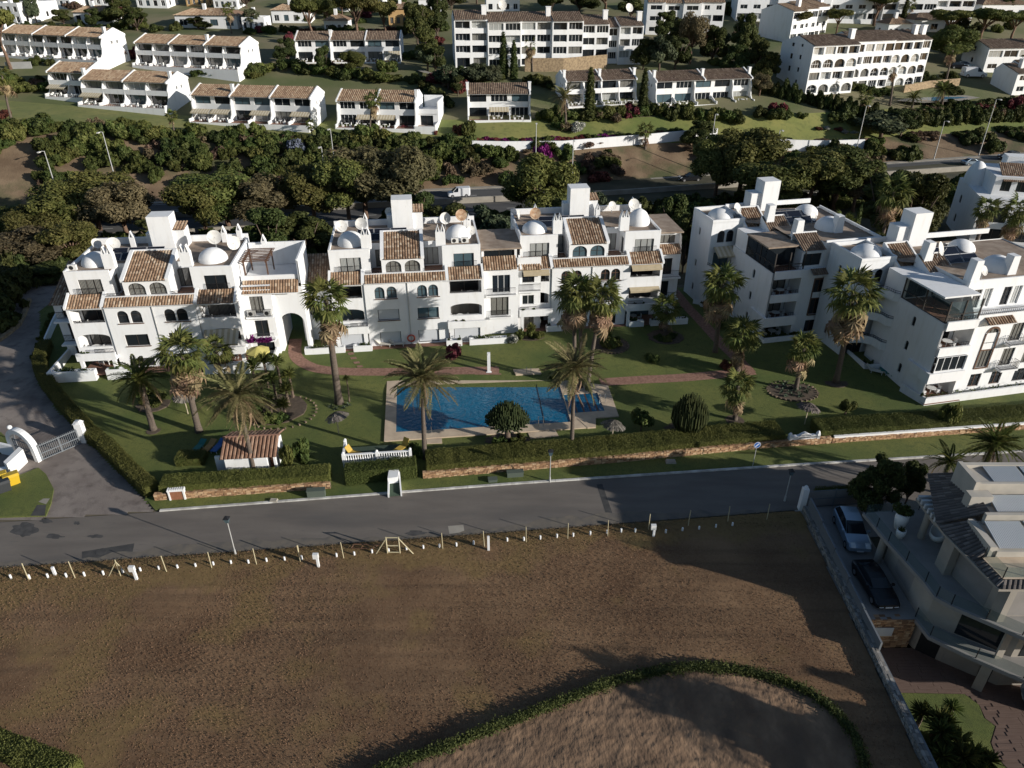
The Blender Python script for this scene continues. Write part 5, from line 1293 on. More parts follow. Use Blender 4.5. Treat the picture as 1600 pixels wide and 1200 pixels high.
def shrub(name, label, kind, pos, Wd, H, cat='shrub', group=None):
 v = VAR[kind]; me = v[prnd.randrange(len(v))]
 o = link(name, me, None, pos, prnd.uniform(0, 6.28))
 o.scale = (Wd/2, Wd/2, H)
 return tag(o, label, cat, group)
def at_top(u, vtop, y, zg=None):
 """ground point below photo point (u, vtop) at depth y, and the height up to it"""
 dx, dy, dz = ray(u, vtop); x = dx * y / dy; z = tz(x, y) if zg is None else zg
 return Vector((x, y, z)), CAM_H + dz * y / dy - z
def px2m(px, p): return px / FPX * math.hypot(p.y, CAM_H - p.z)

# --- the pine belt between the gardens and the highway
belt = [  # u, v top, depth, width px, kind, label
    (0, 330, 120, 80, 'pine', 'olive green pine cut by the left edge of the photo'),
    (45, 325, 116, 80, 'pine', 'olive green pine second from the left edge in the belt'),
    (85, 292, 122, 100, 'pine', 'olive pine left in the bushy trio behind the leftmost block'),
    (132, 278, 124, 110, 'pine', 'tallest olive pine in the bushy trio behind the leftmost block'),
    (178, 288, 120, 95, 'pine_dry', 'partly brown pine right in the bushy trio behind the leftmost block'),
    (305, 280, 122, 85, 'pine', 'dark green pine just right of the left roof tower'),
    (340, 266, 126, 110, 'pine', 'large dark green pine above the pergola terrace'),
    (392, 282, 124, 90, 'pine_dry', 'brown tinged pine right of the one above the pergola'),
    (40, 368, 106, 100, 'pine_dry', 'brownish pine with bare limbs beside the access lane'),
    (100, 350, 108, 80, 'pine', 'low olive pine behind the left wing of the leftmost block'),
    (480, 262, 128, 85, 'pine', 'dark green pine left of the brownish pair behind the middle block'),
    (535, 250, 128, 85, 'pine', 'green pine touching the brownish pair on its left'),
    (560, 236, 130, 110, 'pine_dry', 'left brownish pine with a forked bare trunk behind the middle block'),
    (612, 240, 128, 100, 'pine_dry', 'right brownish pine behind the middle block'),
    (470, 330, 112, 90, 'dark', 'dark tree filling the gap over the archway'),
    (650, 290, 120, 70, 'dark', 'dark bushy tree just right of the middle roof tower'),
    (842, 252, 126, 95, 'pine', 'rounded pine standing in front of the white van'),
    (1130, 215, 143, 75, 'pine', 'left half of the lone dark pine clump by the far carriageway'),
    (1170, 203, 141, 95, 'pine', 'lone tall dark pine overlapping the far carriageway'),
    (1215, 250, 130, 105, 'pine', 'left pine in the dark group behind the shaded corner block'),
    (1275, 246, 132, 90, 'umbrella', 'middle umbrella pine in the dark group behind the shaded corner block'),
    (1320, 238, 134, 100, 'pine', 'tallest pine in the dark group behind the shaded corner block'),
    (1352, 250, 132, 70, 'pine_dry', 'half dry pine at the right end of the dark group'),
    (1405, 262, 118, 90, 'dark', 'broad dark leafy tree left of the palm crown at upper right'),
    (1450, 258, 114, 90, 'dark', 'big round dark tree right of the palm crown at upper right'),
    (240, 330, 112, 80, 'dark', 'dark tree behind the left roof tower'),
    (410, 318, 110, 80, 'dark', 'dark tree behind the pergola terrace'),
    (1060, 300, 112, 60, 'dark', 'dark tree in the gap between the third block and the corner block'),
    (1078, 330, 104, 50, 'dark', 'lower dark tree in the gap left of the corner block'),
    (700, 318, 118, 80, 'dark', 'dark tree below the white van'),
    (760, 322, 116, 70, 'olive', 'grey green tree below and right of the white van'),
    (940, 300, 118, 60, 'olive', 'grey green tree right of the third roof tower'),
    (5, 420, 96, 90, 'dark', 'dark tree at the left edge beside the access lane'),
    (70, 410, 100, 70, 'dark', 'dark tree behind the left wing of the leftmost block'),
    (1385, 360, 104, 60, 'dark', 'low dark tree behind the roofs of the nearest corner block'),
]
for u, vt, y, wp, kind, lab in belt:
 p, h = at_top(u, vt, y); tree('pine_tree' if 'pine' in kind or kind == 'umbrella' else 'broadleaf_tree', lab, kind, p, h * 1.04, px2m(wp, p) * 1.12, group='trees between the apartments and the highway')
G1 = 'bushes along the near side of the highway'
for i in range(190):
 u = prnd.uniform(-40, 1640); p = TG(u, 300)
 if 205 < u < 275 or 640 < u < 760: continue
 y = hwF(p.x) - 21.5 - abs(prnd.gauss(0, 7)) ;
 if y < 104: y = prnd.uniform(104, 118)
 x = p.x * y / max(p.y, 1)
 k = prnd.choice(['shrub', 'shrub', 'hedgy', 'hedgy', 'shrub', 'light'])
 shrub('thicket_bush', 'dark bush in the thicket ' + next(w for a, w in ((190, 'left of the first roof tower'), (480, 'behind the leftmost block'), (780, 'behind the middle block'), (1070, 'behind the third block'), (1300, 'behind the shaded corner block'), (9999, 'behind the nearest corner block')) if u < a), k, (x, y, tz(x, y) - .3), prnd.uniform(3.5, 6), prnd.uniform(1.6, 3.4), group=G1)
p, h = at_top(1010, 322, 111); shrub('oleander', 'white flowering oleander behind the third block roof', 'blossom', (p.x - 1.5, p.y, p.z), 7.0, h * .95, 'shrub')
p, h = at_top(1347, 318, 106); o = link('conifer', VAR['conifer'][0], None, p); o.scale = (h*.42, h*.42, h); tag(o, 'narrow dark conifer behind the roofs of the corner blocks', 'tree')

# --- shrubs on the bank above the highway
G2 = 'shrubs covering the bank above the highway'
nb = 0
for i in range(900):
 if nb >= 285: break
 u = prnd.uniform(-30, 1640); t = prnd.random()
 k = (u - 800) / FPX / 1.038; ys, zs = knots(k); y = ys[2] * (1-t) + ys[3] * t; z = zs[2] * (1-t) + zs[3] * t; x = k * y
 if u < 330: dens = .25 + .75 * (t > .45)
 elif u < 790: dens = .35 + .65 * (t > .28)
 elif u < 1000: dens = .3
 elif u < 1180: dens = .22 * (t > .3)
 elif u < 1400: dens = .5
 else: dens = .12 + .9 * (t > .8)
 if prnd.random() > dens: continue
 nb += 1
 if u < 790: kd = prnd.choices(['shrub', 'hedgy', 'light', 'dry'], [5, 2, 2, 1 if t > .4 else 4])[0]
 elif u < 1180: kd = prnd.choices(['shrub', 'dry', 'red'], [3, 5, .6])[0]
 else: kd = prnd.choices(['shrub', 'hedgy', 'dry', 'light'], [4, 3, 3, 1])[0]
 Wd = prnd.uniform(3.6, 6.6); H = prnd.uniform(1.5, 3.2)
 if u > 750 and t > .75: H *= .55
 shrub('shrub', '%s shrub on the %s bank %s' % ({'dry': 'dry brown', 'red': 'reddish', 'light': 'bright green', 'hedgy': 'dark'}.get(kd, 'green'), 'upper' if t > .66 else ('lower' if t < .33 else 'middle'), next(w for a, w in ((70, 'at the left edge'), (160, 'between the two leftmost street lamps'), (300, 'right of the tall left street lamp'), (460, 'below the awninged house row'), (560, 'near the pale blue flowering shrub'), (700, 'below the roof terrace house'), (800, 'above the white van'), (900, 'below the red shrub wall'), (1030, 'under the white retaining wall'), (1130, 'near the lone bank pine'), (1260, 'below the right retaining wall'), (1400, 'right of the retaining walls'), (1500, 'under the tall dark hedge'), (9999, 'at the right edge')) if u < a)), kd, (x, y, z - .3), Wd, H, group=G2)
p = TG(465, 240); shrub('shrub', 'pale blue flowering shrub on the overgrown bank', 'blue', (p.x, p.y, p.z + .2), 5.5, 3.0)
# crest hedge at the edge of the lawns, dense and fairly even
G3 = 'hedge shrubs along the lower edge of the hillside lawns'
for u in range(-20, 735, 17):
 v = np.interp(u, [0, 400, 740], [196, 219, 228]); p = TG(u, v)
 shrub('hedge_shrub', 'dark shrub in the hedge below the ' + next(w for a, w in ((70, 'lawn at the left edge'), (290, 'row of four white houses'), (510, 'awninged house row'), (9999, 'roof terrace house')) if u < a), prnd.choice(['shrub', 'hedgy', 'shrub']), (p.x, p.y - .8, p.z - .6), prnd.uniform(3.4, 4.6), prnd.uniform(1.9, 2.5), group=G3)
for u in range(735, 1070, 13):
 v = np.interp(u, [735, 860, 1000, 1070], [222, 222, 214, 208]); p = TG(u, v)
 shrub('red_hedge_shrub', 'dark red shrub in the row on top of the white retaining wall', prnd.choice(['red', 'red', 'shrub', 'bougain'] if u < 960 else ['dry', 'shrub', 'red']), (p.x, p.y + .5, p.z - .2), prnd.uniform(2.4, 3.4), prnd.uniform(.9, 1.4), group='red shrubs along the retaining wall')
p = TG(848, 262); shrub('bougainvillea', 'purple red bougainvillea hanging over the gap in the white retaining wall', 'bougain', (p.x, p.y, p.z), 4.5, 5.0, 'shrub')
for u in range(1400, 1620, 15):
 p = TG(u, np.interp(u, [1400, 1600], [196, 186])); shrub('hedge_shrub', 'tall dark shrub in the hedge above the bare bank at upper right', 'hedgy', (p.x, p.y, p.z - .3), 4.2, 3.4, group='tall hedge below the kidney pool')
for u in range(1195, 1400, 14):
 v = np.interp(u, [1195, 1400], [146, 196]) ; p = TG(u, v); shrub('hedge_conifer', 'dark conifer in the row screening the arched apartment block', 'hedgy', (p.x, p.y, p.z - .3), 3.4, prnd.uniform(2.6, 4.2), group='conifer screen in front of the arched block')
p, h = at_top(1388, 168, 176); tree('broadleaf_tree', 'broad olive tree over the end of the white retaining wall', 'olive', p, h, px2m(90, p), 'tree')
p, h = at_top(1155, 195, 160);

# --- trees and bushes among the houses: u, v base, height m, width m, kind, label
hillt = [
    (17, 108, 13.5, 12, 'umbrella', 'tall umbrella pine over the left end of the uppermost row'),
    (490, 66, 11, 11, 'umbrella', 'left umbrella pine of the three above the flat fronted row'),
    (560, 64, 12, 13, 'umbrella', 'middle umbrella pine of the three above the flat fronted row'),
    (603, 62, 10, 9, 'umbrella', 'right umbrella pine of the three above the flat fronted row'),
    (1236, 62, 7.5, 9, 'umbrella', 'small umbrella pine against the white gable'),
    (1306, 55, 7, 8, 'umbrella', 'small umbrella pine left behind the arched block'),
    (1365, 40, 9, 13, 'umbrella', 'broad umbrella pine behind the arched block roof'),
    (1478, 62, 8, 12, 'umbrella', 'umbrella pine over the low tiled house at upper right'),
    (1530, 66, 9, 15, 'umbrella', 'wide umbrella pine at the upper right edge'),
    (1578, 64, 8, 11, 'umbrella', 'rightmost umbrella pine by the top right house'),
    (1478, 98, 9, 12, 'pine', 'green pine at the right end of the arched block'),
    (668, 108, 11, 8, 'dark', 'dark tree left of the wide apartment block'),
    (652, 70, 12, 9, 'dark', 'tall dark tree beside the ochre villa'),
    (684, 62, 13, 9, 'dark', 'tall dark tree behind the wide apartment block on its left'),
    (700, 140, 6, 8, 'olive', 'grey green olive tree below the wide apartment block'),
    (745, 132, 5, 9, 'olive', 'low spreading olive tree left of the slim cypresses'),
    (770, 135, 5, 7, 'olive', 'small olive tree beside the slim cypresses'),
    (716, 150, 5, 5, 'dark', 'dark tree above the red shrub by the three bay house'),
    (1005, 108, 8, 7, 'dark', 'dark tree at the right end of the wide apartment block'),
    (1030, 112, 9, 8, 'olive', 'grey tree behind the stepping house row'),
    (1055, 108, 9, 9, 'dark', 'dark bushy tree behind the stepping house row'),
    (1078, 100, 12, 8, 'pine_dry', 'brown crowned tree on a pale leaning trunk'),
    (1112, 100, 11, 9, 'dark', 'dark tree right of the brown crowned tree'),
    (1040, 62, 9, 9, 'dark', 'dark tree below the shaded four roof block'),
    (1060, 80, 9, 9, 'dark', 'second dark tree below the shaded four roof block'),
    (1160, 90, 12, 9, 'dark', 'tall dark tree between the shaded block and the white gable'),
    (1180, 110, 9, 8, 'dark', 'dark tree left of the arched block gable'),
    (1145, 118, 8, 8, 'dark', 'dark tree behind the end of the stepping house row'),
    (1195, 130, 8, 7, 'dark', 'dark tree at the foot of the arched block gable'),
    (1186, 150, 5, 5, 'pine_dry', 'reddish brown tree at the right end of the stepping row'),
    (190, 40, 9, 11, 'dark', 'round dark tree behind the small hipped house'),
    (150, 42, 6, 7, 'dark', 'dark garden tree left of the small hipped house'),
    (215, 48, 7, 9, 'dark', 'dark tree above the gap between the two upper rows'),
    (310, 46, 4, 8, 'dark', 'low dark trees in front of the wide tiled villa'),
    (395, 46, 6, 8, 'olive', 'grey tree right of the wide tiled villa'),
    (100, 40, 5, 7, 'dark', 'dark tree between the top left villas and the hipped house'),
    (860, 20, 9, 12, 'dark', 'dark tree on the skyline left of centre top'),
    (905, 20, 9, 12, 'dark', 'dark tree rising behind the wide apartment block roof'),
    (945, 18, 10, 13, 'pine_dry', 'bare brown tree behind the wide apartment block roof'),
    (985, 30, 9, 11, 'dark', 'dark tree at the right behind the wide apartment block'),
    (1215, 8, 8, 9, 'dark', 'dark tree at the top edge over the white gable'),
    (705, 15, 9, 10, 'dark', 'dark tree at the top edge left of the wide block'),
    (250, 8, 9, 10, 'dark', 'dark tree at the top edge by the orange house'),
    (90, 6, 8, 10, 'dark', 'dark tree at the top edge near the left corner'),
    (385, 12, 8, 9, 'dark', 'dark tree at the top edge above the wide tiled villa'),
    (580, 12, 9, 9, 'dark', 'dark tree at the top edge above the umbrella pines'),
    (745, 6, 8, 10, 'olive', 'grey green tree at the top edge left of centre'),
    (1545, 15, 9, 12, 'dark', 'dark tree at the top edge near the right corner'),
    (1585, 110, 5, 7, 'dark', 'dark tree in front of the house at the right edge'),
    (1405, 215, 7, 9, 'dark', 'dark tree on the bank right of the retaining wall'),
    (1090, 232, 6.5, 8, 'dark', 'dark pine covering the gap between the two retaining walls'),
]
for u, v, H, Wd, kind, lab in hillt:
 tree('pine_tree' if kind in ('umbrella', 'pine', 'pine_dry') else 'broadleaf_tree', lab, kind, TG(u, v), H, Wd, group='trees among the hillside houses')
G4 = 'garden bushes between the hillside houses'
def bushes(u0, v0, u1, v1, n, W, H, kind, lab):
 for i in range(n):
  t = (i + prnd.uniform(.2, .8)) / n; p = TG(u0 + (u1-u0)*t, v0 + (v1-v0)*t + prnd.uniform(-2, 2))
  shrub('garden_bush', lab, kind if isinstance(kind, str) else prnd.choice(kind), (p.x, p.y, p.z - .2), W*prnd.uniform(.8, 1.25), H*prnd.uniform(.75, 1.25), group=G4)
bushes(40, 100, 165, 96, 9, 4, 1.8, ['shrub', 'hedgy'], 'dark bush below the uppermost house row')
bushes(190, 92, 210, 92, 2, 4.5, 2.6, 'red', 'dark red shrub by the gable of the uppermost row')
bushes(310, 118, 395, 118, 6, 5, 1.9, ['hedgy', 'shrub'], 'dark bush below the row of six deep balconies')
bushes(380, 122, 425, 110, 3, 6, 2.4, 'light', 'rounded green bush right of the row of six deep balconies')
bushes(445, 108, 600, 126, 13, 5.5, 2.4, ['shrub', 'hedgy', 'shrub'], 'dark bush in the thicket below the flat fronted row')
bushes(0, 145, 70, 140, 6, 5, 2.0, ['light', 'shrub'], 'palm like bush on the slope at the left edge')
bushes(845, 188, 1005, 180, 14, 4.2, 2.3, ['shrub', 'light', 'hedgy'], 'green bush in the garden below the gabled white row')
bushes(1000, 178, 1150, 190, 13, 4.4, 2.6, ['shrub', 'light', 'hedgy'], 'green bush in the garden below the stepping row')
bushes(860, 200, 910, 205, 3, 4, 2.0, ['shrub', 'blossom', 'dry'], 'flowering bush at the edge of the lower lawn')
bushes(715, 205, 735, 212, 2, 4, 2.6, ['light', 'red'], 'pale flowering bush left of the three bay house')
bushes(705, 145, 728, 140, 2, 4.5, 3.2, 'red', 'dark red shrub above the three bay house')
bushes(735, 128, 790, 122, 5, 4.5, 2.0, ['shrub', 'hedgy'], 'dark bush below the left part of the wide apartment block')
bushes(820, 128, 870, 140, 4, 4, 1.8, ['shrub', 'hedgy'], 'dark bush below the ochre retaining wall')
bushes(1210, 178, 1390, 200, 5, 3, 1.3, 'light', 'small round bush on the right-hand lawn')
bushes(1330, 140, 1390, 150, 5, 3.4, 1.8, ['shrub', 'light'], 'clipped bush in front of the arched apartment block')
bushes(1440, 120, 1500, 150, 7, 4, 1.7, 'hedgy', 'clipped hedge bush beside the path to the kidney pool')
bushes(1450, 172, 1600, 160, 9, 4.4, 1.7, 'hedgy', 'dark bush behind the kidney pool hedge')
bushes(1270, 200, 1345, 208, 5, 2.4, .7, ['blossom', 'red'], 'low white flowering bush above the right retaining wall')
bushes(640, 120, 700, 170, 7, 5, 2.2, ['hedgy', 'shrub'], 'dark bush on the slope left of the three bay house')
bushes(640, 45, 700, 48, 4, 6, 3, 'hedgy', 'dark bush beside the ochre villa')
bushes(380, 50, 640, 54, 14, 5, 2, ['hedgy', 'shrub', 'red'], 'garden bush along the villas above the flat fronted row')
bushes(0, 45, 280, 48, 12, 5, 2, ['hedgy', 'shrub'], 'garden bush behind the uppermost house row')
bushes(1000, 20, 1200, 24, 8, 8, 3.5, 'hedgy', 'dark bush on the wooded top edge')
bushes(560, 190, 700, 212, 5, 1.8, .9, ['light', 'red'], 'small bush on the lawn by the roof terrace house')
bushes(1505, 80, 1600, 90, 6, 6, 2.4, 'hedgy', 'dark bush above the house at the right edge')
EX = [(0,38,210,122),(200,42,418,126),(72,92,304,178),(285,122,525,215),(515,130,700,220),(455,42,645,108),(725,125,838,200),(846,105,1004,172),(985,102,1185,192),(690,0,1008,118),(1196,42,1475,172),(1180,8,1305,72),(1000,0,1135,62),(1130,0,1530,42),(1500,60,1600,158),(0,150,740,240),(740,192,1420,260),(1390,130,1530,175)]
n = 0
while n < 120:
 u, v = prnd.uniform(-10, 1610), prnd.uniform(6, 190)
 if any(a <= u <= c and b <= v <= d for a, b, c, d in EX): continue
 n += 1; p = TG(u, v); side = next(w for a, w in ((230, 'far left'), (460, 'left'), (700, 'centre left'), (1010, 'centre'), (1200, 'right of the wide block'), (9999, 'far right')) if u < a)
 if n % 4 == 0 and v < 120: tree('broadleaf_tree', 'leafy tree among the houses, %s of the hillside' % side, prnd.choice(['dark', 'dark', 'olive', 'pine']), p, prnd.uniform(5, 8.5), prnd.uniform(5, 8), group='scattered trees on the hillside')
 else: shrub('hill_bush', 'bush between the hillside houses, %s part' % side, prnd.choice(['shrub', 'hedgy', 'light', 'shrub', 'dry', 'red']), (p.x, p.y, p.z - .3), prnd.uniform(3.5, 7), prnd.uniform(1.4, 3), group='scattered bushes on the hillside')
for u, v, h, lab in [(33, 32, 11, 'tall slim cypress in the top left corner'), (787, 122, 10, 'left slim cypress below the wide apartment block'), (803, 124, 8.5, 'right slim cypress below the wide apartment block'), (920, 188, 10.5, 'slim cypress in front of the gabled white row'), (1003, 180, 9.5, 'slim cypress between the gabled row and the stepping row'), (1408, 42, 8, 'slim cypress behind the arched block')]:
 p = TG(u, v); o = link('cypress', VAR['cypress'][0], None, p); o.scale = (h, h, h); tag(o, lab, 'tree', 'cypresses on the hillside')

# ---------------------------------------------------------------- palms
def fan_frond(seed, dead=False):
 r = random.Random(seed); V = []; F = []; S = []
 def tri(*p):
  n = len(V); V.extend(p); F.append(tuple(range(n, n + len(p))))
 L = 1.05; dr = -.25 if not dead else -.1
 n0 = len(V); V += [(0, -.02, 0), (0, .02, 0), (L, .012, dr*L*.4), (L, -.012, dr*L*.4)]; F.append((n0, n0+1, n0+2, n0+3)); S.append(.25)
 nseg = 13; base = Vector((L, 0, dr*L*.4)); Rr = .95 if not dead else .75
 for i in range(nseg):
  a = R(-105 + 210*i/(nseg-1)); fold = .10*(1 if i % 2 else -1)
  da = R(8.5); rr = Rr * (1 - .18*abs(math.sin(a))) * r.uniform(.85, 1.08)
  p1 = base + Vector((math.cos(a-da)*rr*.55, math.sin(a-da)*rr*.55, fold*.4 - .06)); p2 = base + Vector((math.cos(a+da)*rr*.55, math.sin(a+da)*rr*.55, -fold*.4 - .06))
  tip = base + Vector((math.cos(a)*rr, math.sin(a)*rr, -.22 - .35*r.random()*abs(math.sin(a)) - (.2 if dead else .12)))
  n = len(V); V += [tuple(base), tuple(p1), tuple(tip), tuple(p2)]; F.append((n, n+1, n+2, n+3)); S.append(r.uniform(.2, 1))
 me = bpy.data.meshes.new('frond'); me.from_pydata(V, [], F); me.materials.append(M['palm_dead' if dead else 'palm'])
 at = me.attributes.new('shade', 'FLOAT', 'FACE'); at.data.foreach_set('value', S); return me
def feather_frond(seed, L=3.2, m='palm_date', droop=.55, w=.42):
 r = random.Random(seed); V = []; F = []; S = []; n = 12; pts = []
 for i in range(n + 1):
  t = i / n; pts.append(Vector((L*(t - .12*t*t), 0, L*(.10*t - droop*t*t))))
 for i in range(n):
  q = len(V); V += [(*pts[i].xy, pts[i].z), (pts[i].x, .03, pts[i].z - .02), (pts[i+1].x, .02, pts[i+1].z - .02), (*pts[i+1].xy, pts[i+1].z)]; F.append((q, q+1, q+2, q+3)); S.append(.9)
  for k in range(4):
   t = (i + k/4) / n; p = pts[i].lerp(pts[i+1], k/4); ll = w * (math.sin(math.pi*min(1, t*.9 + .12)) ** .6) * r.uniform(.8, 1.15)
   for sg in (-1, 1):
    d = Vector((.55, sg*.8, -.28 + r.uniform(-.12, .22))) * ll; q = len(V)
    V += [tuple(p), tuple(p + Vector((.07, 0, 0)) + d*.5), tuple(p + d), tuple(p + Vector((-.03, 0, 0)) + d*.5)]; F.append((q, q+1, q+2, q+3)); S.append(r.uniform(.15, 1))
 me = bpy.data.meshes.new('frond'); me.from_pydata(V, [], F); me.materials.append(M[m])
 at = me.attributes.new('shade', 'FLOAT', 'FACE'); at.data.foreach_set('value', S); return me
FAN = [fan_frond(i) for i in range(5)]; FAND = [fan_frond(30 + i, True) for i in range(3)]
FEA = [feather_frond(i, 3.3, droop=.42 + .08*i, w=.52) for i in range(4)]; FEAD = [feather_frond(20 + i, 3.0, 'palm_dead', .9, .34) for i in range(2)]
FEAG = [feather_frond(40 + i, 2.6, 'palm', .5 + .1*i, .42) for i in range(3)]
def palm(name, label, pos, H, lean=(0, 0), kind='fan', size=1.0, n=34, nd=26, r0=.3, group=None, seed=0, zshow=-.3):
 """trunk tapering up to a head of separate fronds; lean = offset of the head from the foot"""
 t = thing(name, label, 'palm tree', pos, 0, group); rr = random.Random(seed)
 mb = MB(); path = []; rad = []
 for i in range(9):
  q = i / 8; path.append((lean[0]*q**1.5, lean[1]*q**1.5, zshow + (H - zshow)*q)); rad.append(r0*(1.35 if i == 0 else 1.0)*(1 - .38*q))
 rings = []
 mb.tube(path, rad, 8); mb.build('trunk', M['trunk'], t, smooth=True)
 top = Vector((lean[0], lean[1], H))
 sets = {'fan': (FAN, FAND), 'feather': (FEA, FEAD), 'green': (FEAG, FEAD)}[kind]
 def put(me, az, el, s, roll=0.0):
  o = link('frond', me, t, top + Vector((0, 0, rr.uniform(-.12, .15))))
  o.rotation_euler = (roll, -el, az); o.scale = (s, s, s); return o
 for i in range(n):
  el = R(75) - R(118 if kind == 'fan' else 92) * ((i + .5) / n) ** .9
  put(rr.choice(sets[0]), i * 2.39996 + rr.uniform(-.2, .2), el + rr.uniform(-.2, .16), size * rr.uniform(.72, 1.02), rr.uniform(-.3, .3))
 for i in range(nd):
  if kind == 'fan': o = put(rr.choice(sets[1]), i*2.39996 + 1 + rr.uniform(-.3, .3), R(-40) - R(48)*rr.random(), size*rr.uniform(.9, 1.2), rr.uniform(-.4, .4)); o.location.z -= rr.uniform(0, 1.3)*size
  else: put(rr.choice(sets[1]), i*2.39996 + rr.uniform(-.3, .3), R(-25) - R(50)*rr.random(), size*rr.uniform(.7, .95), rr.uniform(-.4, .4))
 return t
def palm_px(name, label, foot, head, kind='fan', size=1.0, n=34, nd=26, r0=.3, group=None, seed=0, sz=0.0, onhill=False):
 """foot and head (crown centre) given as photo points; the head is kept at the foot's depth"""
 p = TG(*foot) if onhill else G(foot[0], foot[1], sz)
 dx, dy, dz = ray(*head); x = dx * p.y / dy; H = CAM_H + dz * p.y / dy - p.z
 return palm(name, label, p, H, (x - p.x, 0), kind, size, n, nd, r0, group, seed)
GP1 = 'palms in the pool garden'
palm_px('fan_palm', 'tall fan palm with a shaggy skirt in front of the leftmost block', (311, 675), (283, 553), size=1.55, n=34, nd=40, r0=.36, group=GP1, seed=1)
palm_px('fan_palm', 'tall fan palm with a thick dark trunk standing by the brick path', (530, 630), (509, 470), size=1.6, n=36, nd=34, r0=.42, group=GP1, seed=2)
palm_px('fan_palm', 'left palm of the trio in front of the third block', (897, 598), (896, 462), size=1.35, n=30, nd=34, r0=.26, group=GP1, seed=3, sz=.2)
palm_px('fan_palm', 'middle palm of the trio in front of the third block', (907, 604), (905, 455), size=1.35, n=30, nd=30, r0=.26, group=GP1, seed=4, sz=.2)
palm_px('fan_palm', 'right leaning palm of the trio in front of the third block', (918, 608), (941, 466), size=1.4, n=32, nd=34, r0=.26, group=GP1, seed=5, sz=.2)
palm_px('fan_palm', 'tall fan palm at the left end of the shaded corner block', (1117, 552), (1128, 444), size=1.6, n=36, nd=34, r0=.32, group=GP1, seed=6, sz=.4)
palm_px('fan_palm', 'mid height fan palm beside the brick path corner', (1152, 580), (1160, 522), size=1.45, n=36, nd=12, r0=.34, group=GP1, seed=7, sz=.3)
palm_px('fan_palm', 'short fan palm in a bare ring left of the oval flower bed', (1148, 656), (1153, 603), size=1.2, n=34, nd=6, r0=.30, group=GP1, seed=8)
palm_px('fan_palm', 'short fan palm growing out of the oval flower bed', (1243, 609), (1256, 545), size=1.15, n=34, nd=8, r0=.28, group=GP1, seed=9, sz=.1)
palm_px('fan_palm', 'tallest fan palm in front of the nearest corner block', (1306, 597), (1333, 458), size=1.85, n=36, nd=48, r0=.34, group=GP1, seed=10, sz=.15)
palm_px('fan_palm', 'young fan palm in front of the right end of the third block', (1039, 520), (1042, 482), size=1.25, n=34, nd=4, r0=.30, group=GP1, seed=11, sz=.5)
palm_px('fan_palm', 'short green palm against the awning of the leftmost block', (345, 588), (338, 548), size=1.1, n=30, nd=4, r0=.28, group=GP1, seed=12, sz=1.0)
palm_px('date_palm', 'stout palm with arching fronds on the left lawn', (240, 672), (218, 592), 'green', size=1.2, n=40, nd=4, r0=.36, group=GP1, seed=13)
palm_px('date_palm', 'pale drooping date palm with its trunk in front of the tiled pool hut', (398, 738), (371, 618), 'feather', size=1.3, n=40, nd=14, r0=.24, group=GP1, seed=14)
palm_px('date_palm', 'date palm with wide drooping fronds at the near left pool corner', (664, 717), (660, 592), 'feather', size=1.25, n=50, nd=6, r0=.24, group=GP1, seed=15)
palm_px('date_palm', 'wind blown date palm at the near right pool corner', (893, 702), (897, 575), 'feather', size=1.2, n=44, nd=8, r0=.22, group=GP1, seed=16)
GP2 = 'palms on the hillside and by the highway'
palm_px('fan_palm', 'slim fan palm in front of the house row with a roof terrace', (578, 219), (582, 155), size=1.3, n=26, nd=14, r0=.22, group=GP2, seed=20, onhill=True)
palm_px('date_palm', 'bare looking feather palm left of the gabled white row', (884, 198), (882, 152), 'feather', size=1.3, n=34, nd=10, r0=.3, group=GP2, seed=21, onhill=True)
palm_px('fan_palm', 'scruffy dead headed palm in front of the wide apartment block', (832, 112), (829, 68), size=1.3, n=6, nd=34, r0=.22, group=GP2, seed=22, onhill=True)
palm_px('fan_palm', 'tall bare palm trunk cut by the left edge of the photo', (18, 187), (3, 118), size=1.5, n=24, nd=10, r0=.26, group=GP2, seed=23, onhill=True)
palm_px('fan_palm', 'small palm on the lawn left of the awninged house row', (272, 206), (269, 182), size=.9, n=24, nd=2, r0=.18, group=GP2, seed=24, onhill=True)
palm_px('fan_palm', 'small palm on the lawn in front of the awninged house row', (488, 213), (485, 194), size=.8, n=24, nd=2, r0=.16, group=GP2, seed=25, onhill=True)
palm_px('fan_palm', 'young palm on top of the white retaining wall', (1008, 232), (1009, 203), size=1.2, n=26, nd=4, r0=.3, group=GP2, seed=26, onhill=True)
palm_px('fan_palm', 'fan palm by the wide tiled villa', (362, 52), (356, 14), size=1.3, n=26, nd=8, r0=.2, group=GP2, seed=27, onhill=True)
palm_px('fan_palm', 'dead palm stem in front of the arched apartment block', (1390, 165), (1397, 108), size=1.0, n=2, nd=26, r0=.3, group=GP2, seed=28, onhill=True)
palm_px('fan_palm', 'green fan palm below the arched apartment block', (1352, 182), (1353, 152), size=1.3, n=30, nd=4, r0=.25, group=GP2, seed=29, onhill=True)
palm_px('date_palm', 'bushy palm left of the kidney pool', (1425, 168), (1428, 153), 'green', size=1.1, n=30, nd=0, r0=.3, group=GP2, seed=30, onhill=True)
palm_px('date_palm', 'feather palm beside the kidney pool', (1471, 170), (1473, 140), 'green', size=1.4, n=32, nd=6, r0=.3, group=GP2, seed=31, onhill=True)
palm_px('fan_palm', 'tall palm at the right end of the arched apartment block', (1477, 130), (1489, 78), size=1.3, n=18, nd=20, r0=.28, group=GP2, seed=32, onhill=True)
palm_px('fan_palm', 'palm behind the arched block near the long top building', (1415, 40), (1424, 6), size=1.2, n=24, nd=8, r0=.2, group=GP2, seed=33, onhill=True)
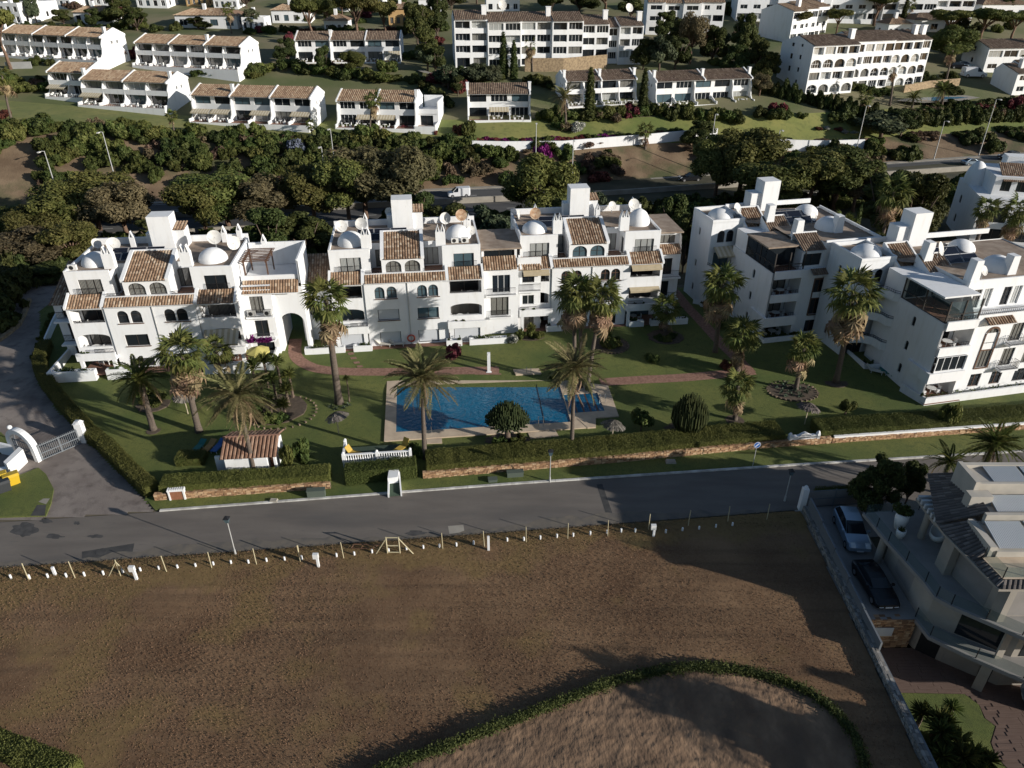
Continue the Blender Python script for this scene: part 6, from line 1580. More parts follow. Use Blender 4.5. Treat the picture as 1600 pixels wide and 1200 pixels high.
for (u, vt, y, lab, s, sd) in [(1397, 300, 112, 'fan palm between the dark trees at upper right', 1.9, 34), (1318, 350, 106, 'low fan palm behind the roofs of the corner blocks', 1.3, 35), (1543, 326, 102, 'palm in front of the rightmost far block', 1.2, 36), (1592, 330, 102, 'palm at the right edge in front of the far block', 1.5, 37)]:
 p, h = at_top(u, vt, y, 0.0); palm('fan_palm', lab, p, h, (0, 0), 'fan', s, 34, 20, .32, GP2, sd)

# ---------------------------------------------------------------- street lamps and highway traffic
def lamp_post(label, u, vtop, off, group, arm=1.3, H=None):
 """tall roadside lamp; off = metres from the highway's far edge"""
 k = (u - 800) / FPX
 y = 150.0
 for _ in range(30):
  dx, dy, dz = ray(u, vtop); x = dx * y / dy; y = hwF(x) + off
 z = tz(x, y) + .02; H = CAM_H + dz * y / dy - z
 t = thing('street_lamp', label, 'street lamp', (x, y, z), 0, group)
 mb = MB(); mb.cyl(0, 0, -.3, H, .13, .07, 8); mb.build('pole', M['galv'], t)
 a = MB(); a.tube([(0, 0, H - .05), (0, -.5*arm, H + .12), (0, -arm, H + .15)], .05, 6); a.build('arm', M['galv'], t)
 h = MB(); h.box(-.17, .17, -arm - .55, -arm + .1, H + .08, H + .24); h.build('lamp_head', M['dish'], t)
GL = 'street lamps along the highway'
for u, v, off, lab in [(160, 206, .4, 'tall street lamp rising over the bank on the left'), (69, 236, -9.9, 'street lamp nearest the left edge'), (516, 201, .4, 'street lamp in front of the hedge left of the brownish pine'), (502, 229, -9.9, 'short looking street lamp above the brownish pine'), (838, 192, .4, 'street lamp in front of the red shrub wall'), (896, 219, -18.9, 'street lamp rising behind the third roof tower'), (1118, 178, .6, 'street lamp left of the lone bank pine'), (1219, 203, -9.9, 'street lamp in front of the right retaining wall'), (1354, 165, .8, 'tall street lamp at the right end of the retaining wall'), (1476, 189, .5, 'street lamp against the bare bank at upper right'), (1557, 155, .8, 'tallest street lamp near the upper right edge')]:
 lamp_post(lab, u, v, off, GL)
M['car_white'] = mat('white_car_paint', (.72,.73,.75), .3); M['car_black'] = mat('black_car_paint', (.012,.013,.016), .22); M['car_silver'] = mat('silver_car_paint', (.36,.45,.54), .28, metal=.55)
M['car_glass'] = panemat('car_glass', (.015,.02,.025)); M['tyre'] = mat('tyre_rubber', (.02,.02,.02), .9); M['rim'] = mat('alloy_rim', (.45,.45,.46), .35, metal=.7)
M['light_lens'] = mat('headlamp_lens', (.65,.68,.70), .12); M['tail_lens'] = mat('tail_lamp', (.25,.02,.02), .3)
CARS = {  # profile of the body side (x from rear 0 to front L, z) and cabin (glass) profile
    'suv': dict(L=4.7, W=1.85, belt=[(0, .55), (.02, .95), (.15, 1.08), (3.25, 1.05), (4.35, .92), (4.66, .72), (4.7, .42), (4.5, .28), (.15, .3)], roof=[(.12, 1.07), (.55, 1.62), (1.4, 1.70), (2.35, 1.62), (3.3, 1.05)]),
    'coupe': dict(L=4.6, W=1.8, belt=[(0, .5), (.03, .82), (.6, .95), (2.9, .90), (4.1, .78), (4.55, .6), (4.6, .36), (4.4, .22), (.15, .26)], roof=[(.5, .95), (1.25, 1.27), (1.9, 1.32), (2.4, 1.25), (3.15, .90)]),
    'van': dict(L=4.4, W=1.8, belt=[(0, .5), (.0, 1.1), (.0, 1.78), (.15, 1.83), (2.35, 1.83), (2.45, 1.12), (3.5, 1.05), (4.25, .88), (4.38, .6), (4.4, .36), (4.25, .25), (.12, .28)], roof=[(2.3, 1.12), (2.3, 1.82), (2.75, 1.78), (3.55, 1.05)]),
}
def car(name, label, kind, pos, heading, paint, cat='car', group=None):
 c = CARS[kind]; L, W = c['L'], c['W']; t = thing(name, label, cat, pos, heading, group)
 ox = -L / 2; b = MB()
 prof = c['belt']; n = len(prof)
 secs = [(-W/2, .90), (-W/2 + .07, .985), (-W/2 + .2, 1.0), (W/2 - .2, 1.0), (W/2 - .07, .985), (W/2, .90)]
 cx = L/2; rings = [[(ox + cx + (x - cx)*s, y, .55 + (z - .55)*(.93 if abs(s - .9) < .01 else (.985 if s < 1 else 1))) for x, z in prof] for y, s in secs]
 b.loft(rings); b.build('body', paint, t, smooth=False)
 r = c['roof']; g = MB()
 gi = [(-W/2 + .10, 0), (-W/2 + .28, 1), (W/2 - .28, 1), (W/2 - .10, 0)]
 z0 = min(r[0][1], r[-1][1])
 rr = []
 for y, k in gi: rr.append([(ox + x, y, (z if k else z0 + (z - z0)*.02)) for x, z in r])
 g.loft(rr); g.build('windows', M['car_glass'], t)
 tp = MB(); hi = [p for p in r if p[1] > r[0][1] + .25 * (max(q[1] for q in r) - r[0][1]) and p[1] > max(q[1] for q in r) - .14]
 q = [[(ox + x, y, z + .012) for x, z in hi] for y in (-W/2 + .26, W/2 - .26)]
 if len(hi) > 1:
  for i in range(len(hi) - 1): tp.poly([q[0][i], q[1][i], q[1][i+1], q[0][i+1]])
  for y0, y1 in ((-W/2 + .26, -W/2 + .11), (W/2 - .26, W/2 - .11)):
   for i in (0, len(hi) - 1):
    x, z = hi[i]; e = r[0] if i == 0 else r[-1]
    tp.poly([(ox + x - .05, y0, z + .015), (ox + x + .05, y0, z + .015), (ox + e[0] + .05, y1, e[1] + .012), (ox + e[0] - .05, y1, e[1] + .012)])
  tp.build('roof', paint, t)
 for x in (.82, L - .85):
  for y in (-W/2 + .09, W/2 - .09):
   m = MB(); m.loft([[(x + ox + .33*math.cos(a), y + d, .33 + .33*math.sin(a)) for a in [2*math.pi*i/16 for i in range(16)]] for d in (-.11, .11)]); o = m.build('wheel', M['tyre'], t)
   m = MB(); d = .115 if y > 0 else -.115; m.poly([(x + ox + .21*math.cos(a), y + d, .33 + .21*math.sin(a)) for a in [2*math.pi*i/12 for i in range(12)]]); m.build('rim', M['rim'], o)
 for y in (-W/2 + .34, W/2 - .34):
  zf = [z for x, z in prof if x > L - .5][0]
  m = MB(); m.loft([[(ox + L - .30, y - .19, zf - .16), (ox + L - .30, y + .19, zf - .16), (ox + L - .42, y + .19, zf + .05), (ox + L - .42, y - .19, zf + .05)], [(ox + L + .01, y - .17, zf - .18), (ox + L + .01, y + .17, zf - .18), (ox + L - .14, y + .17, zf - .01), (ox + L - .14, y - .17, zf - .01)]]); m.build('headlight', M['light_lens'], t)
  m = MB(); m.box(ox - .012, ox + .1, y - .14, y + .14, prof[1][1] - .18, prof[1][1] - .04); m.build('tail_light', M['tail_lens'], t)
 m = MB()
 for y in (-W/2 - .1, W/2 + .1): m.box(ox + r[-1][0] - .35, ox + r[-1][0] - .18, y - .1, y + .1, z0 + .02, z0 + .17)
 m.build('wing_mirror', paint, t)
 m = MB(); m.box(ox + L - .02, ox + L + .014, -.26, .26, .36, .47); m.build('number_plate', M['frame_white'], t)
 return t
HA = math.atan(.17)
def hw_car(u, v, off, kind, paint, label, flip, name='car', cat='car'):
 y = 150.0
 for _ in range(20):
  dx, dy, dz = ray(u, v); x = dx * y / dy; y = hwF(x) + off
 car(name, label, kind, (x, y, hwz(x) + .012), HA + (math.pi if flip else 0), M[paint], cat, 'vehicles on the highway')
hw_car(717, 301, -5.2, 'van', 'car_white', 'small white delivery van driving left on the highway', True, 'delivery_van', 'van')
hw_car(1078, 277, -3.0, 'suv', 'car_black', 'dark car driving left below the dry bank', True)
hw_car(1172, 275, -5.0, 'suv', 'car_white', 'white car half hidden behind the lone dark pine', False)
hw_car(1520, 250, -5.4, 'coupe', 'car_silver', 'silver car on the highway left of the far block dome', False)
hw_car(1578, 240, -3.0, 'suv', 'car_black', 'dark car at the right end of the highway', True)
for u, v, a, lab, k, pt in [(1520, 121, -.1, 'large white camper parked beside the house at the right edge', 'van', 'car_white'), (1497, 107, -.1, 'dark car parked left of the white camper', 'suv', 'car_black'), (1507, 66 + 40, -.1, 'silver car parked behind the camper', 'suv', 'car_silver')]:
 t = car('camper_van' if 'camper' in lab and 'large' in lab else 'parked_car', lab, k, TG(u, v) + Vector((0, 0, .03)), a, M[pt], 'camper van' if 'large' in lab else 'car')
 if 'large' in lab: t.scale = (1.4, 1.3, 1.4)
# kidney pool with its paving by the arched block
p = TG(1470, 158)
M['pool_far'] = mat('small_pool_water', (.10,.26,.40), .08)
pts = [TG(u, v) for u, v in [(1430, 157), (1450, 153), (1475, 153), (1500, 155), (1512, 158), (1495, 160), (1478, 161), (1455, 166), (1440, 166)]]
zz = max(q.z for q in pts) + .15
structure(sheet('pool_terrace', [TG(u, v) for u, v in [(1400, 160), (1430, 148), (1500, 146), (1530, 158), (1505, 166), (1440, 171)]], zz - .06, M['concrete']))
structure(sheet('pool_water', pts, zz, M['pool_far']))
structure(sheet('garden_path', [TG(630, 95), TG(640, 95), TG(672, 118), TG(685, 128), TG(678, 128), TG(660, 118)], TG(655, 112).z + .25, M['concrete']))
# ---------------------------------------------------------------- the pool garden: lawn, drive, paths
def S(t): t = np.clip(t, 0, 1); return t*t*(3 - 2*t)
def sz(x, y):
 """the garden rises a little towards the blocks, more on the left"""
 r = .55*S((y - 69)/9) + .65*S((-23 - x)/11)*S((y - 60)/11)
 return r * (1 - S((y - 95)/6))
def GS(u, v, dz=0.0):
 p = G(u, v, 0.0)
 for _ in range(6): p = G(u, v, float(sz(p.x, p.y)) + dz)
 return p
def inpoly(X, Y, poly):
 c = np.zeros(X.shape, bool); n = len(poly)
 for i in range(n):
  x0, y0 = poly[i][:2]; x1, y1 = poly[(i+1) % n][:2]
  if y0 == y1: continue
  k = ((y0 > Y) != (y1 > Y)) & (X < (x1 - x0)*(Y - y0)/(y1 - y0) + x0); c ^= k
 return c
def gsheet(name, poly, dz, m, step=.4, hole=None):
 P = np.array([p[:2] for p in poly]); x0, y0 = P.min(0); x1, y1 = P.max(0)
 xs = np.arange(x0, x1 + step, step); ys = np.arange(y0, y1 + step, step)
 X, Y = np.meshgrid(xs, ys, indexing='ij'); idx = np.arange(X.size).reshape(X.shape)
 keep = inpoly(X[:-1, :-1] + step/2, Y[:-1, :-1] + step/2, P)
 if hole is not None: keep &= ~inpoly(X[:-1, :-1] + step/2, Y[:-1, :-1] + step/2, hole)
 Fq = np.stack([idx[:-1, :-1], idx[1:, :-1], idx[1:, 1:], idx[:-1, 1:]], -1)[keep]
 Z = sz(X, Y) + dz
 return structure(link(name, npmesh(name, np.stack([X, Y, Z], -1).reshape(-1, 3), Fq, m, smooth=True)))
LE = [(228,779),(192,746),(156,707),(133,690),(114,668),(90,641),(68,612),(56,590),(54,572),(64,545)]     # outer edge of the hedge along the drive
LEW = [GS(u, v) for u, v in LE]
lawn_poly = LEW + [(-62, 88), (-62, 98), (85, 98), (85, 66.5)] + [(x, y - .3) for x, y in HW[::-1]]
gsheet('garden_lawn', lawn_poly, .03, M['lawn'], .35)
drive = [GS(u, v) for u, v in [(245,806),(228,781)]] + LEW[1:] + [GS(80, 505), GS(105, 470), (-62, 99), (-90, 99), (-90, 46.6), (-42.2, 48.35), (-39.3, 48.6)]
gsheet('driveway', drive + [(-31.2, 49.45)], .015, M['paving'], .35)
island = [G(u, v, .1) for u, v in [(0,768),(22,746),(60,731),(72,741),(84,764),(80,786),(72,806),(0,808),(-60,812),(-60,775)]]
mb = MB(); mb.prism(island, 0, .14); structure(mb.build('lawn_island', M['lawn']))
isl2 = [G(u, v, .1) for u, v in [(-60,660),(2,676),(22,697),(18,706),(-60,716)]]
mb = MB(); mb.prism(isl2, 0, .16); structure(mb.build('lawn_island', M['lawn']))
sheet('island_hatch', [G(u, v, .14) for u, v in [(60,784),(68,779),(78,779),(72,788)]], .15, M['concrete'])
sheet('utility_cover', [G(u, v, .14) for u, v in [(48,806),(58,789),(72,789),(70,806)]], .147, M['tar'])
sheet('drain_cover', [GS(u, v) for u, v in [(55,636),(66,632),(70,640),(58,644)]], .05, M['tar'])
M['brick'] = mat('brick_path', (.20,.105,.075), .9, (.30,.17,.125), 3.5, 4, bump=.3, bscale=14)
def path(name, px, w, dz, m, world=None):
 P = [GS(u, v) for u, v in px] if world is None else world
 Q = []
 for i in range(len(P) - 1):      # Catmull-Rom
  p0, p1, p2, p3 = P[max(i-1,0)], P[i], P[i+1], P[min(i+2,len(P)-1)]
  for k in range(6):
   t = k/6; Q.append(.5*((2*p1) + (p2-p0)*t + (2*p0-5*p1+4*p2-p3)*t*t + (3*p1-p0-3*p2+p3)*t**3))
 Q.append(P[-1]); mb = MB(); L = []
 for i, q in enumerate(Q):
  d = Q[min(i+1, len(Q)-1)] - Q[max(i-1, 0)]; n = Vector((-d.y, d.x, 0)).normalized() * w/2
  L.append([(p.x, p.y, float(sz(p.x, p.y)) + dz) for p in (q - n, q + n)])
 for a, b in zip(L[:-1], L[1:]): mb.poly([a[0], b[0], b[1], a[1]])
 return structure(mb.build(name, m))
path('brick_path', [(462,530),(462,556),(482,572),(512,579),(560,581.5),(640,581),(700,580),(770,579)], 1.5, .05, M['brick'])
path('brick_path', [(938,598),(1000,594),(1060,591),(1120,586),(1178,580)], 1.5, .052, M['brick'])
path('brick_path', [(1172,583),(1130,540),(1095,502),(1072,478),(1050,452)], 1.5, .056, M['brick'])
gsheet('path_pad', [GS(u, v) for u, v in [(742,586),(748,575),(778,573),(782,586)]], .054, M['brick'], .25)
for i, (u, v) in enumerate([(548,552),(552,559),(557,566),(562,572)]):
 sheet('stepping_stone', [GS(u - 5, v), GS(u + 4, v - 1), GS(u + 6, v + 2.5), GS(u - 3, v + 3.5)], float(sz(*GS(u, v).xy)) + .06, M['brick'])
# --- the pool
M['deckstone'] = mat('pool_deck_stone', (.60,.48,.35), .85, (.47,.37,.27), .9, 6, extra=[(6., (.53,.43,.32), .5, .8)])
def water_mat():
 m, nt, b = newmat('pool_water'); N = nt.nodes; L = nt.links
 tc = N.new('ShaderNodeTexCoord')
 n = N.new('ShaderNodeTexNoise'); n.inputs['Scale'].default_value = .2; n.inputs['Detail'].default_value = 4; L.new(tc.outputs['Object'], n.inputs[0])
 rp = N.new('ShaderNodeValToRGB'); rp.color_ramp.elements[0].color = (.006,.095,.19,1); rp.color_ramp.elements[1].color = (.012,.14,.255,1); rp.color_ramp.elements[0].position = .3; rp.color_ramp.elements[1].position = .7
 L.new(n.outputs[0], rp.inputs[0]); L.new(rp.outputs[0], b.inputs['Base Color'])
 setp(b, 'Roughness', .06); setp(b, 'IOR', 1.33)
 w = N.new('ShaderNodeTexNoise'); w.inputs['Scale'].default_value = 1.7; w.inputs['Detail'].default_value = 3; w.inputs['Distortion'].default_value = .6; L.new(tc.outputs['Object'], w.inputs[0])
 bp = N.new('ShaderNodeBump'); bp.inputs['Strength'].default_value = .6; bp.inputs['Distance'].default_value = .12; L.new(w.outputs[0], bp.inputs['Height']); L.new(bp.outputs[0], b.inputs['Normal'])
 return m
M['water'] = water_mat(); M['tile_blue'] = mat('pool_tile', (.05,.17,.30), .4)
deck_px = [(600,689),(604.7,595.6),(706,589),(801,585),(872,581),(900,596),(950,602),(967,650),(926,653),(931,667)]
pool_px = [(618.7,675),(892,659),(872,594),(620,602)]
small_px = [(890.6,645.6),(945,641.6),(933,613),(880,616)]
ZD = .16
def ring(name, outer, holes, z, m):
 bm = bmesh.new(); E = []
 for lp in [outer] + holes:
  vs_ = [bm.verts.new((p[0], p[1], z)) for p in lp]
  E += [bm.edges.new((vs_[i], vs_[(i+1) % len(vs_)])) for i in range(len(vs_))]
 bmesh.ops.triangle_fill(bm, use_beauty=True, use_dissolve=False, edges=E)
 for f in bm.faces:
  if f.normal.z < 0: f.normal_flip()
 me = bpy.data.meshes.new(name); bm.to_mesh(me); bm.free(); me.materials.append(m)
 return structure(link(name, me))
D_ = [G(u, v, ZD) for u, v in deck_px]; P_ = [G(u, v, ZD) for u, v in pool_px]; S_ = [G(u, v, ZD) for u, v in small_px]
ring('pool_deck', D_, [P_, S_], ZD, M['deckstone'])
mb = MB()
for lp in (D_, P_, S_):
 for i in range(len(lp)): a, b = lp[i], lp[(i+1) % len(lp)]; mb.poly([(a.x, a.y, .0), (b.x, b.y, .0), (b.x, b.y, ZD), (a.x, a.y, ZD)])
structure(mb.build('pool_deck_edge', M['deckstone']))
sheet('pool_water', P_, .07, M['water']); sheet('small_pool_water', S_, .072, M['water'])
def lerp2(a, b, t): return a + (b - a) * t
for i in range(4):
 t = .22 + .2*i; a = lerp2(S_[0], S_[1], t); b = lerp2(S_[3], S_[2], t); d = (S_[1] - S_[0]).normalized() * .16
 mb = MB(); mb.prism([a - d*.5, a + d*.5, b + d*.5, b - d*.5], .0, .078); structure(mb.build('pool_step_edge', mat('step_tile_%d' % i, (.10,.045,.035), .6)))
mb = MB(); a = lerp2(P_[0], P_[1], .85); b = lerp2(P_[3], P_[2], .86)
mb.tube([(a.x, a.y, .085), (b.x, b.y, .085)], .032, 6); tag(mb.build('lane_rope', M['rail']), 'dark rope stretched across the right part of the big pool', 'rope')
for px, z in (([(801.6,577),(842,575.5),(846,583),(806,585)], .42), ([(825,676),(868,672),(873,681),(829,685)], .10), ([(666,684),(690,683),(691,692),(667,693)], .10), ([(902,654),(931,651),(931,667),(918,668)], .19)):
 q = [G(u, v, z) for u, v in px]; mb = MB(); mb.prism(q, .02, z); structure(mb.build('pool_platform', M['deckstone']))
M['chrome'] = mat('chrome_rail', (.6,.61,.62), .2, metal=.9)
for i, (u, v, lab) in enumerate([(826,583,'chrome pool ladder at the back edge'), (671,672,'chrome pool ladder at the near left edge by the date palm'), (845,662,'chrome pool ladder at the near edge by the rope'), (941,626,'chrome handrail beside the small stepped pool')]):
 p = G(u, v, ZD); mb = MB()
 for s in (-.25, .25): mb.tube([(s, -.5, 0), (s, -.45, .75), (s, -.2, .92), (s, .15, .8), (s, .3, .0)], .028, 6)
 tag(mb.build('pool_ladder', M['chrome'], loc=p), lab, 'pool ladder', 'pool ladders')
p = GS(764, 581); mb = MB(); mb.box(-.17, .17, -.14, .14, -.1, 2.5); mb.box(-.3, .3, -.28, .28, -.05, .06); mb.tube([(0, -.1, 2.3), (0, -.45, 2.4), (0, -.5, 2.3)], .03, 6)
tag(mb.build('shower_column', M['white_far'], loc=p), 'white shower column standing on the brick pad by the pool', 'shower')

# ---------------------------------------------------------------- hedges and stone walls
def hedge(name, label, line, w, h, z0=0.0, m='hedge', dens=360, size=.034, seed=0, cat='hedge', follow=True, rough=.04):
 """clipped hedge along a line of ground points: dark core and a skin of leaves"""
 r = np.random.default_rng(seed); P = [Vector((p[0], p[1], 0)) for p in line]
 pts = []; nrm = []; mb = MB(); L = []
 for i, p in enumerate(P):
  d = (P[min(i+1, len(P)-1)] - P[max(i-1, 0)]).normalized(); n = Vector((-d.y, d.x, 0)); zz = float(sz(p.x, p.y)) if follow else 0
  c = .1; prof = [p - n*(w/2 - c), p - n*(w/2 - c), p + n*(w/2 - c), p + n*(w/2 - c)]
  L.append([(q.x, q.y, zz + z0 + (0 if k in (0, 3) else h - c)) for k, q in enumerate(prof)])
 mb.loft(L)
 for a, b in zip(P[:-1], P[1:]):
  d = b - a; ln = d.length; d = d.normalized(); n = Vector((-d.y, d.x, 0))
  for area, kind in ((ln*w, 0), (ln*h, 1), (ln*h, 2)):
   k = int(area * dens)
   t = r.uniform(0, ln, k); s = r.uniform(0, 1, k); bx = a.x + d.x*t; by = a.y + d.y*t
   wob = (vnoise(bx*1.3 + 500, by*1.3 + 500, 7) - .5) * .16
   o = r.normal(0, rough, k)
   if kind == 0: X = bx + n.x*(s - .5)*w; Y = by + n.y*(s - .5)*w; Z = h + wob + o; nn = np.tile([0, 0, 1], (k, 1))
   else:
    sg = -1 if kind == 1 else 1; e = w/2 + wob + o
    X = bx + n.x*sg*e; Y = by + n.y*sg*e; Z = s*h; nn = np.tile([n.x*sg, n.y*sg, .3], (k, 1))
   pts.append(np.stack([X, Y, Z + z0 + (sz(X, Y) if follow else 0)], 1)); nrm.append(nn)
 for e, sg in ((P[0], -1), (P[-1], 1)):       # ends
  d = ((P[1] - P[0]) if sg < 0 else (P[-1] - P[-2])).normalized() * sg; n = Vector((-d.y, d.x, 0)); k = int(w*h*dens)
  s = r.uniform(-.5, .5, k); X = e.x + n.x*s*w + d.x*r.normal(0, rough, k); Y = e.y + n.y*s*w + d.y*r.normal(0, rough, k)
  pts.append(np.stack([X, Y, r.uniform(0, h, k) + z0 + (sz(X, Y) if follow else 0)], 1)); nrm.append(np.tile([d.x, d.y, .2], (k, 1)))
 Pn = np.concatenate(pts); V, F = leaf_cloud(Pn, np.concatenate(nrm).astype(float), size, seed + 1, 1.5, .75)
 sh = np.clip(vnoise(Pn[:, 0]*.9 + 200, Pn[:, 1]*.9 + 200, 3)*.6 + r.uniform(0, .5, len(Pn)), 0, 1)
 core = mb.mesh('hedge_core', M[m]); at = core.attributes.new('shade', 'FLOAT', 'FACE'); at.data.foreach_set('value', [0.35]*len(core.polygons))
 t = thing(name, label, cat)
 o = link('hedge_core', core, t); o = link('leaves', npmesh('leaves', V, F, M[m], sh), t); o['kind'] = 'stuff'
 return t
def inset(line, d):
 out = []
 P = [Vector((p[0], p[1], 0)) for p in line]
 for i, p in enumerate(P):
  q = (P[min(i+1, len(P)-1)] - P[max(i-1, 0)]).normalized(); out.append(p + Vector((q.y, -q.x, 0)) * d)
 return out
hedge('hedge', 'clipped hedge curving along the right side of the driveway', inset(LEW, .7), 1.3, 1.15, seed=1)
def hw_line(x0, x1, d, n=10): return [(x, yl(HW, x) + d) for x in np.linspace(x0, x1, n)]
hedge('hedge', 'clipped hedge above the stone wall in front of the pool hut', hw_line(-31.2, -16.6, 1.15), 1.8, 1.15, .25, seed=2)
hedge('hedge', 'boxy dark hedge directly below the white balustrade', hw_line(-15.2, -8.9, 1.0), 1.6, 1.5, 0, seed=3, m='shrub')
hedge('hedge', 'long clipped hedge along the road in front of the pool', hw_line(-8.0, 26.6, 1.6, 26), 2.6, 1.05, .25, seed=4)
hedge('hedge', 'clipped hedge along the road right of the white entrance sign', hw_line(30.4, 74, 1.6, 24), 2.3, 1.05, .25, seed=5)
M['stone_a'] = mat('wall_stone', (.40,.25,.145), .95, (.27,.165,.095), 1.5, 5, bump=.4, bscale=6, tint=.35)
M['edge_stone'] = mat('edging_stone', (.19,.14,.095), .95, (.12,.09,.065), 2, 4, tint=.3)
M['mortar'] = mat('wall_mortar', (.13,.095,.065), 1.0)
def stone_wall(name, label, line, h, t, seed, m='stone_a', cell=.3, z0=-.02, mort='mortar', label2=None):
 """rubble wall: a mortar core and courses of separate uneven stones on the road side"""
 r = random.Random(seed); core = MB(); st = MB(); P = [Vector((p[0], p[1], 0)) for p in line]
 for a, b in zip(P[:-1], P[1:]):
  d = b - a; ln = d.length; u = d / ln; n = Vector((u.y, -u.x, 0))
  q = [a - n*t, a, b, b - n*t]; core.prism([q[1] - n*.06, q[2] - n*.06, q[3], q[0]], z0, z0 + h - .05)
  z = z0
  while z < z0 + h - .04:
   hh = min(cell * r.uniform(.55, .85), z0 + h - z); x = 0.0
   while x < ln:
    w = min(cell * r.uniform(.7, 1.7), ln - x)
    if w < .06: break
    dz = r.uniform(0, .03); pr = r.uniform(-.02, .05)
    c = [(x + .015, z + .012), (x + w - .015, z + .012 + dz*.4), (x + w - .02, z + hh - .012), (x + .02, z + hh - .015 - dz*.5)]
    f = [a + u*cx + n*pr + Vector((0, 0, cz)) for cx, cz in c]; bk = [a + u*cx - n*.1 + Vector((0, 0, cz)) for cx, cz in [(x, z), (x + w, z), (x + w, z + hh), (x, z + hh)]]
    st.loft([bk, f]); x += w
   z += hh
  x = 0.0                         # coping stones seen from above
  while x < ln:
   w = min(cell * r.uniform(.8, 1.6), ln - x);
   if w < .06: break
   for k in range(2):
    y0 = -t + k*t/2 + .01; y1 = -t + (k+1)*t/2 - .01; zz = z0 + h + r.uniform(-.03, .03)
    c = [a + u*(x + .01) + n*y0, a + u*(x + w - .01) + n*y0, a + u*(x + w - .01) + n*y1, a + u*(x + .01) + n*y1]
    st.prism(c, zz - .1, zz)
   x += w
 th = thing(name, label, 'wall'); core.build('wall_core', M[mort], th)
 me = st.mesh('stones', M['stone_var'] if m == 'stone_a' else M[m]); rr = np.random.default_rng(seed)
 npiece = rr.uniform(0, 1, len(me.polygons)//5 + 2); at = me.attributes.new('shade', 'FLOAT', 'FACE'); at.data.foreach_set('value', np.repeat(npiece, 5)[:len(me.polygons)].astype(np.float32))
 o = link('stones', me, th); o['kind'] = 'stuff'; return th
M['stone_var'] = tilemat('rubble_stone', (.18,.10,.055), (.40,.235,.125), (.56,.40,.25)); M['stone_grey'] = tilemat('grey_rubble', (.13,.125,.115), (.24,.225,.205), (.36,.34,.31))
stone_wall('stone_wall', 'low orange rubble wall under the hedge by the pool hut', hw_line(-31.6, -16.4, 0, 9), .72, .4, 1, cell=.26)
stone_wall('stone_wall', 'low orange rubble wall along the road in front of the pool', hw_line(-8.2, 31.5, 0, 20), .72, .4, 2, cell=.26)
stone_wall('stone_wall', 'low orange rubble wall with a white top along the road at the right', hw_line(31.6, 74, 0, 20), .55, .4, 3, cell=.26)
mb = MB(); q = hw_line(31.8, 74, .42, 12)
for a, b in zip(q[:-1], q[1:]): mb.prism([(a[0], a[1] - .28), (b[0], b[1] - .28), (b[0], b[1]), (a[0], a[1])], .4, .72)
tag(mb.build('wall_coping', M['white_far']), 'white coping running along the top of the right roadside stone wall', 'wall coping')
# white scrolled entrance sign
p0 = Vector((27.1, yl(HW, 27.1) + .1, 0)); p1 = Vector((30.2, yl(HW, 30.2) + .1, 0)); d = (p1 - p0); L_ = d.length
t = thing('entrance_sign', 'white scroll topped entrance sign set in the roadside hedge', 'sign', p0, math.atan2(d.y, d.x))
n = 24; prof = [(L_*i/n, 1.0 + .42*math.exp(-((i/n - .5)/.17)**2) + .12*math.exp(-((i/n - .18)/.07)**2) + .12*math.exp(-((i/n - .82)/.07)**2)) for i in range(n + 1)]
mb = MB(); fr = [(0, 0, .1)] + [(x, 0, z) for x, z in prof] + [(L_, 0, .1)]; bk = [(x, .3, z) for x, y, z in fr]
mb.loft([fr[::-1], bk[::-1]]); mb.build('board', M['white_far'], t)
for x in (.12, L_ - .12): mb = MB(); mb.box(x - .14, x + .14, -.05, .35, .1, 1.25); mb.dome(x, .15, 1.25, .17, .25, 10, 4); mb.build('finial', M['white_far'], t)
M['letter'] = mat('sign_lettering', (.10,.12,.16), .7)
for i in range(9):            # two short rows of marks, too small in the photo to read
 x = L_*.5 + (i - 4)*.14; z = 1.08 + .14*math.cos((i - 4)/4*1.2)
 mb = MB(); mb.box(-.045, .045, -.012, -.002, -.05, .05); o = mb.build('letter_mark', M['letter'], t); o.location = (x, 0, z)
for i in range(7):
 mb = MB(); mb.box(-.045, .045, -.012, -.002, -.045, .045); o = mb.build('letter_mark', M['letter'], t); o.location = (L_*.5 + (i - 3)*.15, 0, .86)
# meter cupboard in the first stone wall
pA = Vector((-30.3, yl(HW, -30.3) - .06, 0)); ang = math.atan2(yl(HW, -28) - yl(HW, -31), 3)
t = thing('meter_cupboard', 'small brown louvred cupboard with a white surround in the left stone wall', 'cupboard', pA, ang)
M['brown_door'] = mat('brown_door', (.30,.13,.07), .7, (.24,.10,.05), 8, 2)
mb = MB(); mb.box(0, .14, -.08, .3, 0, 1.0); mb.box(1.26, 1.4, -.08, .3, 0, 1.0); mb.box(-.04, 1.44, -.1, .3, 1.003, 1.14); [mb.box(.02 + .19*i, .12 + .19*i, -.1, .25, 1.143, 1.26) for i in range(8)]; mb.build('surround', M['white_far'], t)
for x in (.145, .703):
 mb = MB(); mb.box(x, x + .552, -.02, .04, .05, .99); mb.build('door', M['brown_door'], t)
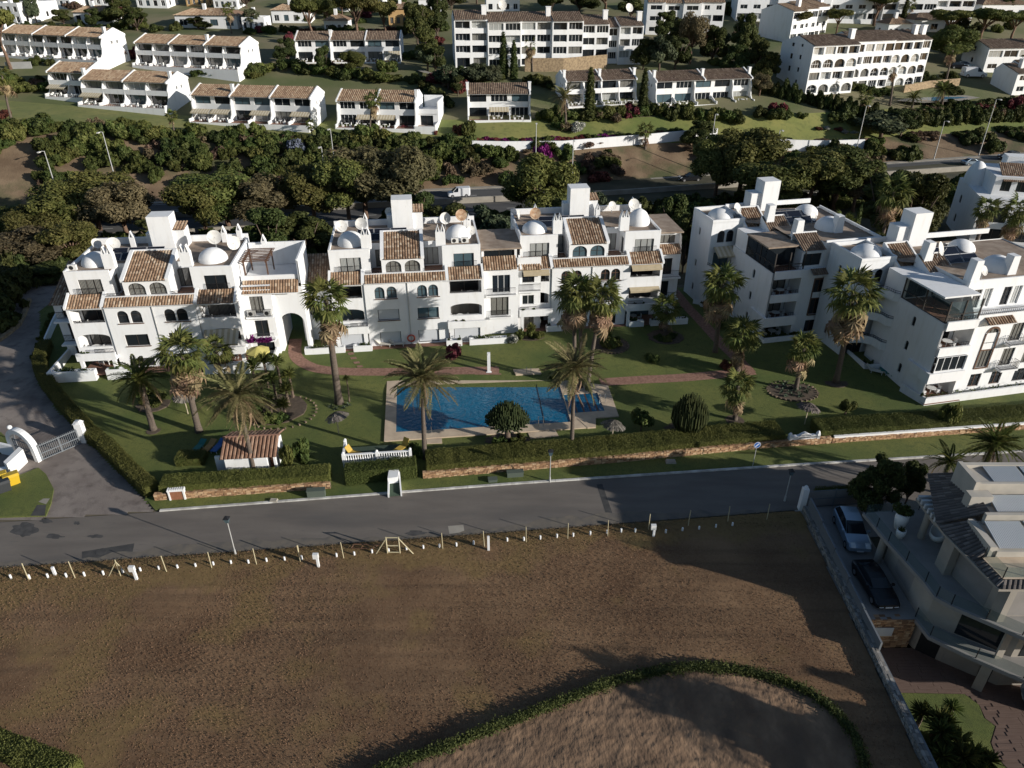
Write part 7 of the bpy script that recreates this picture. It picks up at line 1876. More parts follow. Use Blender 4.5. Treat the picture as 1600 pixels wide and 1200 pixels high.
# green steps with white kerbs through the hedge, utility boxes
M['green_mat'] = mat('green_matting', (.035,.06,.04), .95, (.05,.075,.05), 6, 3); M['green_box'] = mat('green_cabinet', (.085,.105,.085), .7)
a, b, c, dd = [G(u, v, 0.1) for u, v in [(606,776),(626,774),(624,752),(608,753)]]
t = thing('garden_steps', 'green matted steps with white edges leading through the hedge to the road', 'steps', (a.x, a.y, 0))
loc_ = lambda p, z: (p.x - a.x, p.y - a.y, z)
mb = MB(); mb.poly([loc_(a, .08), loc_(b, .08), loc_(c, .9), loc_(dd, .9)]); mb.build('matting', M['green_mat'], t)
for p, q in ((a, dd), (b, c)):
 mb = MB(); f = [loc_(p, 0), loc_(p, .45), loc_(q, 1.2), loc_(q, 0)]; k = [(x + .13, y, z) for x, y, z in f]; mb.loft([f, k]); mb.build('edge_wall', M['white_far'], t)
mb = MB(); q0, q1 = G(606, 752, .9), G(622, 750, .9); mb.prism([(q0.x - a.x, q0.y - a.y), (q1.x - a.x, q1.y - a.y), (q1.x - a.x - .05, q1.y - a.y + 1.3), (q0.x - a.x - .05, q0.y - a.y + 1.3)], .6, 1.25); mb.build('landing', M['white_far'], t)
for (u, v, w, h, lab) in [(495, 776, 1.55, .75, 'green utility cabinet beside the gap in the hedge'), (805, 744, 1.5, .5, 'wide green utility cabinet on the verge below the round cactus'), (770, 752, .8, .25, 'small green hatch on the verge left of the lamp')]:
 p = G(u, v, .05); t = thing('utility_cabinet', lab, 'utility cabinet', p, R(6), 'green utility cabinets on the verge')
 mb = MB(); mb.box(-w/2, w/2, -.2, .3, -.05, h); mb.build('casing', M['green_box'], t); mb = MB(); mb.box(-w/2 - .04, w/2 + .04, -.24, .34, h + .003, h + .05); mb.build('lid', M['green_box'], t)
for (u, v, s, lab) in [(428, 783, .35, 'small stone block on the verge in front of the pool hut hedge'), (1048, 722, .5, 'flat grey slab on the verge left of the round road sign')]:
 p = G(u, v, .06); mb = MB(); mb.loft([[(-s,-s*.6,0),(s,-s*.6,0),(s,s*.6,0),(-s,s*.6,0)],[(-s*.85,-s*.5,.18),(s*.8,-s*.5,.2),(s*.85,s*.5,.17),(-s*.8,s*.5,.2)]]); tag(mb.build('stone_block', M['concrete'], loc=p), lab, 'stone')

M['gate_grey'] = mat('gate_paint', (.15,.165,.18), .6)
# ---------------------------------------------------------------- gate, arch and bins on the left
t = thing('gate_arch', 'white arched gateway for walkers at the left edge', 'archway', G(22, 706), math.atan2(G(64, 721).y - G(22, 706).y, G(64, 721).x - G(22, 706).x))
W_ = (G(64, 721) - G(22, 706)).length
mb = MB(); n = 16; ro, ri, zc = W_/2, W_/2 - .5, 1.35
pr = lambda r_, y: [(W_/2 - r_, y, 0)] + [(W_/2 - r_*math.cos(math.pi*i/n), y, zc + r_*.95*math.sin(math.pi*i/n)) for i in range(n + 1)] + [(W_/2 + r_, y, 0)]
of, ob, jf, jb = pr(ro, -.25), pr(ro, .3), pr(ri, -.25), pr(ri, .3)
for i in range(len(of) - 1):
 mb.poly([of[i], of[i+1], jf[i+1], jf[i]]); mb.poly([ob[i], jb[i], jb[i+1], ob[i+1]]); mb.poly([of[i], ob[i], ob[i+1], of[i+1]]); mb.poly([jf[i], jf[i+1], jb[i+1], jb[i]])
mb.build('arch', M['white_far'], t)
mb = MB()
for i in range(9): x = .56 + (W_ - 1.12)*i/8; mb.box(x - .02, x + .02, -.02, .02, .08, 1.75)
for z in (.12, .9, 1.7): mb.box(.52, W_ - .52, -.035, .035, z, z + .06)
mb.build('wicket_gate', M['gate_grey'], t)
ga, gb = G(66, 720), G(127, 694); d = gb - ga
t = thing('driveway_gate', 'grey barred sliding gate across the driveway', 'gate', ga, math.atan2(d.y, d.x)); L_ = d.length
mb = MB(); [mb.box(0, L_, -.04, .04, z, z + .08) for z in (.08, .75, 1.62)]; [mb.box(x - .05, x + .05, -.05, .05, .05, 1.75) for x in (.05, L_*.52, L_ - .05)]; mb.build('gate_frame', M['gate_grey'], t)
bar = MB(); bar.box(-.018, .018, -.018, .018, .16, 1.85); bme = bar.mesh('bar', M['gate_grey'])
for i in range(int(L_/.17)): link('bar', bme, t, (.12 + i*.17, 0, 0))
p = G(132, 690); mb = MB(); mb.box(-.35, .35, -.3, .3, -.1, 2.2); mb.loft([[(-.42,-.37,2.203),(.42,-.37,2.203),(.42,.37,2.203),(-.42,.37,2.203)],[(-.2,-.15,2.5),(.2,-.15,2.5),(.2,.15,2.5),(-.2,.15,2.5)]])
tag(mb.build('gate_pillar', M['white_far'], loc=p), 'white pillar at the hedge end of the sliding gate', 'pillar')
p = G(24, 690); t = thing('garden_lamp', 'white globe lamp behind the arched gateway', 'lamp', p); mb = MB(); mb.cyl(0, 0, 0, 1.5, .05); mb.build('pole', M['galv'], t); mb = MB(); mb.dome(0, 0, 1.7, .24, .24, 12, 5); mb.dome(0, 0, 1.7, .24, -.22, 12, 5); mb.build('globe', M['frame_white'], t, smooth=True)
mb = MB()
for px, h in (([(-60,692),(22,710),(26,714),(-60,697)], 1.2), ([(14,742),(38,718),(44,722),(19,746)], 1.5), ([(-60,748),(14,738),(17,742),(-60,754)], .7)): mb.prism([G(u, v) for u, v in px], 0, h)
tag(mb.build('enclosure_wall', M['white_far']), 'low white walls of the bin yard at the left edge', 'wall')
for i, (u, v, m, lab) in enumerate([(22, 757, 'bin_yellow', 'yellow lidded bin in the bin yard'), (8, 768, 'bin_black', 'black bin in front of the yellow one at the left edge'), (4, 757, 'bin_yellow', 'second yellow bin half cut by the left edge')]):
 M.setdefault('bin_yellow', mat('yellow_plastic', (.55,.36,.02), .5)); M.setdefault('bin_black', mat('dark_plastic', (.03,.033,.037), .6))
 t = thing('waste_bin', lab, 'bin', G(u, v), R(40), 'bins at the left edge'); mb = MB(); mb.loft([[(-.5,-.35,.08),(.5,-.35,.08),(.5,.35,.08),(-.5,.35,.08)],[(-.62,-.45,1.05),(.62,-.45,1.05),(.62,.45,1.05),(-.62,.45,1.05)]]); mb.build('body', M[m], t)
 mb = MB(); mb.loft([[(-.66,-.5,1.053),(.66,-.5,1.053),(.66,.5,1.053),(-.66,.5,1.053)],[(-.6,-.35,1.25),(.6,-.35,1.25),(.6,.4,1.2),(-.6,.4,1.2)]]); mb.build('lid', M[m], t)
 for x in (-.4, .4): mb = MB(); mb.cyl(x, -.3, 0, .16, .08, n=8); mb.build('wheel', M['tyre'], t)
# ivy wall and kerb on the far left of the lane
mb = MB(); q = [GS(u, v) for u, v in [(0,535),(18,522),(34,508),(42,492),(50,470)]]
for a, b in zip(q[:-1], q[1:]): mb.prism([(a.x, a.y), (b.x, b.y), (b.x - .5, b.y), (a.x - .5, a.y)], 0, 1.6)
tag(mb.build('lane_wall', M['stone_far']), 'ochre stone wall on the left side of the access lane', 'wall')
for i, (u, v, w, h) in enumerate([(-5,520,5,3),(10,500,5,3.5),(22,480,5,3.5),(34,455,5,3.5),(0,470,6,4),(12,440,6,4),(-20,490,6,4),(45,432,5,3.5),(70,425,5,3),(95,430,4,2.5)]):
 p = GS(u, v); shrub('lane_bush', 'dark bush on the bank left of the access lane', 'hedgy', p, w, h, group='bushes on the bank by the access lane')
for i, (u, v) in enumerate([(57,560),(60,546),(66,534),(72,522),(78,510),(84,498)]):
 p = GS(u, v); o = shrub('lane_shrub', 'small shrub planted along the side wall of the leftmost block', 'garden', p, 1.3, .9, group='shrubs along the side wall of the leftmost block')
mb = MB(); q = [GS(u, v) for u, v in [(70,580),(64,560),(72,540),(84,512),(96,488)]]
for a, b in zip(q[:-1], q[1:]): z = float(sz(a.x, a.y)); mb.prism([(a.x, a.y), (b.x, b.y), (b.x + .2, b.y), (a.x + .2, a.y)], 0, z + 1.0)
tag(mb.build('side_wall', M['white_far']), 'stepped white wall between the access lane and the leftmost block', 'wall')

# ---------------------------------------------------------------- hut, balustrade terrace, loungers, parasols
hp = G(353, 741); ha = R(5)
t = thing('pool_hut', 'white pool hut with a brown barrel tile roof', 'hut', hp, ha)
mb = MB(); B = Bld.__new__(Bld);
W_, Dp = 5.0, 3.2
mb.box(.15, 3.95, .0, Dp, 0, 2.0); mb.box(3.953, 4.75, .9, Dp, 0, 2.0); mb.box(4.55, 4.75, .0, .895, 0, 2.0); mb.box(-.9, .147, .6, .8, 0, 1.6)
mb.poly([(.15, 0, 2.0), (.15, Dp, 2.0), (.15, Dp*.55, 2.75)][::-1]); mb.poly([(4.75, 0, 2.0), (4.75, Dp, 2.0), (4.75, Dp*.55, 2.75)])
mb.build('wall', M['white'], t)
mb = MB(); mb.box(4.0, 4.5, .82, .897, .05, 1.9); mb.build('door', M['brown_door'], t)
M['tile_hut'] = tilemat('hut_roof_tiles', (.15,.08,.05), (.26,.15,.10), (.36,.24,.17))
tiles('roof', t, [(-.1, -.5, 2.0), (5.0, -.5, 2.0), (5.0, 1.75, 2.95), (-.1, 1.75, 2.95)], 'tile_hut', .36, .5, 3, r=.12); tiles('roof', t, [(5.0, 4.0, 2.0), (-.1, 4.0, 2.0), (-.1, 1.75, 2.95), (5.0, 1.75, 2.95)], 'tile_hut', .36, .5, 4, r=.12)
rg = MB(); rg.tube([(-.15, 1.75, 2.97), (5.05, 1.75, 2.97)], .11, 8); rg.build('ridge_tiles', M['brick'], t)
for x, w in ((1.1, .7), (2.6, .5)): mb = MB(); mb.box(x, x + w, -.02, -.003, 1.55, 1.75); mb.build('notice_plate', M['shutter'], t)
lb2 = lb.mesh('lifebuoy', M['red'], smooth=True); o = link('lifebuoy', lb2, None, hp + Vector((5.15, 1.4, 1.5)), ha + R(90)); tag(o, 'orange lifebuoy on the ivy covered end of the pool hut', 'lifebuoy')
o = shrub('ivy_bush', 'ivy bush growing up the right end of the pool hut', 'garden_light', hp + Vector((5.6, 1.1, 0)), 1.5, 2.6); o2 = shrub('hut_bush', 'dark bush behind the right end of the pool hut', 'garden', hp + Vector((6.4, 2.2, 0)), 2.4, 2.3)
hedge('clipped_bush', 'low clipped bush left of the pool hut in front of the loungers', [G(279, 722), G(322, 720)], 1.5, .9, seed=9, m='shrub_light', cat='bush')
def lounger(label, p, rz, m, back=35, group=None, name='sun_lounger'):
 t = thing(name, label, 'sun lounger', p, rz, group)
 mb = MB(); mb.box(-.33, .33, -.95, .35, .28, .34); mb.build('bed', M[m], t)
 b = MB(); c, s = math.cos(R(back)), math.sin(R(back)); q = [(-.33, .355, .3), (.33, .355, .3), (.33, .355 + .75*c, .3 + .75*s), (-.33, .355 + .75*c, .3 + .75*s)]; b.loft([[(x, y + s*.05, z - c*.05) for x, y, z in q], q]); b.build('backrest', M[m], t)
 lg = MB(); lg.box(-.025, .025, -.025, .025, 0, .279); me = lg.mesh('leg', M['frame_white'])
 for x in (-.29, .29):
  for y in (-.85, .25): link('leg', me, t, (x, y, 0))
 return t
for k, c in (('teal', (.02,.16,.15)), ('tan', (.34,.21,.08)), ('blue', (.03,.12,.34)), ('yellow', (.50,.33,.06)), ('cream', (.62,.58,.50))): M['lounger_' + k] = mat('lounger_' + k, c, .8)
for (u, v, m, lab) in [(311, 702, 'teal', 'teal sun lounger behind the clipped bush'), (327, 702, 'tan', 'tan sun lounger between the teal and the blue one'), (342, 701, 'blue', 'blue sun lounger next to the pool hut roof')]: lounger(lab, G(u, v, .03), R(-12), 'lounger_' + m, 20, 'sun loungers beside the pool hut')
ba, bb = G(537, 731), G(644, 724); d = (bb - ba); L_ = d.length; an = math.atan2(d.y, d.x)
t = thing('balustrade_terrace', 'small green floored terrace with a white balustrade above the boxy hedge', 'terrace', ba, an)
mb = MB(); mb.box(0, L_, .0, 2.4, 0, .62); mb.build('base', M['white_far'], t); mb = MB(); mb.poly([(.1, .15, .625), (L_ - .05, .15, .625), (L_ - .05, 2.4, .625), (.1, 2.4, .625)]); mb.build('floor', M['green_mat'], t)
ps = MB(); ps.box(-.13, .13, -.13, .13, .62, 1.6); ps.dome(0, 0, 1.6, .13, .16, 8, 3); pm = ps.mesh('post', M['white_far'])
for x, y in ((.1, .1), (L_*.5, .1), (L_ - .1, .1), (.1, 2.3)): link('post', pm, t, (x, y, 0))
bl = MB(); bl.loft([[(r_*math.cos(a), r_*math.sin(a), z) for a in [2*math.pi*i/8 for i in range(8)]] for z, r_ in ((.63,.06),(.72,.075),(.85,.10),(1.0,.055),(1.2,.045),(1.36,.07))]); bm_ = bl.mesh('baluster', M['white_far'], smooth=True)
nb_ = int((L_ - .4)/.22)
for i in range(nb_): x = .32 + (L_ - .64)*i/(nb_ - 1); (abs(x - L_*.5) > .18) and link('baluster', bm_, t, (x, .1, 0))
for i in range(9): link('baluster', bm_, t, (.1, .36 + i*.21, 0))
mb = MB(); mb.box(.0, L_, .0, .2, 1.365, 1.46); mb.box(.0, .2, .203, 2.4, 1.365, 1.46); mb.build('rail', M['white_far'], t)
T = t.matrix_basis if False else Matrix.Translation(ba) @ Matrix.Rotation(an, 4, 'Z')
lounger('yellow deck chair at the left end of the balustrade terrace', T @ Vector((1.0, 1.0, .64)), an + R(60), 'lounger_yellow', 55, 'yellow deck chairs', 'deck_chair'); lounger('yellow deck chair at the right end of the balustrade terrace', T @ Vector((5.5, 1.5, .64)), an + R(-40), 'lounger_yellow', 60, 'yellow deck chairs', 'deck_chair')
M['thatch'] = leafmat('thatch', (.08,.07,.062), (.20,.175,.155), trans=0)
def parasol(label, foot, tilt, seed, sz_=0.0):
 t = thing('thatched_parasol', label, 'parasol', GS(*foot), 0, 'thatched parasols on the lawn'); r = random.Random(seed)
 mb = MB(); mb.tube([(0, 0, -.2), (0, 0, 2.25)], .05, 7); mb.build('pole', M['frame_wood'], t)
 V = []; F = []; Sh = []
 rot = Matrix.Rotation(R(tilt), 3, 'Y') @ Matrix.Rotation(R(-6), 3, 'X')
 for layer in range(3):
  r0, r1, z0, z1 = [(0.0, .62, 2.62, 2.38), (.35, .95, 2.48, 2.18), (.7, 1.18, 2.32, 1.98)][layer]
  for i in range(70):
   a = 2*math.pi*(i + r.random())/70; da = .07
   rr = r1 * r.uniform(.88, 1.08); q = []
   for ra, az, z in ((r0, a - da, z0), (r0, a + da, z0), (rr, a + da*.8, z1 + r.uniform(-.08, .04)), (rr, a - da*.8, z1 + r.uniform(-.08, .04))): q.append(Vector((0, 0, 2.2)) + rot @ Vector((ra*math.cos(az), ra*math.sin(az), z - 2.2)))
   n = len(V); V += [tuple(p) for p in q]; F.append((n, n+1, n+2, n+3)); Sh.append(r.random())
 me = bpy.data.meshes.new('thatch'); me.from_pydata(V, [], F); me.materials.append(M['thatch']); at = me.attributes.new('shade', 'FLOAT', 'FACE'); at.data.foreach_set('value', Sh); link('thatch', me, t)
M['frame_wood'] = mat('pale_pole', (.50,.42,.30), .8)
for i, (f, ti, lab) in enumerate([((294,647), 8, 'thatched parasol beside the shaggy palm trunk'), ((529.5,678), -14, 'tilted thatched parasol left of the pool'), ((956,691), 8, 'thatched parasol right of the wind blown date palm'), ((1257,663), 12, 'thatched parasol below the oval flower bed')]): parasol(lab, f, ti, i)
# yellow umbrella on the terrace of the leftmost block
p = GS(408, 574); t = thing('garden_umbrella', 'open yellow umbrella on the ground floor terrace of the leftmost block', 'parasol', p + Vector((0, 0, .1)))
M['yellow_cloth'] = mat('yellow_canvas', (.56,.50,.16), .9, (.48,.43,.13), 2, 3)
mb = MB(); mb.cyl(0, 0, 0, 2.3, .03, n=6); mb.build('pole', M['frame_white'], t); mb = MB(); n = 8
for i in range(n):
 a, b = 2*math.pi*i/n, 2*math.pi*(i+1)/n; mb.poly([(0, 0, 2.6), (1.35*math.cos(a), 1.35*math.sin(a), 2.05), (1.35*math.cos(b), 1.35*math.sin(b), 2.05)]); mb.poly([(1.35*math.cos(a), 1.35*math.sin(a), 2.05), (1.35*math.cos(b), 1.35*math.sin(b), 2.05), (1.35*math.cos(b), 1.35*math.sin(b), 1.9), (1.35*math.cos(a), 1.35*math.sin(a), 1.9)])
mb.build('canopy', M['yellow_cloth'], t)
# white loungers on the paving in front of the middle block, green loungers by the nearest block
for (u, v, a, lab) in [(600, 541, 80, 'left white sun lounger against the middle block wall'), (621, 540, 80, 'right white sun lounger against the middle block wall')]: lounger(lab, GS(u, v) + Vector((0, 0, .1)), R(a), 'lounger_cream', 40, 'white sun loungers by the middle block')
for i, (u, v, m) in enumerate([(1378, 578, 'teal'), (1386, 582, 'teal'), (1394, 586, 'teal'), (1402, 590, 'teal'), (1408, 594, 'tan')]): lounger(['first teal lounger from the left in the row by the nearest corner block', 'second teal lounger in the row by the nearest corner block', 'third teal lounger in the row by the nearest corner block', 'last teal lounger in the row by the nearest corner block', 'tan lounger ending the row by the nearest corner block'][i], GS(u, v) + Vector((0, 0, .03)), R(-15), 'lounger_' + m, 10, 'loungers in a row by the nearest corner block')
lounger('cream lounger at the end of the garden wall by the nearest corner block', GS(1365, 582) + Vector((0, 0, .03)), R(60), 'lounger_cream', 45)

# ---------------------------------------------------------------- beds and garden plants
M['bed_soil'] = mat('bed_soil', (.075,.055,.04), 1.0, (.12,.09,.065), 3, 5)
def bed(u, v, w, d, z=.10, label=None):
 p = GS(u, v); n = 20; mb = MB(); mb.prism([(p.x + w/2*math.cos(2*math.pi*i/n)*(1 + .08*math.sin(3*i)), p.y + d/2*math.sin(2*math.pi*i/n)) for i in range(n)], p.z, p.z + z)
 return structure(mb.build('flower_bed', M['bed_soil']))
def edging(u, v, w, d, lab):
 p = GS(u, v); mb = MB(); n = 30; r = random.Random(int(u)); t = thing('bed_edging', lab, 'edging', p)
 for i in range(n):
  a = 2*math.pi*i/n; x, y = w/2*math.cos(a), d/2*math.sin(a); s = r.uniform(.1, .17); st = MB(); st.loft([[(-s, -s*.7, -.05), (s, -s*.7, -.05), (s, s*.7, -.05), (-s, s*.7, -.05)], [(-s*.7, -s*.5, .2), (s*.7, -s*.5, .2), (s*.7, s*.5, .17), (-s*.7, s*.5, .2)]]); st.build('stone', M['edge_stone'], t, loc=(x, y, 0), rz=a)
def yucca_mesh(seed, n=70, L=.7, w=.05, m='palm'):
 r = random.Random(seed); V = []; F = []; Sh = []
 for i in range(n):
  a = r.uniform(0, 6.28); el = r.uniform(-.2, 1.4); l = L*r.uniform(.75, 1.1); d = Vector((math.cos(a)*math.cos(el), math.sin(a)*math.cos(el), math.sin(el))); s = Vector((-math.sin(a), math.cos(a), 0))*w
  m1 = d*l*.5 + Vector((0, 0, .02)); q = len(V); V += [(0, 0, 0), tuple(m1 - s), tuple(d*l - Vector((0, 0, .08*l))), tuple(m1 + s)]; F.append((q, q+1, q+2, q+3)); Sh.append(r.random())
 me = bpy.data.meshes.new('foliage'); me.from_pydata(V, [], F); me.materials.append(M[m]); at = me.attributes.new('shade', 'FLOAT', 'FACE'); at.data.foreach_set('value', Sh); return me
M['agave'] = leafmat('agave_leaf', (.06,.09,.06), (.16,.19,.13), trans=0)
YU = [yucca_mesh(i) for i in range(2)]; AG = [yucca_mesh(9, 34, .6, .075, 'agave')]
def yucca(label, p, H, s=1.0, name='yucca', cat='plant', group=None, heads=1):
 t = thing(name, label, cat, p, prnd.uniform(0, 6), group); mb = MB(); mb.tube([(0, 0, -.1), (.05, 0, H*.5), (0, .05, H)], [.13*s, .1*s, .08*s], 6); mb.build('trunk', M['bark'], t)
 for k in range(heads):
  o = link('leaf_head', YU[k % 2], t, (.35*k*math.cos(2*k), .35*k*math.sin(2*k), H - .3*k)); o.scale = (s, s, s)
def agave(label, p, s, group='agaves in the garden beds'):
 o = link('agave', AG[0], None, p, prnd.uniform(0, 6)); o.scale = (s, s, s); tag(o, label, 'plant', group)
bed(1238, 612, 5.4, 4.2); edging(1238, 612, 5.4, 4.2, 'ring of stones round the oval bed of the short palm')
for i in range(16): a = 2*math.pi*i*.618; q = GS(1238, 612) + Vector((2.0*math.sqrt((i+.5)/16)*math.cos(a), 1.5*math.sqrt((i+.5)/16)*math.sin(a), .1)); agave('agave rosette in the oval bed of the short palm', q, prnd.uniform(.5, .95), 'agaves in the oval bed')
bed(955, 540, 4.2, 4.4); edging(955, 540, 4.2, 4.4, 'ring of stones round the bed beside the palm trio')
for i in range(8): a = 2.4*i; q = GS(955, 540) + Vector((1.3*math.cos(a)*(i/8)**.5, 1.4*math.sin(a)*(i/8)**.5, .05)); shrub('bed_shrub', 'low grey shrub in the bed beside the palm trio', 'garden_light', q, 1.3, .8, group='low shrubs in the bed by the palm trio')
yucca('small palm like yucca in the bed beside the palm trio', GS(948, 536), 1.4, 1.3)
bed(1040, 527, 4.4, 4.0); bed(430, 640, 6.6, 6.0); bed(1306, 598, 2.6, 2.2, .05); bed(1148, 657, 1.9, 1.9, .05); bed(240, 673, 1.4, 1.4, .05); bed(240, 632, 3.4, 3.2); bed(793, 688, 4.5, 2.2, .06); bed(1073, 672, 4.5, 2.8, .06); bed(828, 526, 3.6, 2.4, .06)
edging(442, 645, 7.0, 6.4, 'ring of stones round the dense yucca bed')
shrub('round_bush', 'rounded green bush behind the stout palm on the left', 'garden_light', GS(238, 632), 3.2, 1.3); shrub('round_bush', 'dark bush beside the rounded one on the left lawn', 'garden', GS(226, 622), 2.6, 1.4)
for i, (u, v, H) in enumerate([(402,612,3.4),(420,606,3.6),(440,612,3.8),(412,625,2.6),(432,628,2.9),(452,635,2.4),(424,645,1.6),(446,650,1.5),(405,640,2.0),(458,622,3.0)]): yucca('tall yucca in the dense planted bed behind the pale date palm', GS(u, v), H, 1.45, group='yuccas in the dense planted bed', heads=2)
for i, (u, v, k, w, h) in enumerate([(400,655,'garden',2.6,1.6),(420,660,'garden_light',2.4,1.2),(440,660,'garden',2.2,1.1),(388,640,'garden',2.6,1.8)]): shrub('bed_shrub', 'dark low shrub at the foot of the dense yucca bed', k, GS(u, v), w, h, group='low shrubs in the dense yucca bed')
for i, (u, v) in enumerate([(518,636),(526,640),(538,638),(544,634),(530,632)]): agave('grey agave round the foot of the thick dark palm', GS(u, v), .8, 'agaves round the thick palm')
yucca('thin stemmed dragon tree beside the thick dark palm', GS(546, 628), 2.9, .75, 'dragon_tree')
def euphorbia(label, p, H, Wd, seed, n=130, trunk=True):
 t = thing('candelabra_cactus', label, 'cactus', p); r = random.Random(seed); mb = MB(); rings = []
 if trunk: mb.tube([(0, 0, -.2), (0, .05, H*.22), (.05, 0, H*.4)], [.32, .26, .2], 8)
 for i in range(n):
  a = 2.39996*i; q = math.sqrt((i + .5)/n); R0 = Wd/2*q
  z1 = H*(1 - .38*q*q) * r.uniform(.9, 1.02); z0 = H*(.44 + .08*q if trunk else .02)
  x, y = R0*math.cos(a), R0*math.sin(a); k = .42
  P = [(x*k*.4, y*k*.4, z0), (x*.8, y*.8, z0 + (z1 - z0)*.35), (x*1.03, y*1.03, z0 + (z1 - z0)*.65), (x, y, z1)]
  mb.tube(P, [.06, .085, .085, .05], 5)
 me = mb.mesh('arms', M['cactus'], smooth=False); at = me.attributes.new('shade', 'FLOAT', 'FACE'); rr = np.random.default_rng(seed); at.data.foreach_set('value', rr.uniform(0, 1, len(me.polygons)).astype(np.float32)); link('arms', me, t)
 tr = MB(); tr.tube([(0.02, -.02, -.25), (0, .03, H*.2), (.04, 0, H*.36)], [.36, .3, .23], 9); tr.build('trunk', M['bark'], t, smooth=True)
euphorbia('round headed candelabra cactus on a bare trunk at the near edge of the pool', G(793, 692), 4.7, 4.4, 5, 300)
euphorbia('tall unkempt candelabra cactus growing from the ground right of the pool', G(1074, 680), 4.9, 3.6, 6, 170, False)
for i, (u, v, s, k) in enumerate([(783,694,1.6,'garden'),(803,695,1.7,'garden'),(815,692,1.5,'garden'),(772,696,1.3,'garden'),(1090,672,2.0,'garden'),(1065,684,1.7,'garden'),(1105,678,1.9,'garden')]): shrub('bed_shrub', 'leafy shrub at the foot of the candelabra cacti', k, G(u, v), s, .9, group='shrubs at the foot of the cacti')
for i, (u, v) in enumerate([(1092,682),(1108,684),(1120,680),(1082,688),(800,700),(812,700)]): agave('broad agave at the foot of the candelabra cacti', G(u, v), 1.2, 'agaves at the foot of the cacti')
def small_tree(label, p, H, Wd, kind='garden'):
 t = thing('small_tree', label, 'tree', p); mb = MB(); mb.tube([(0, 0, -.1), (.03, 0, H*.45), (0, 0, H*.7)], [.09, .07, .04], 6); mb.build('trunk', M['bark'], t)
 o = link('crown', VAR[kind][0], t, (0, 0, H*.32)); o.scale = (Wd/2, Wd/2, H*.75)
small_tree('small round citrus tree right of the thatched parasol by the pool', G(1001, 673), 2.2, 2.6); small_tree('small citrus tree on the lawn in front of the nearest corner block', G(1320, 648), 1.7, 1.9, 'garden_light')
shrub('cone_shrub', 'upright bushy shrub standing in the hedge below the nearest corner block', 'garden_light', G(1472, 668), 2.2, 3.0); shrub('flower_bush', 'red flowering bush on the lawn in front of the middle block', 'red', GS(706, 560), 2.6, 1.5); shrub('flower_bush', 'pink flowering clump at the corner of the brick path', 'red', GS(1137, 578), 1.8, 1.0); shrub('low_shrub', 'dark low shrub alone on the lawn right of the palm trio', 'garden', GS(1014, 563), 2.4, .9)
for i, (u, v, w, h, k) in enumerate([(815,530,1.6,1.3,'garden'),(830,528,1.8,1.5,'garden'),(845,530,1.5,1.0,'garden_light'),(800,536,1.6,1.1,'blossom'),(880,588,1.7,.9,'garden_light'),(905,592,1.6,1.0,'garden'),(862,590,1.3,.7,'garden_light'),(1130,512,2.0,1.2,'garden'),(1290,520,2.2,1.8,'garden'),(1300,528,2.4,1.6,'garden'),(1240,528,1.5,.9,'garden'),(1050,528,1.7,.7,'garden'),(1030,530,1.6,.6,'garden'),(1042,534,1.5,.6,'garden_light'),(640,706,1.8,1.0,'garden_light'),(655,712,1.6,1.3,'garden')]):
 shrub('planting_shrub', ['leafy shrub in a small bed by the blocks', 'pale shrub in a small bed by the garden'][k == 'garden_light'] if k != 'blossom' else 'white flowering shrub between the two middle blocks', k, GS(u, v), w, h, group='shrubs in the small garden beds')
yucca('yucca in the bed between the two middle blocks', GS(830, 527), 1.3, 1.2)
# ---------------------------------------------------------------- the villa on the right, its drive and lower garden
M['stone_lt'] = mat('pale_render', (.36,.325,.28), .9, (.31,.28,.24), .8, 5, bump=.06)
M['slab'] = mat('terrace_slab', (.30,.285,.27), .85, (.25,.24,.225), .8, 5); M['wood_deck'] = mat('wood_deck', (.12,.075,.058), .7, (.17,.115,.092), 2.5, 4, stretch=(.3, 6, 1))
M['panel'] = mat('ribbed_panel', (.52,.54,.55), .5); M['taupe'] = mat('taupe_wall', (.27,.25,.235), .9, (.23,.215,.2), .8, 4)  # taupe for the side shutter, upper windows and gate sheet
V_ = thing('modern_villa', 'modern beige villa with glass balustrade terraces at the lower right', 'villa', (32, 40, 0))
def vb(name, m, mb):
 o = mb.build(name, m, V_); o.location = (-32, -40, 0); return o
T_ = [(28.25,45.8),(28.7,42.5),(29.5,38.3),(29.6,36.85),(30.35,36.0),(33.7,33.35),(37,31.4),(47,31.4),(47,46.6),(35.7,46.45),(32.9,46.3)]
mb = MB(); mb.prism(T_, 2.7, 3.0, bottom=True); vb('terrace_slab', M['slab'], mb)
L2 = [(29.35,37.75),(29.6,35.95),(31.9,34.0),(34.2,32.35),(37,30.6),(47,30.6),(47,40),(29.9,40)]
mb = MB(); mb.prism(L2, -.3, 0, bottom=True); vb('lower_balcony_slab', M['slab'], mb)
w = MB()
w.prism([(29.75,43.6),(29.75,38.2),(30.0,37.4),(31.2,36.4),(34.4,34.2),(47,34.2),(47,46),(33,46),(33,43.6)], -3.0, 2.69)       # ground and lower floors
w.prism([(31.9,41.0),(31.75,39.3),(32.65,35.1),(46.8,35.1),(46.8,46.0),(35.0,46.2),(34.8,41.0)], 3.003, 6.0)
w.prism([(31.2,38.9),(31.75,38.9),(31.75,40.1),(31.2,40.1)], 3.003, 6.0); w.prism([(32.2,35.0),(32.65,34.6),(33.1,34.6),(33.1,35.09),(32.6,35.09)], 3.003, 6.0)
w.prism([(33.2,34.05),(33.7,34.05),(33.7,34.19),(33.2,34.19)], .01, 2.69); w.prism([(32.5,34.0),(33.0,33.6),(33.3,34.0),(32.9,34.19)], -3, -.31)
vb('wall', M['stone_lt'], w)
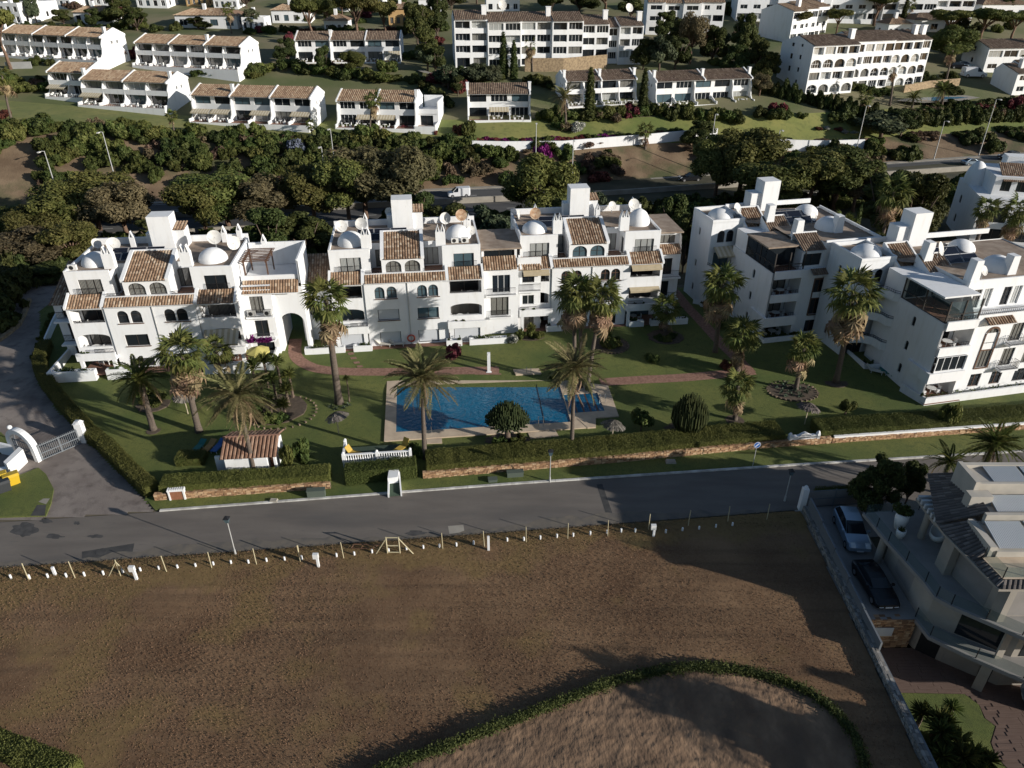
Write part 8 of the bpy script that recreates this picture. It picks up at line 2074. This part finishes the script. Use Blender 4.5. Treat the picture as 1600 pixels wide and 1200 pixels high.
mb = MB(); mb.cyl(29.1, 43.4, 0, 2.69, .28, n=14); vb('column', M['stone_lt'], mb); mb = MB(); mb.cyl(31.5, 42.9, 3.003, 5.45, .26, n=14); vb('column', M['stone_lt'], mb)
mb = MB(); mb.poly([(29.74, 42.0, .5), (29.74, 39.6, .5), (29.74, 39.6, 2.3), (29.74, 42.0, 2.3)]); vb('side_shutter', M['taupe'], mb)
mb = MB(); a, b = Vector((30.15,37.27,0)), Vector((31.1,36.48,0)); d = (b - a).normalized(); n = Vector((d.y, -d.x, 0))
def vpanel(name, m, p, q, z0, z1, t=.03):
 p, q = Vector((p[0], p[1], 0)), Vector((q[0], q[1], 0)); d = (q - p).normalized(); n = Vector((d.y, -d.x, 0)) * t; mb = MB(); mb.prism([p + n, q + n, q, p], z0, z1); return vb(name, m, mb)
vpanel('garage_door', M['stone_lt'], (31.5,36.21), (33.3,34.97), -2.95, -.9, .05); vpanel('recess_shade_panel', M['black'], (30.1,37.33), (31.15,36.45), -3, -.32, .02); vpanel('recess_shade_panel', M['black'], (33.35,34.93), (34.0,34.5), -3, -.32, .02)  # recesses have no depth: flat black panels painted as their shade
vpanel('lower_window', M['glass'], (31.5,36.21), (34.0,34.5), .1, 2.4); vpanel('lower_window', M['glass'], (34.9,34.2), (39,34.2), .1, 2.4); vpanel('upper_window', M['taupe'], (31.85,38.9), (32.5,35.9), 3.1, 5.4, .04); vpanel('upper_window', M['taupe'], (33.3,35.1), (37,35.1), 3.1, 5.4, .04)
# glass balustrades: each pane its own, with posts between
post = MB(); post.box(-.025,.025,-.025,.025,-.25,.95); pme = post.mesh('balustrade_post', M['rail'])
def glassrail(pts, z, h=.95, seg=2.0):
 for p, q in zip(pts[:-1], pts[1:]):
  L = math.hypot(q[0]-p[0], q[1]-p[1]); n = max(1, round(L/seg))
  for i in range(n):
   a = (p[0] + (q[0]-p[0])*i/n, p[1] + (q[1]-p[1])*i/n); b = (p[0] + (q[0]-p[0])*(i+1)/n, p[1] + (q[1]-p[1])*(i+1)/n)
   d = Vector((b[0]-a[0], b[1]-a[1], 0)).normalized() * .04; mb = MB(); mb.poly([(a[0]+d.x, a[1]+d.y, z + .06), (b[0]-d.x, b[1]-d.y, z + .06), (b[0]-d.x, b[1]-d.y, z + h), (a[0]+d.x, a[1]+d.y, z + h)]); vb('balustrade_pane', M['balglass'], mb)
   link('balustrade_post', pme, V_, (a[0]-32, a[1]-40, z))
ins = lambda L, d: [(x + d, y + d*.3) for x, y in L]
glassrail([(32.9,46.15),(28.4,45.65),(28.85,42.5),(29.65,38.3),(29.75,36.9),(30.4,36.15),(33.75,33.5),(37,31.55),(46,31.55)], 3.0); glassrail([(29.5,37.75),(29.75,36.05),(31.95,34.12),(34.25,32.47),(37,30.72),(46,30.72)], 0.0)
# roofs
fs = MB(); fs.prism([(30.9,41.3),(30.9,40.0),(31.8,34.6),(47,34.5),(47,46.8),(33.2,46.8),(33.2,41.3)], 5.86, 6.05, bottom=True); vb('eaves_slab', M['stone_lt'], fs)
tiles('tile_roof', V_, [(x-32, y-40, z) for x, y, z in ((33.1,46.9,6.1),(30.85,40.9,6.1),(33.9,40.3,7.7),(34.4,45.0,7.7))], 'tile_grey', .34, .5, 81); tiles('tile_roof', V_, [(x-32, y-40, z) for x, y, z in ((30.85,40.7,6.1),(31.5,37.1,6.1),(32.9,37.5,6.95),(32.9,40.2,7.2))], 'tile_grey', .34, .5, 82)
tiles('tile_roof', V_, [(x-32, y-40, z) for x, y, z in ((31.5,37.0,6.1),(31.8,34.7,6.1),(32.25,34.95,6.4),(31.95,37.0,6.4))], 'tile_grey', .34, .4, 83); tiles('tile_roof', V_, [(x-32, y-40, z) for x, y, z in ((31.85,34.55,6.1),(46.5,34.55,6.1),(46.5,35.1,6.4),(32.2,35.1,6.4))], 'tile_grey', .34, .4, 84)
b = MB(); b.box(33.9, 47, 42.5, 44.6, 6.06, 8.5); b.box(33.8, 47, 44.4, 44.75, 8.503, 8.8); b.box(33.8, 47, 42.35, 42.6, 8.503, 8.65); b.box(33.55, 33.895, 42.2, 44.75, 6.06, 8.9)
b.box(33.0, 34.6, 41.4, 42.19, 6.06, 8.2); b.box(32.9, 47, 37.2, 40.3, 6.06, 6.9); b.box(33.4, 47, 39.9, 40.2, 6.903, 7.8); b.box(32.4, 32.895, 37.3, 40.2, 6.06, 7.2); b.box(34.2, 47, 40.5, 42.19, 6.06, 7.4)
vb('roof_parapet', M['beige'], b)
tf = MB(); tf.poly([(31.98,37.15,6.42),(32.28,35.15,6.42),(46.8,35.15,6.42),(46.8,37.19,6.42),(32.5,37.19,6.42)]); vb('roof_terrace', M['deckstone'], tf); glassrail([(32.02,37.1),(32.3,35.25),(46,35.25)], 6.42)
def ribbed(x0, x1, y0, y1, z0, z1):
 mb = MB(); n = int((x1 - x0)/.12)
 for i in range(n):
  a, c = x0 + (x1-x0)*i/n, x0 + (x1-x0)*(i+1)/n; m_ = (a + c)/2; u = .03
  for q, r_, h0, h1 in ((a, m_, 0, u), (m_, c, u, 0)): mb.poly([(q, y0, z0 + h0), (r_, y0, z0 + h1), (r_, y1, z1 + h1), (q, y1, z1 + h0)])
 vb('roof_panel', M['panel'], mb)
for i in range(4): ribbed(35.2 + 2.7*i, 37.7 + 2.7*i, 42.7, 44.35, 8.56, 8.72)
for i in range(4): ribbed(34.6 + 2.9*i, 37.3 + 2.9*i, 40.6, 42.0, 7.5, 7.9); ribbed(33.1 + 2.7*i, 35.6 + 2.7*i, 37.4, 39.6, 7.0, 7.5)
for i in range(6):           # pergola slats on the terrace, each a slat
 y = 44.4 - .5*i; mb = MB(); mb.loft([[(31.3,y-.1,5.45),(31.3,y+.1,5.45),(31.3,y+.1,5.85),(31.3,y-.1,5.85)],[(35.0,y-.1,5.45),(35.0,y+.1,5.45),(35.0,y+.1,5.85),(35.0,y-.1,5.85)]]); vb('pergola_slat', M['panel'], mb)
mb = MB(); mb.box(31.35, 31.6, 41.6, 44.7, 5.2, 5.44); vb('pergola_beam', M['stone_lt'], mb)
def vase(label, x, y, z, r, h, m, cat='pot', hollow=True, name='planter_pot', grp='white pots on the villa terrace'):
 t = thing(name, label, cat, (x, y, z), 0, grp); mb = MB(); rg = lambda q, zz: [(q*math.cos(2*math.pi*i/18), q*math.sin(2*math.pi*i/18), zz) for i in range(18)]
 mb.loft([rg(r*.7, 0), rg(r, h*.6), rg(r*.95, h), rg(r*.8, h), rg(r*.8, h*.8)]); mb.build('bowl', M[m], t, smooth=True); return t
t = vase('tall white pot with a dark plant on the villa terrace', 30.3, 44.0, 3, .5, 1.5, 'frame_white'); o = link('plant', VAR['garden'][0], t, (0, 0, 1.3)); o.scale = (.8, .8, .9)
t = vase('small white pot beside the tall one on the villa terrace', 29.9, 42.95, 3, .36, .75, 'frame_white'); o = link('plant', YU[0], t, (0, 0, .65)); o.scale = (.6, .6, .6)
for x, y, lab, rz in ((32.6, 42.7, 'large white tub chair under the pergola on the villa terrace', .5), (33.3, 40.9, 'white tub chair nearer the villa wall', .9)):
 t = thing('tub_chair', lab, 'chair', (x, y, 3.003), rz, 'white tub chairs on the villa terrace'); mb = MB(); n = 18
 outer = lambda z, r: [(r*math.cos(2*math.pi*i/n), r*math.sin(2*math.pi*i/n), z + (.42*(1 + math.cos(2*math.pi*i/n)) if z > .4 else 0)) for i in range(n)]
 mb.loft([outer(0, .42), outer(.3, .58), outer(.55, .6), outer(.55, .5), [(.45*math.cos(2*math.pi*i/n), .45*math.sin(2*math.pi*i/n), .42) for i in range(n)]]); mb.build('shell', M['frame_white'], t, smooth=True)
# drive, wall, lower garden
sheet('villa_drive', [(24.6,49.9),(24.6,37.5),(29.7,37.5),(29.7,46.2),(32.9,46.5),(47,46.7),(47,51.9)], .004, M['slab']); structure(bpy.data.objects['villa_drive'])
stone_wall('boundary_wall', 'long grey stone wall between the bare field and the villa', [(24.45,25.0),(24.75,34),(24.95,41),(25.15,49.4)][::-1], .75, .42, 21, 'stone_grey', .26, -.1)
mb = MB(); mb.prism([(24.9,25),(25.05,25),(25.25,34.2),(25.1,34.2)], -3, .6); [mb.prism([(25.2 + .019*(y-36), y), (25.34 + .019*(y-36), y), (25.34 + .019*(y2-36), y2), (25.2 + .019*(y2-36), y2)], -3 if y < 37 else -.1, h) for y, y2, h in ((34.3, 37.3, 1.3), (37.35, 40.2, 1.35), (40.25, 43.2, 1.5), (43.25, 46.2, 1.6), (46.25, 49.2, 1.75))]; tag(mb.build('screen_fence', M['gate_grey']), 'dark stepped screen fence on the villa side of the long stone wall', 'fence')
stone_wall('retaining_wall', 'ochre stone retaining wall with a pale plaque at the end of the villa drive', [(25.2,37.42),(29.6,37.55)], 3.0, .5, 22, 'stone_a', .3, -3.0)
mb = MB(); mb.box(26.6, 28.0, 37.36, 37.40, -1.6, -.75); tag(mb.build('wall_plaque', M['panel']), 'pale rectangular plaque fixed to the ochre retaining wall', 'plaque')
sheet('lower_ground', [(24.6,6),(150,6),(150,37.5),(24.6,37.5)], -3.02, M['bed_soil'])
ps = [(25.2,37.3),(25.4,33.9),(27.3,33.6),(31.8,33.5),(32.35,32.6),(32.2,31.6),(32.6,31.0),(31.6,29.8),(31.4,28.9),(31.8,27.5),(32.6,24),(50,22),(50,37.3)]
pv = structure(sheet('lower_deck', ps, -3.0, M['wood_deck'])); rr = random.Random(5)
plank = MB(); plank.box(0, 1.6, 0, .27, -.03, .02); plm = plank.mesh('plank', M['wood_deck']); npk = 0
for j in range(52):
 y = 23.4 + .275*j; x = 25.0 - rr.random()*1.6
 while x < 37.5:
  if inpoly(np.array([x + .1, x + 1.5]), np.array([y + .1, y + .1]), ps).all() and npk < 298 and Vector((x, y, 0)).x < 37: link('plank', plm, pv, (x, y, -2.99)); npk += 1
  x += 1.63
sheet('villa_lawn', [(25.4,33.8),(27.3,33.55),(31.75,33.45),(32.3,32.6),(32.1,31.6),(32.5,31.0),(31.5,29.8),(31.3,28.9),(31.7,27.5),(32.5,24),(25.2,20),(25.2,28)], -2.96, M['lawn'])
for i, (x, y, s, k) in enumerate([(26.0,34.6,1.1,'garden'),(25.9,33.2,1.2,'garden'),(25.9,31.9,1.3,'garden_light'),(25.8,30.6,1.4,'garden'),(25.8,29.2,1.4,'garden')]): shrub('wall_shrub', 'small shrub against the villa side of the long stone wall', k, (x, y, -3), s, 1.4, group='small shrubs along the villa wall')
for i, (x, y, s, H) in enumerate([(27.2,31.0,1.1,1.4),(27.9,30.2,1.2,1.8),(28.6,29.0,1.3,1.2),(27.4,29.2,1.2,2.0),(29.4,28.4,1.1,.9),(28.2,27.8,1.3,1.5),(29.0,30.9,.9,2.0),(30.2,28.0,1.0,.8),(27.0,27.9,1.2,1.4),(28.9,26.9,1.2,1.0)]): yucca('spiky plant in the planted corner of the villa lawn', (x, y, -3), H, s*1.35, group='spiky plants on the villa lawn', heads=1 + i % 2)
for i, (x, y) in enumerate([(27.8,29.6),(28.5,28.4),(27.2,28.6),(29.6,27.6)]): shrub('lawn_shrub', 'leafy shrub among the spiky plants on the villa lawn', ['garden','garden_light'][i % 2], (x, y, -3), 1.8, 1.3, group='shrubs on the villa lawn')
car('parked_suv', 'silver grey estate car parked on the villa drive behind the black one', 'suv', (28.15, 46.4, .02), R(-95), M['car_silver'], 'car'); car('parked_coupe', 'black low car parked at the front end of the villa drive', 'coupe', (27.6, 40.5, .02), R(-88), M['car_black'], 'car'); car('parked_car', 'pale car partly seen at the right edge on the villa deck', 'suv', (37.6, 32.2, -2.95), R(160), M['car_silver'], 'car')
tree('broadleaf_tree', 'dark bushy tree at the road corner of the villa', 'dark', (31.2, 49.6, 0), 6.2, 4.2); tree('broadleaf_tree', 'smaller dark tree behind the villa pergola', 'dark', (34.6, 50.5, 0), 5.0, 2.8)
palm('date_palm', 'stocky feather palm behind the villa at the right edge', (41.8, 52.3, 0), 5.2, (0, 0), 'green', 1.15, 40, 4, .34, None, 91); palm('date_palm', 'small drooping palm behind the villa tile roof', (38.3, 52.0, 0), 3.4, (0, 0), 'green', .9, 24, 2, .2, None, 92)
hedge('villa_hedge', 'dark hedge behind the white gate post at the villa entrance', [(26.6, 50.6), (29.6, 50.9)], .8, 1.5, seed=31, m='shrub')
t = thing('gate_post', 'white post at the road end of the long stone wall', 'post', (25.2, 49.8, 0)); mb = MB(); mb.box(-.25, .25, -.25, .25, 0, 2.3); mb.build('shaft', M['white_far'], t); mb = MB(); mb.dome(0, 0, 2.3, .2, .3, 10, 4); mb.build('finial', M['white_far'], t)
t = thing('entrance_gate', 'dark barred gate closing the villa drive', 'gate', (25.6, 50.0, 0), R(5)); mb = MB(); [mb.box(0, 7.4, -.03, .03, z, z + .06) for z in (.1, .9, 1.75)]; [mb.box(x - .04, x + .04, -.04, .04, 0, 1.9) for x in (0, 2.5, 5, 7.4)]; mb.build('frame', M['gate_grey'], t); mb = MB(); mb.poly([(.05, .0, .16), (7.35, .0, .16), (7.35, .0, 1.74), (.05, .0, 1.74)]); mb.build('sheet', M['taupe'], t)
# planting further along the villa plot, outside the picture, whose shade falls on the field's lower edge
for i, (x, y, H, Wd) in enumerate([(27.5, 20.0, 8.5, 5), (33, 21.0, 11, 6), (40, 22.5, 11.5, 6), (34, 16.5, 11, 7), (29, 15.5, 10, 6), (44, 18, 12, 7)]): tree('broadleaf_tree', 'leafy tree beyond the lower right corner of the villa garden', 'olive', (x, y, -3), H, Wd, group='trees beyond the villa garden')
for i, (x, y, H) in enumerate([(30.5, 22.5, 9.0), (36, 20.5, 11.0), (39, 17, 11.5)]): palm('date_palm', 'garden palm beyond the lower right corner', (x, y, -3), H, (0, 0), 'green', 1.1, 30, 2, .28, 'palms beyond the villa garden', 95 + i)
# ---------------------------------------------------------------- along the field: stakes, bollards, lamps, hedge
GB = 'white concrete bollards along the field'
A3 = lambda l, s, ox, oy: [(ox + x/s, oy + y/s) for x, y in l]
bol = A3([(48,384),(127,384),(205,380),(284,378),(361,373),(442,368),(525,360),(600,354),(679,347),(758,342),(835,336),(911,329),(986,323),(1060,321),(1137,313),(1214,308),(1287,304)], 2.728, 0, 760) + A3([(35,388),(196,377),(278,370),(360,360),(437,355),(519,346),(597,340),(672,335),(750,328),(830,320),(985,305),(1062,302),(1138,295),(1215,288),(1290,283),(1369,275),(1447,270),(1512,263),(1577,262)], 2.963, 460, 740) + [(1040,830),(1066,827),(1092,825),(1118,822),(1144,819)]
bm_ = MB(); bm_.loft([[(.085*k*math.cos(a), .085*k*math.sin(a), z) for a in [2*math.pi*i/8 for i in range(8)]] for z, k in ((-.1, 1), (.36, .95), (.4, .75))]); bme = bm_.mesh('bollard', M['white_far'])
ORD = ['first','second','third','fourth','fifth','sixth','seventh','eighth','ninth','tenth','eleventh','twelfth','thirteenth','fourteenth','fifteenth','sixteenth','seventeenth','eighteenth','nineteenth']
for i, (u, v) in enumerate(bol):
 p = G(u, v + 3, .05); o = link('bollard', bme, None, p)
 tag(o, 'white bollard at the field edge, %s from the left %s' % ((ORD[i], 'edge of the photo') if i < 17 else (ORD[i - 17], 'after the left meter post')) if i < 36 else 'white bollard in the shade near the long villa wall', 'bollard', GB)
M['stake'] = mat('pale_stake', (.48,.42,.27), .9)
stakes = A3([(122,398),(320,390),(515,383),(711,366),(903,350),(1094,334),(1280,320)], 2.728, 0, 760) + A3([(28,408),(229,393),(687,350),(880,340),(1073,320),(1265,303),(1450,290)], 2.963, 460, 740) + [(1013, 828), (1075, 822), (1137, 816), (1198, 812)]
for i, (u, v) in enumerate(stakes):
 p = G(u, v, .05); mb = MB(); mb.tube([(0, 0, -.15), (prnd.uniform(-.08, .04), .03, 1.7)], .036, 6); t = mb.build('fence_stake', M['stake'], None, loc=p)
 tag(t, 'thin wooden stake at the field edge, %s from the left' % ORD[i] if i < 14 else 'thin stake in the shaded right part of the field edge', 'stake', 'wooden stakes along the field')
 if i == 2:
  for s in (-1.0, .75): m2 = MB(); m2.tube([(s, 0, -.1), (0, 0, 1.5)], .04, 6); m2.build('brace', M['stake'], t)
a = G(605.5, 865, .05); b_ = G(625, 865, .05)
t = thing('stake_gate', 'wooden gate frame with slanting braces in the field fence', 'gate', a); W_ = (b_ - a).length
mb = MB()
for x in (0, W_): mb.tube([(x, 0, -.1), (x, 0, 1.75)], .06, 6)
for z in (.15, .85, 1.7): mb.tube([(0, 0, z), (W_, 0, z)], .045, 6)
mb.build('frame', M['stake'], t)
for s, e in ((-1.0, 0), (W_ + 1.2, W_)): mb = MB(); mb.tube([(s, -.1, -.1), (e, 0, 1.6)], .045, 6); mb.build('brace', M['stake'], t)
for (u, v, h, box, lab) in [(214, 906, 1.35, 1, 'white meter box on a short post near the left end of the field'), (498, 886, 1.35, 1, 'white meter box on a post left of the wooden gate frame'), (86.5, 898, .8, 0, 'thick white short post near the left corner of the field'), (763.5, 860, 1.5, 0, 'tall plain white post right of the wooden gate frame'), (1021, 838, 1.2, 1, 'white meter box on a post at the edge of the villa shade')]:
 p = G(u, v, .05); t = thing('meter_post', lab, 'post', p, 0, 'white posts at the field edge'); mb = MB(); mb.box(-.09, .09, -.08, .08, -.1, h - (.02 if box else 0)); mb.build('post', M['white_far'], t)
 if box: mb = MB(); mb.box(-.3, .12, -.14, .12, h - .4, h + .06); mb.build('meter_box', M['frame_white'], t)
p = G(572, 858, .08); mb = MB(); mb.tube([(-1.2, 0, .1), (-1.0, .2, .35), (-.2, .25, .3), (.8, .1, .3), (1.3, .3, .45)], .05, 6); mb.tube([(-1.2, 0, .1), (-.4, -.1, .15), (.6, -.1, .2), (1.3, .3, .45)], .04, 6); mb.tube([(-.2, .25, .3), (-.4, -.1, .15)], .04, 5)
tag(mb.build('bent_rail', M['frame_brown'], loc=p), 'bent rusty rail lying beside the road left of the gate frame', 'rail')
def street_lantern(label, u, v, h, sz0=.05):
 t = thing('street_lantern', label, 'street lamp', G(u, v, sz0), 0, 'lantern posts along the near road'); mb = MB(); mb.cyl(0, 0, -.1, .5, .1, .08, 8); mb.cyl(0, 0, .503, h - .55, .05, .04, 8); mb.build('pole', M['galv'], t)
 mb = MB(); mb.loft([[(s*x, s*y, z) for x, y in ((-1,-1),(1,-1),(1,1),(-1,1))] for s, z in ((.12, h - .547), (.2, h - .12))]); mb.build('lantern', M['glass_blue'], t); mb = MB(); mb.loft([[(s*x, s*y, z) for x, y in ((-1,-1),(1,-1),(1,1),(-1,1))] for s, z in ((.24, h - .117), (.05, h + .08))]); mb.build('cap', M['rail'], t)
street_lantern('lantern on a thin post at the field edge by the driveway mouth', 368, 866, 3.9); street_lantern('lantern on a thin post on the verge below the pool', 859, 752, 3.5, .08); street_lantern('lantern on a thin post in the shade by the villa corner', 1226, 782, 3.4)
p = G(1176, 728, .08); t = thing('road_sign', 'round blue no parking sign on a post on the verge', 'road sign', p, R(8)); mb = MB(); mb.cyl(0, 0, -.1, 2.6, .035, n=8); mb.build('pole', M['galv'], t)
M['sign_blue'] = mat('sign_blue', (.03,.11,.36), .4); M['sign_red'] = mat('sign_red', (.45,.03,.03), .4)
disc = lambda r, y: [(r*math.cos(2*math.pi*i/24), y, 2.45 + r*math.sin(2*math.pi*i/24)) for i in range(24)]
mb = MB(); mb.loft([disc(.33, -.05), disc(.33, -.075)]); mb.build('disc', M['frame_white'], t); mb = MB(); mb.poly(disc(.30, -.078)); mb.build('disc_face', M['sign_blue'], t); mb = MB(); mb.poly([(-.2, -.081, 2.31), (-.14, -.081, 2.25), (.2, -.081, 2.59), (.14, -.081, 2.65)]); mb.build('bar', M['frame_white'], t)
# curved creeper hedge round the sandy mound, corner hedge at the lower left
CV = [G(u, v) for u, v in [(560,1226),(620,1200),(700,1172),(790,1135),(870,1105),(960,1070),(1040,1052),(1090,1047),(1150,1052),(1210,1065),(1260,1085),(1300,1115),(1330,1150),(1345,1185),(1352,1225)]]
hedge('creeper_hedge', 'low curved creeper hedge round the sandy mound at the bottom', CV, .55, .55, .08, m='dark_leaf', seed=41, follow=False, rough=.12, size=.05, dens=220)
hedge('corner_hedge', 'thick clipped hedge cutting the lower left corner', [G(u, v) for u, v in [(-60,1150),(0,1170),(50,1190),(120,1216)]], 1.3, 1.0, .05, seed=42, follow=False, size=.04)
mp = [(p.x, p.y) for p in CV] + [(25, 16), (-12, 16)]
def edge_mound(X, Y): return inpoly(X, Y, np.array(mp)), np.zeros(X.shape)
mo = field('sandy_mound', -11, 24, 17, 34.5, .11, edge_mound, M['mound'], .07, 13, .26)
# dry tufts and weeds over the field: real blades, joined
def tufts(name, n, xr, yr, seed, mname, size, zb, test=None):
 r = np.random.default_rng(seed); X = r.uniform(*xr, n); Y = r.uniform(*yr, n)
 k = (np.interp(X, rnx, rny) - .1 - Y > 0) if test is None else test(X, Y)
 X, Y = X[k], Y[k]; P = np.stack([X, Y, np.full(len(X), zb) + r.uniform(0, .06, len(X))], 1)
 V, F = leaf_cloud(P, np.tile([1.0, 0, .2], (len(P), 1)), size, seed, 2.0, 1.0); o = link(name, npmesh(name, V, F, M[mname], r.uniform(0, 1, len(P)))); o['kind'] = 'stuff'; return o
M['dry_grass'] = leafmat('dry_grass', (.16,.098,.054), (.32,.205,.115), trans=.15); M['weed'] = leafmat('verge_weed', (.11,.11,.04), (.24,.20,.09), trans=.15)
tufts('dry_grass', 170000, (-50, 24), (18, 48), 5, 'dry_grass', .022, .1)
d_ = lambda X, Y: np.interp(X, rnx, rny) - Y
tufts('verge_weeds', 60000, (-50, 24), (37, 50), 6, 'weed', .026, .1, lambda X, Y: (d_(X, Y) > .05) & (d_(X, Y) < .7 + 1.5*vnoise(X*.4 + 90, Y*.4 + 90, 2)))
tufts('lawn_grass', 150000, (-45, 60), (52, 78), 8, 'lawn_blade', .03, .045, lambda X, Y: inpoly(X, Y, np.array([p[:2] for p in lawn_poly])) & ~inpoly(X, Y, np.array([p[:2] for p in D_])) & (Y < 68)) if 'lawn_blade' in M else None
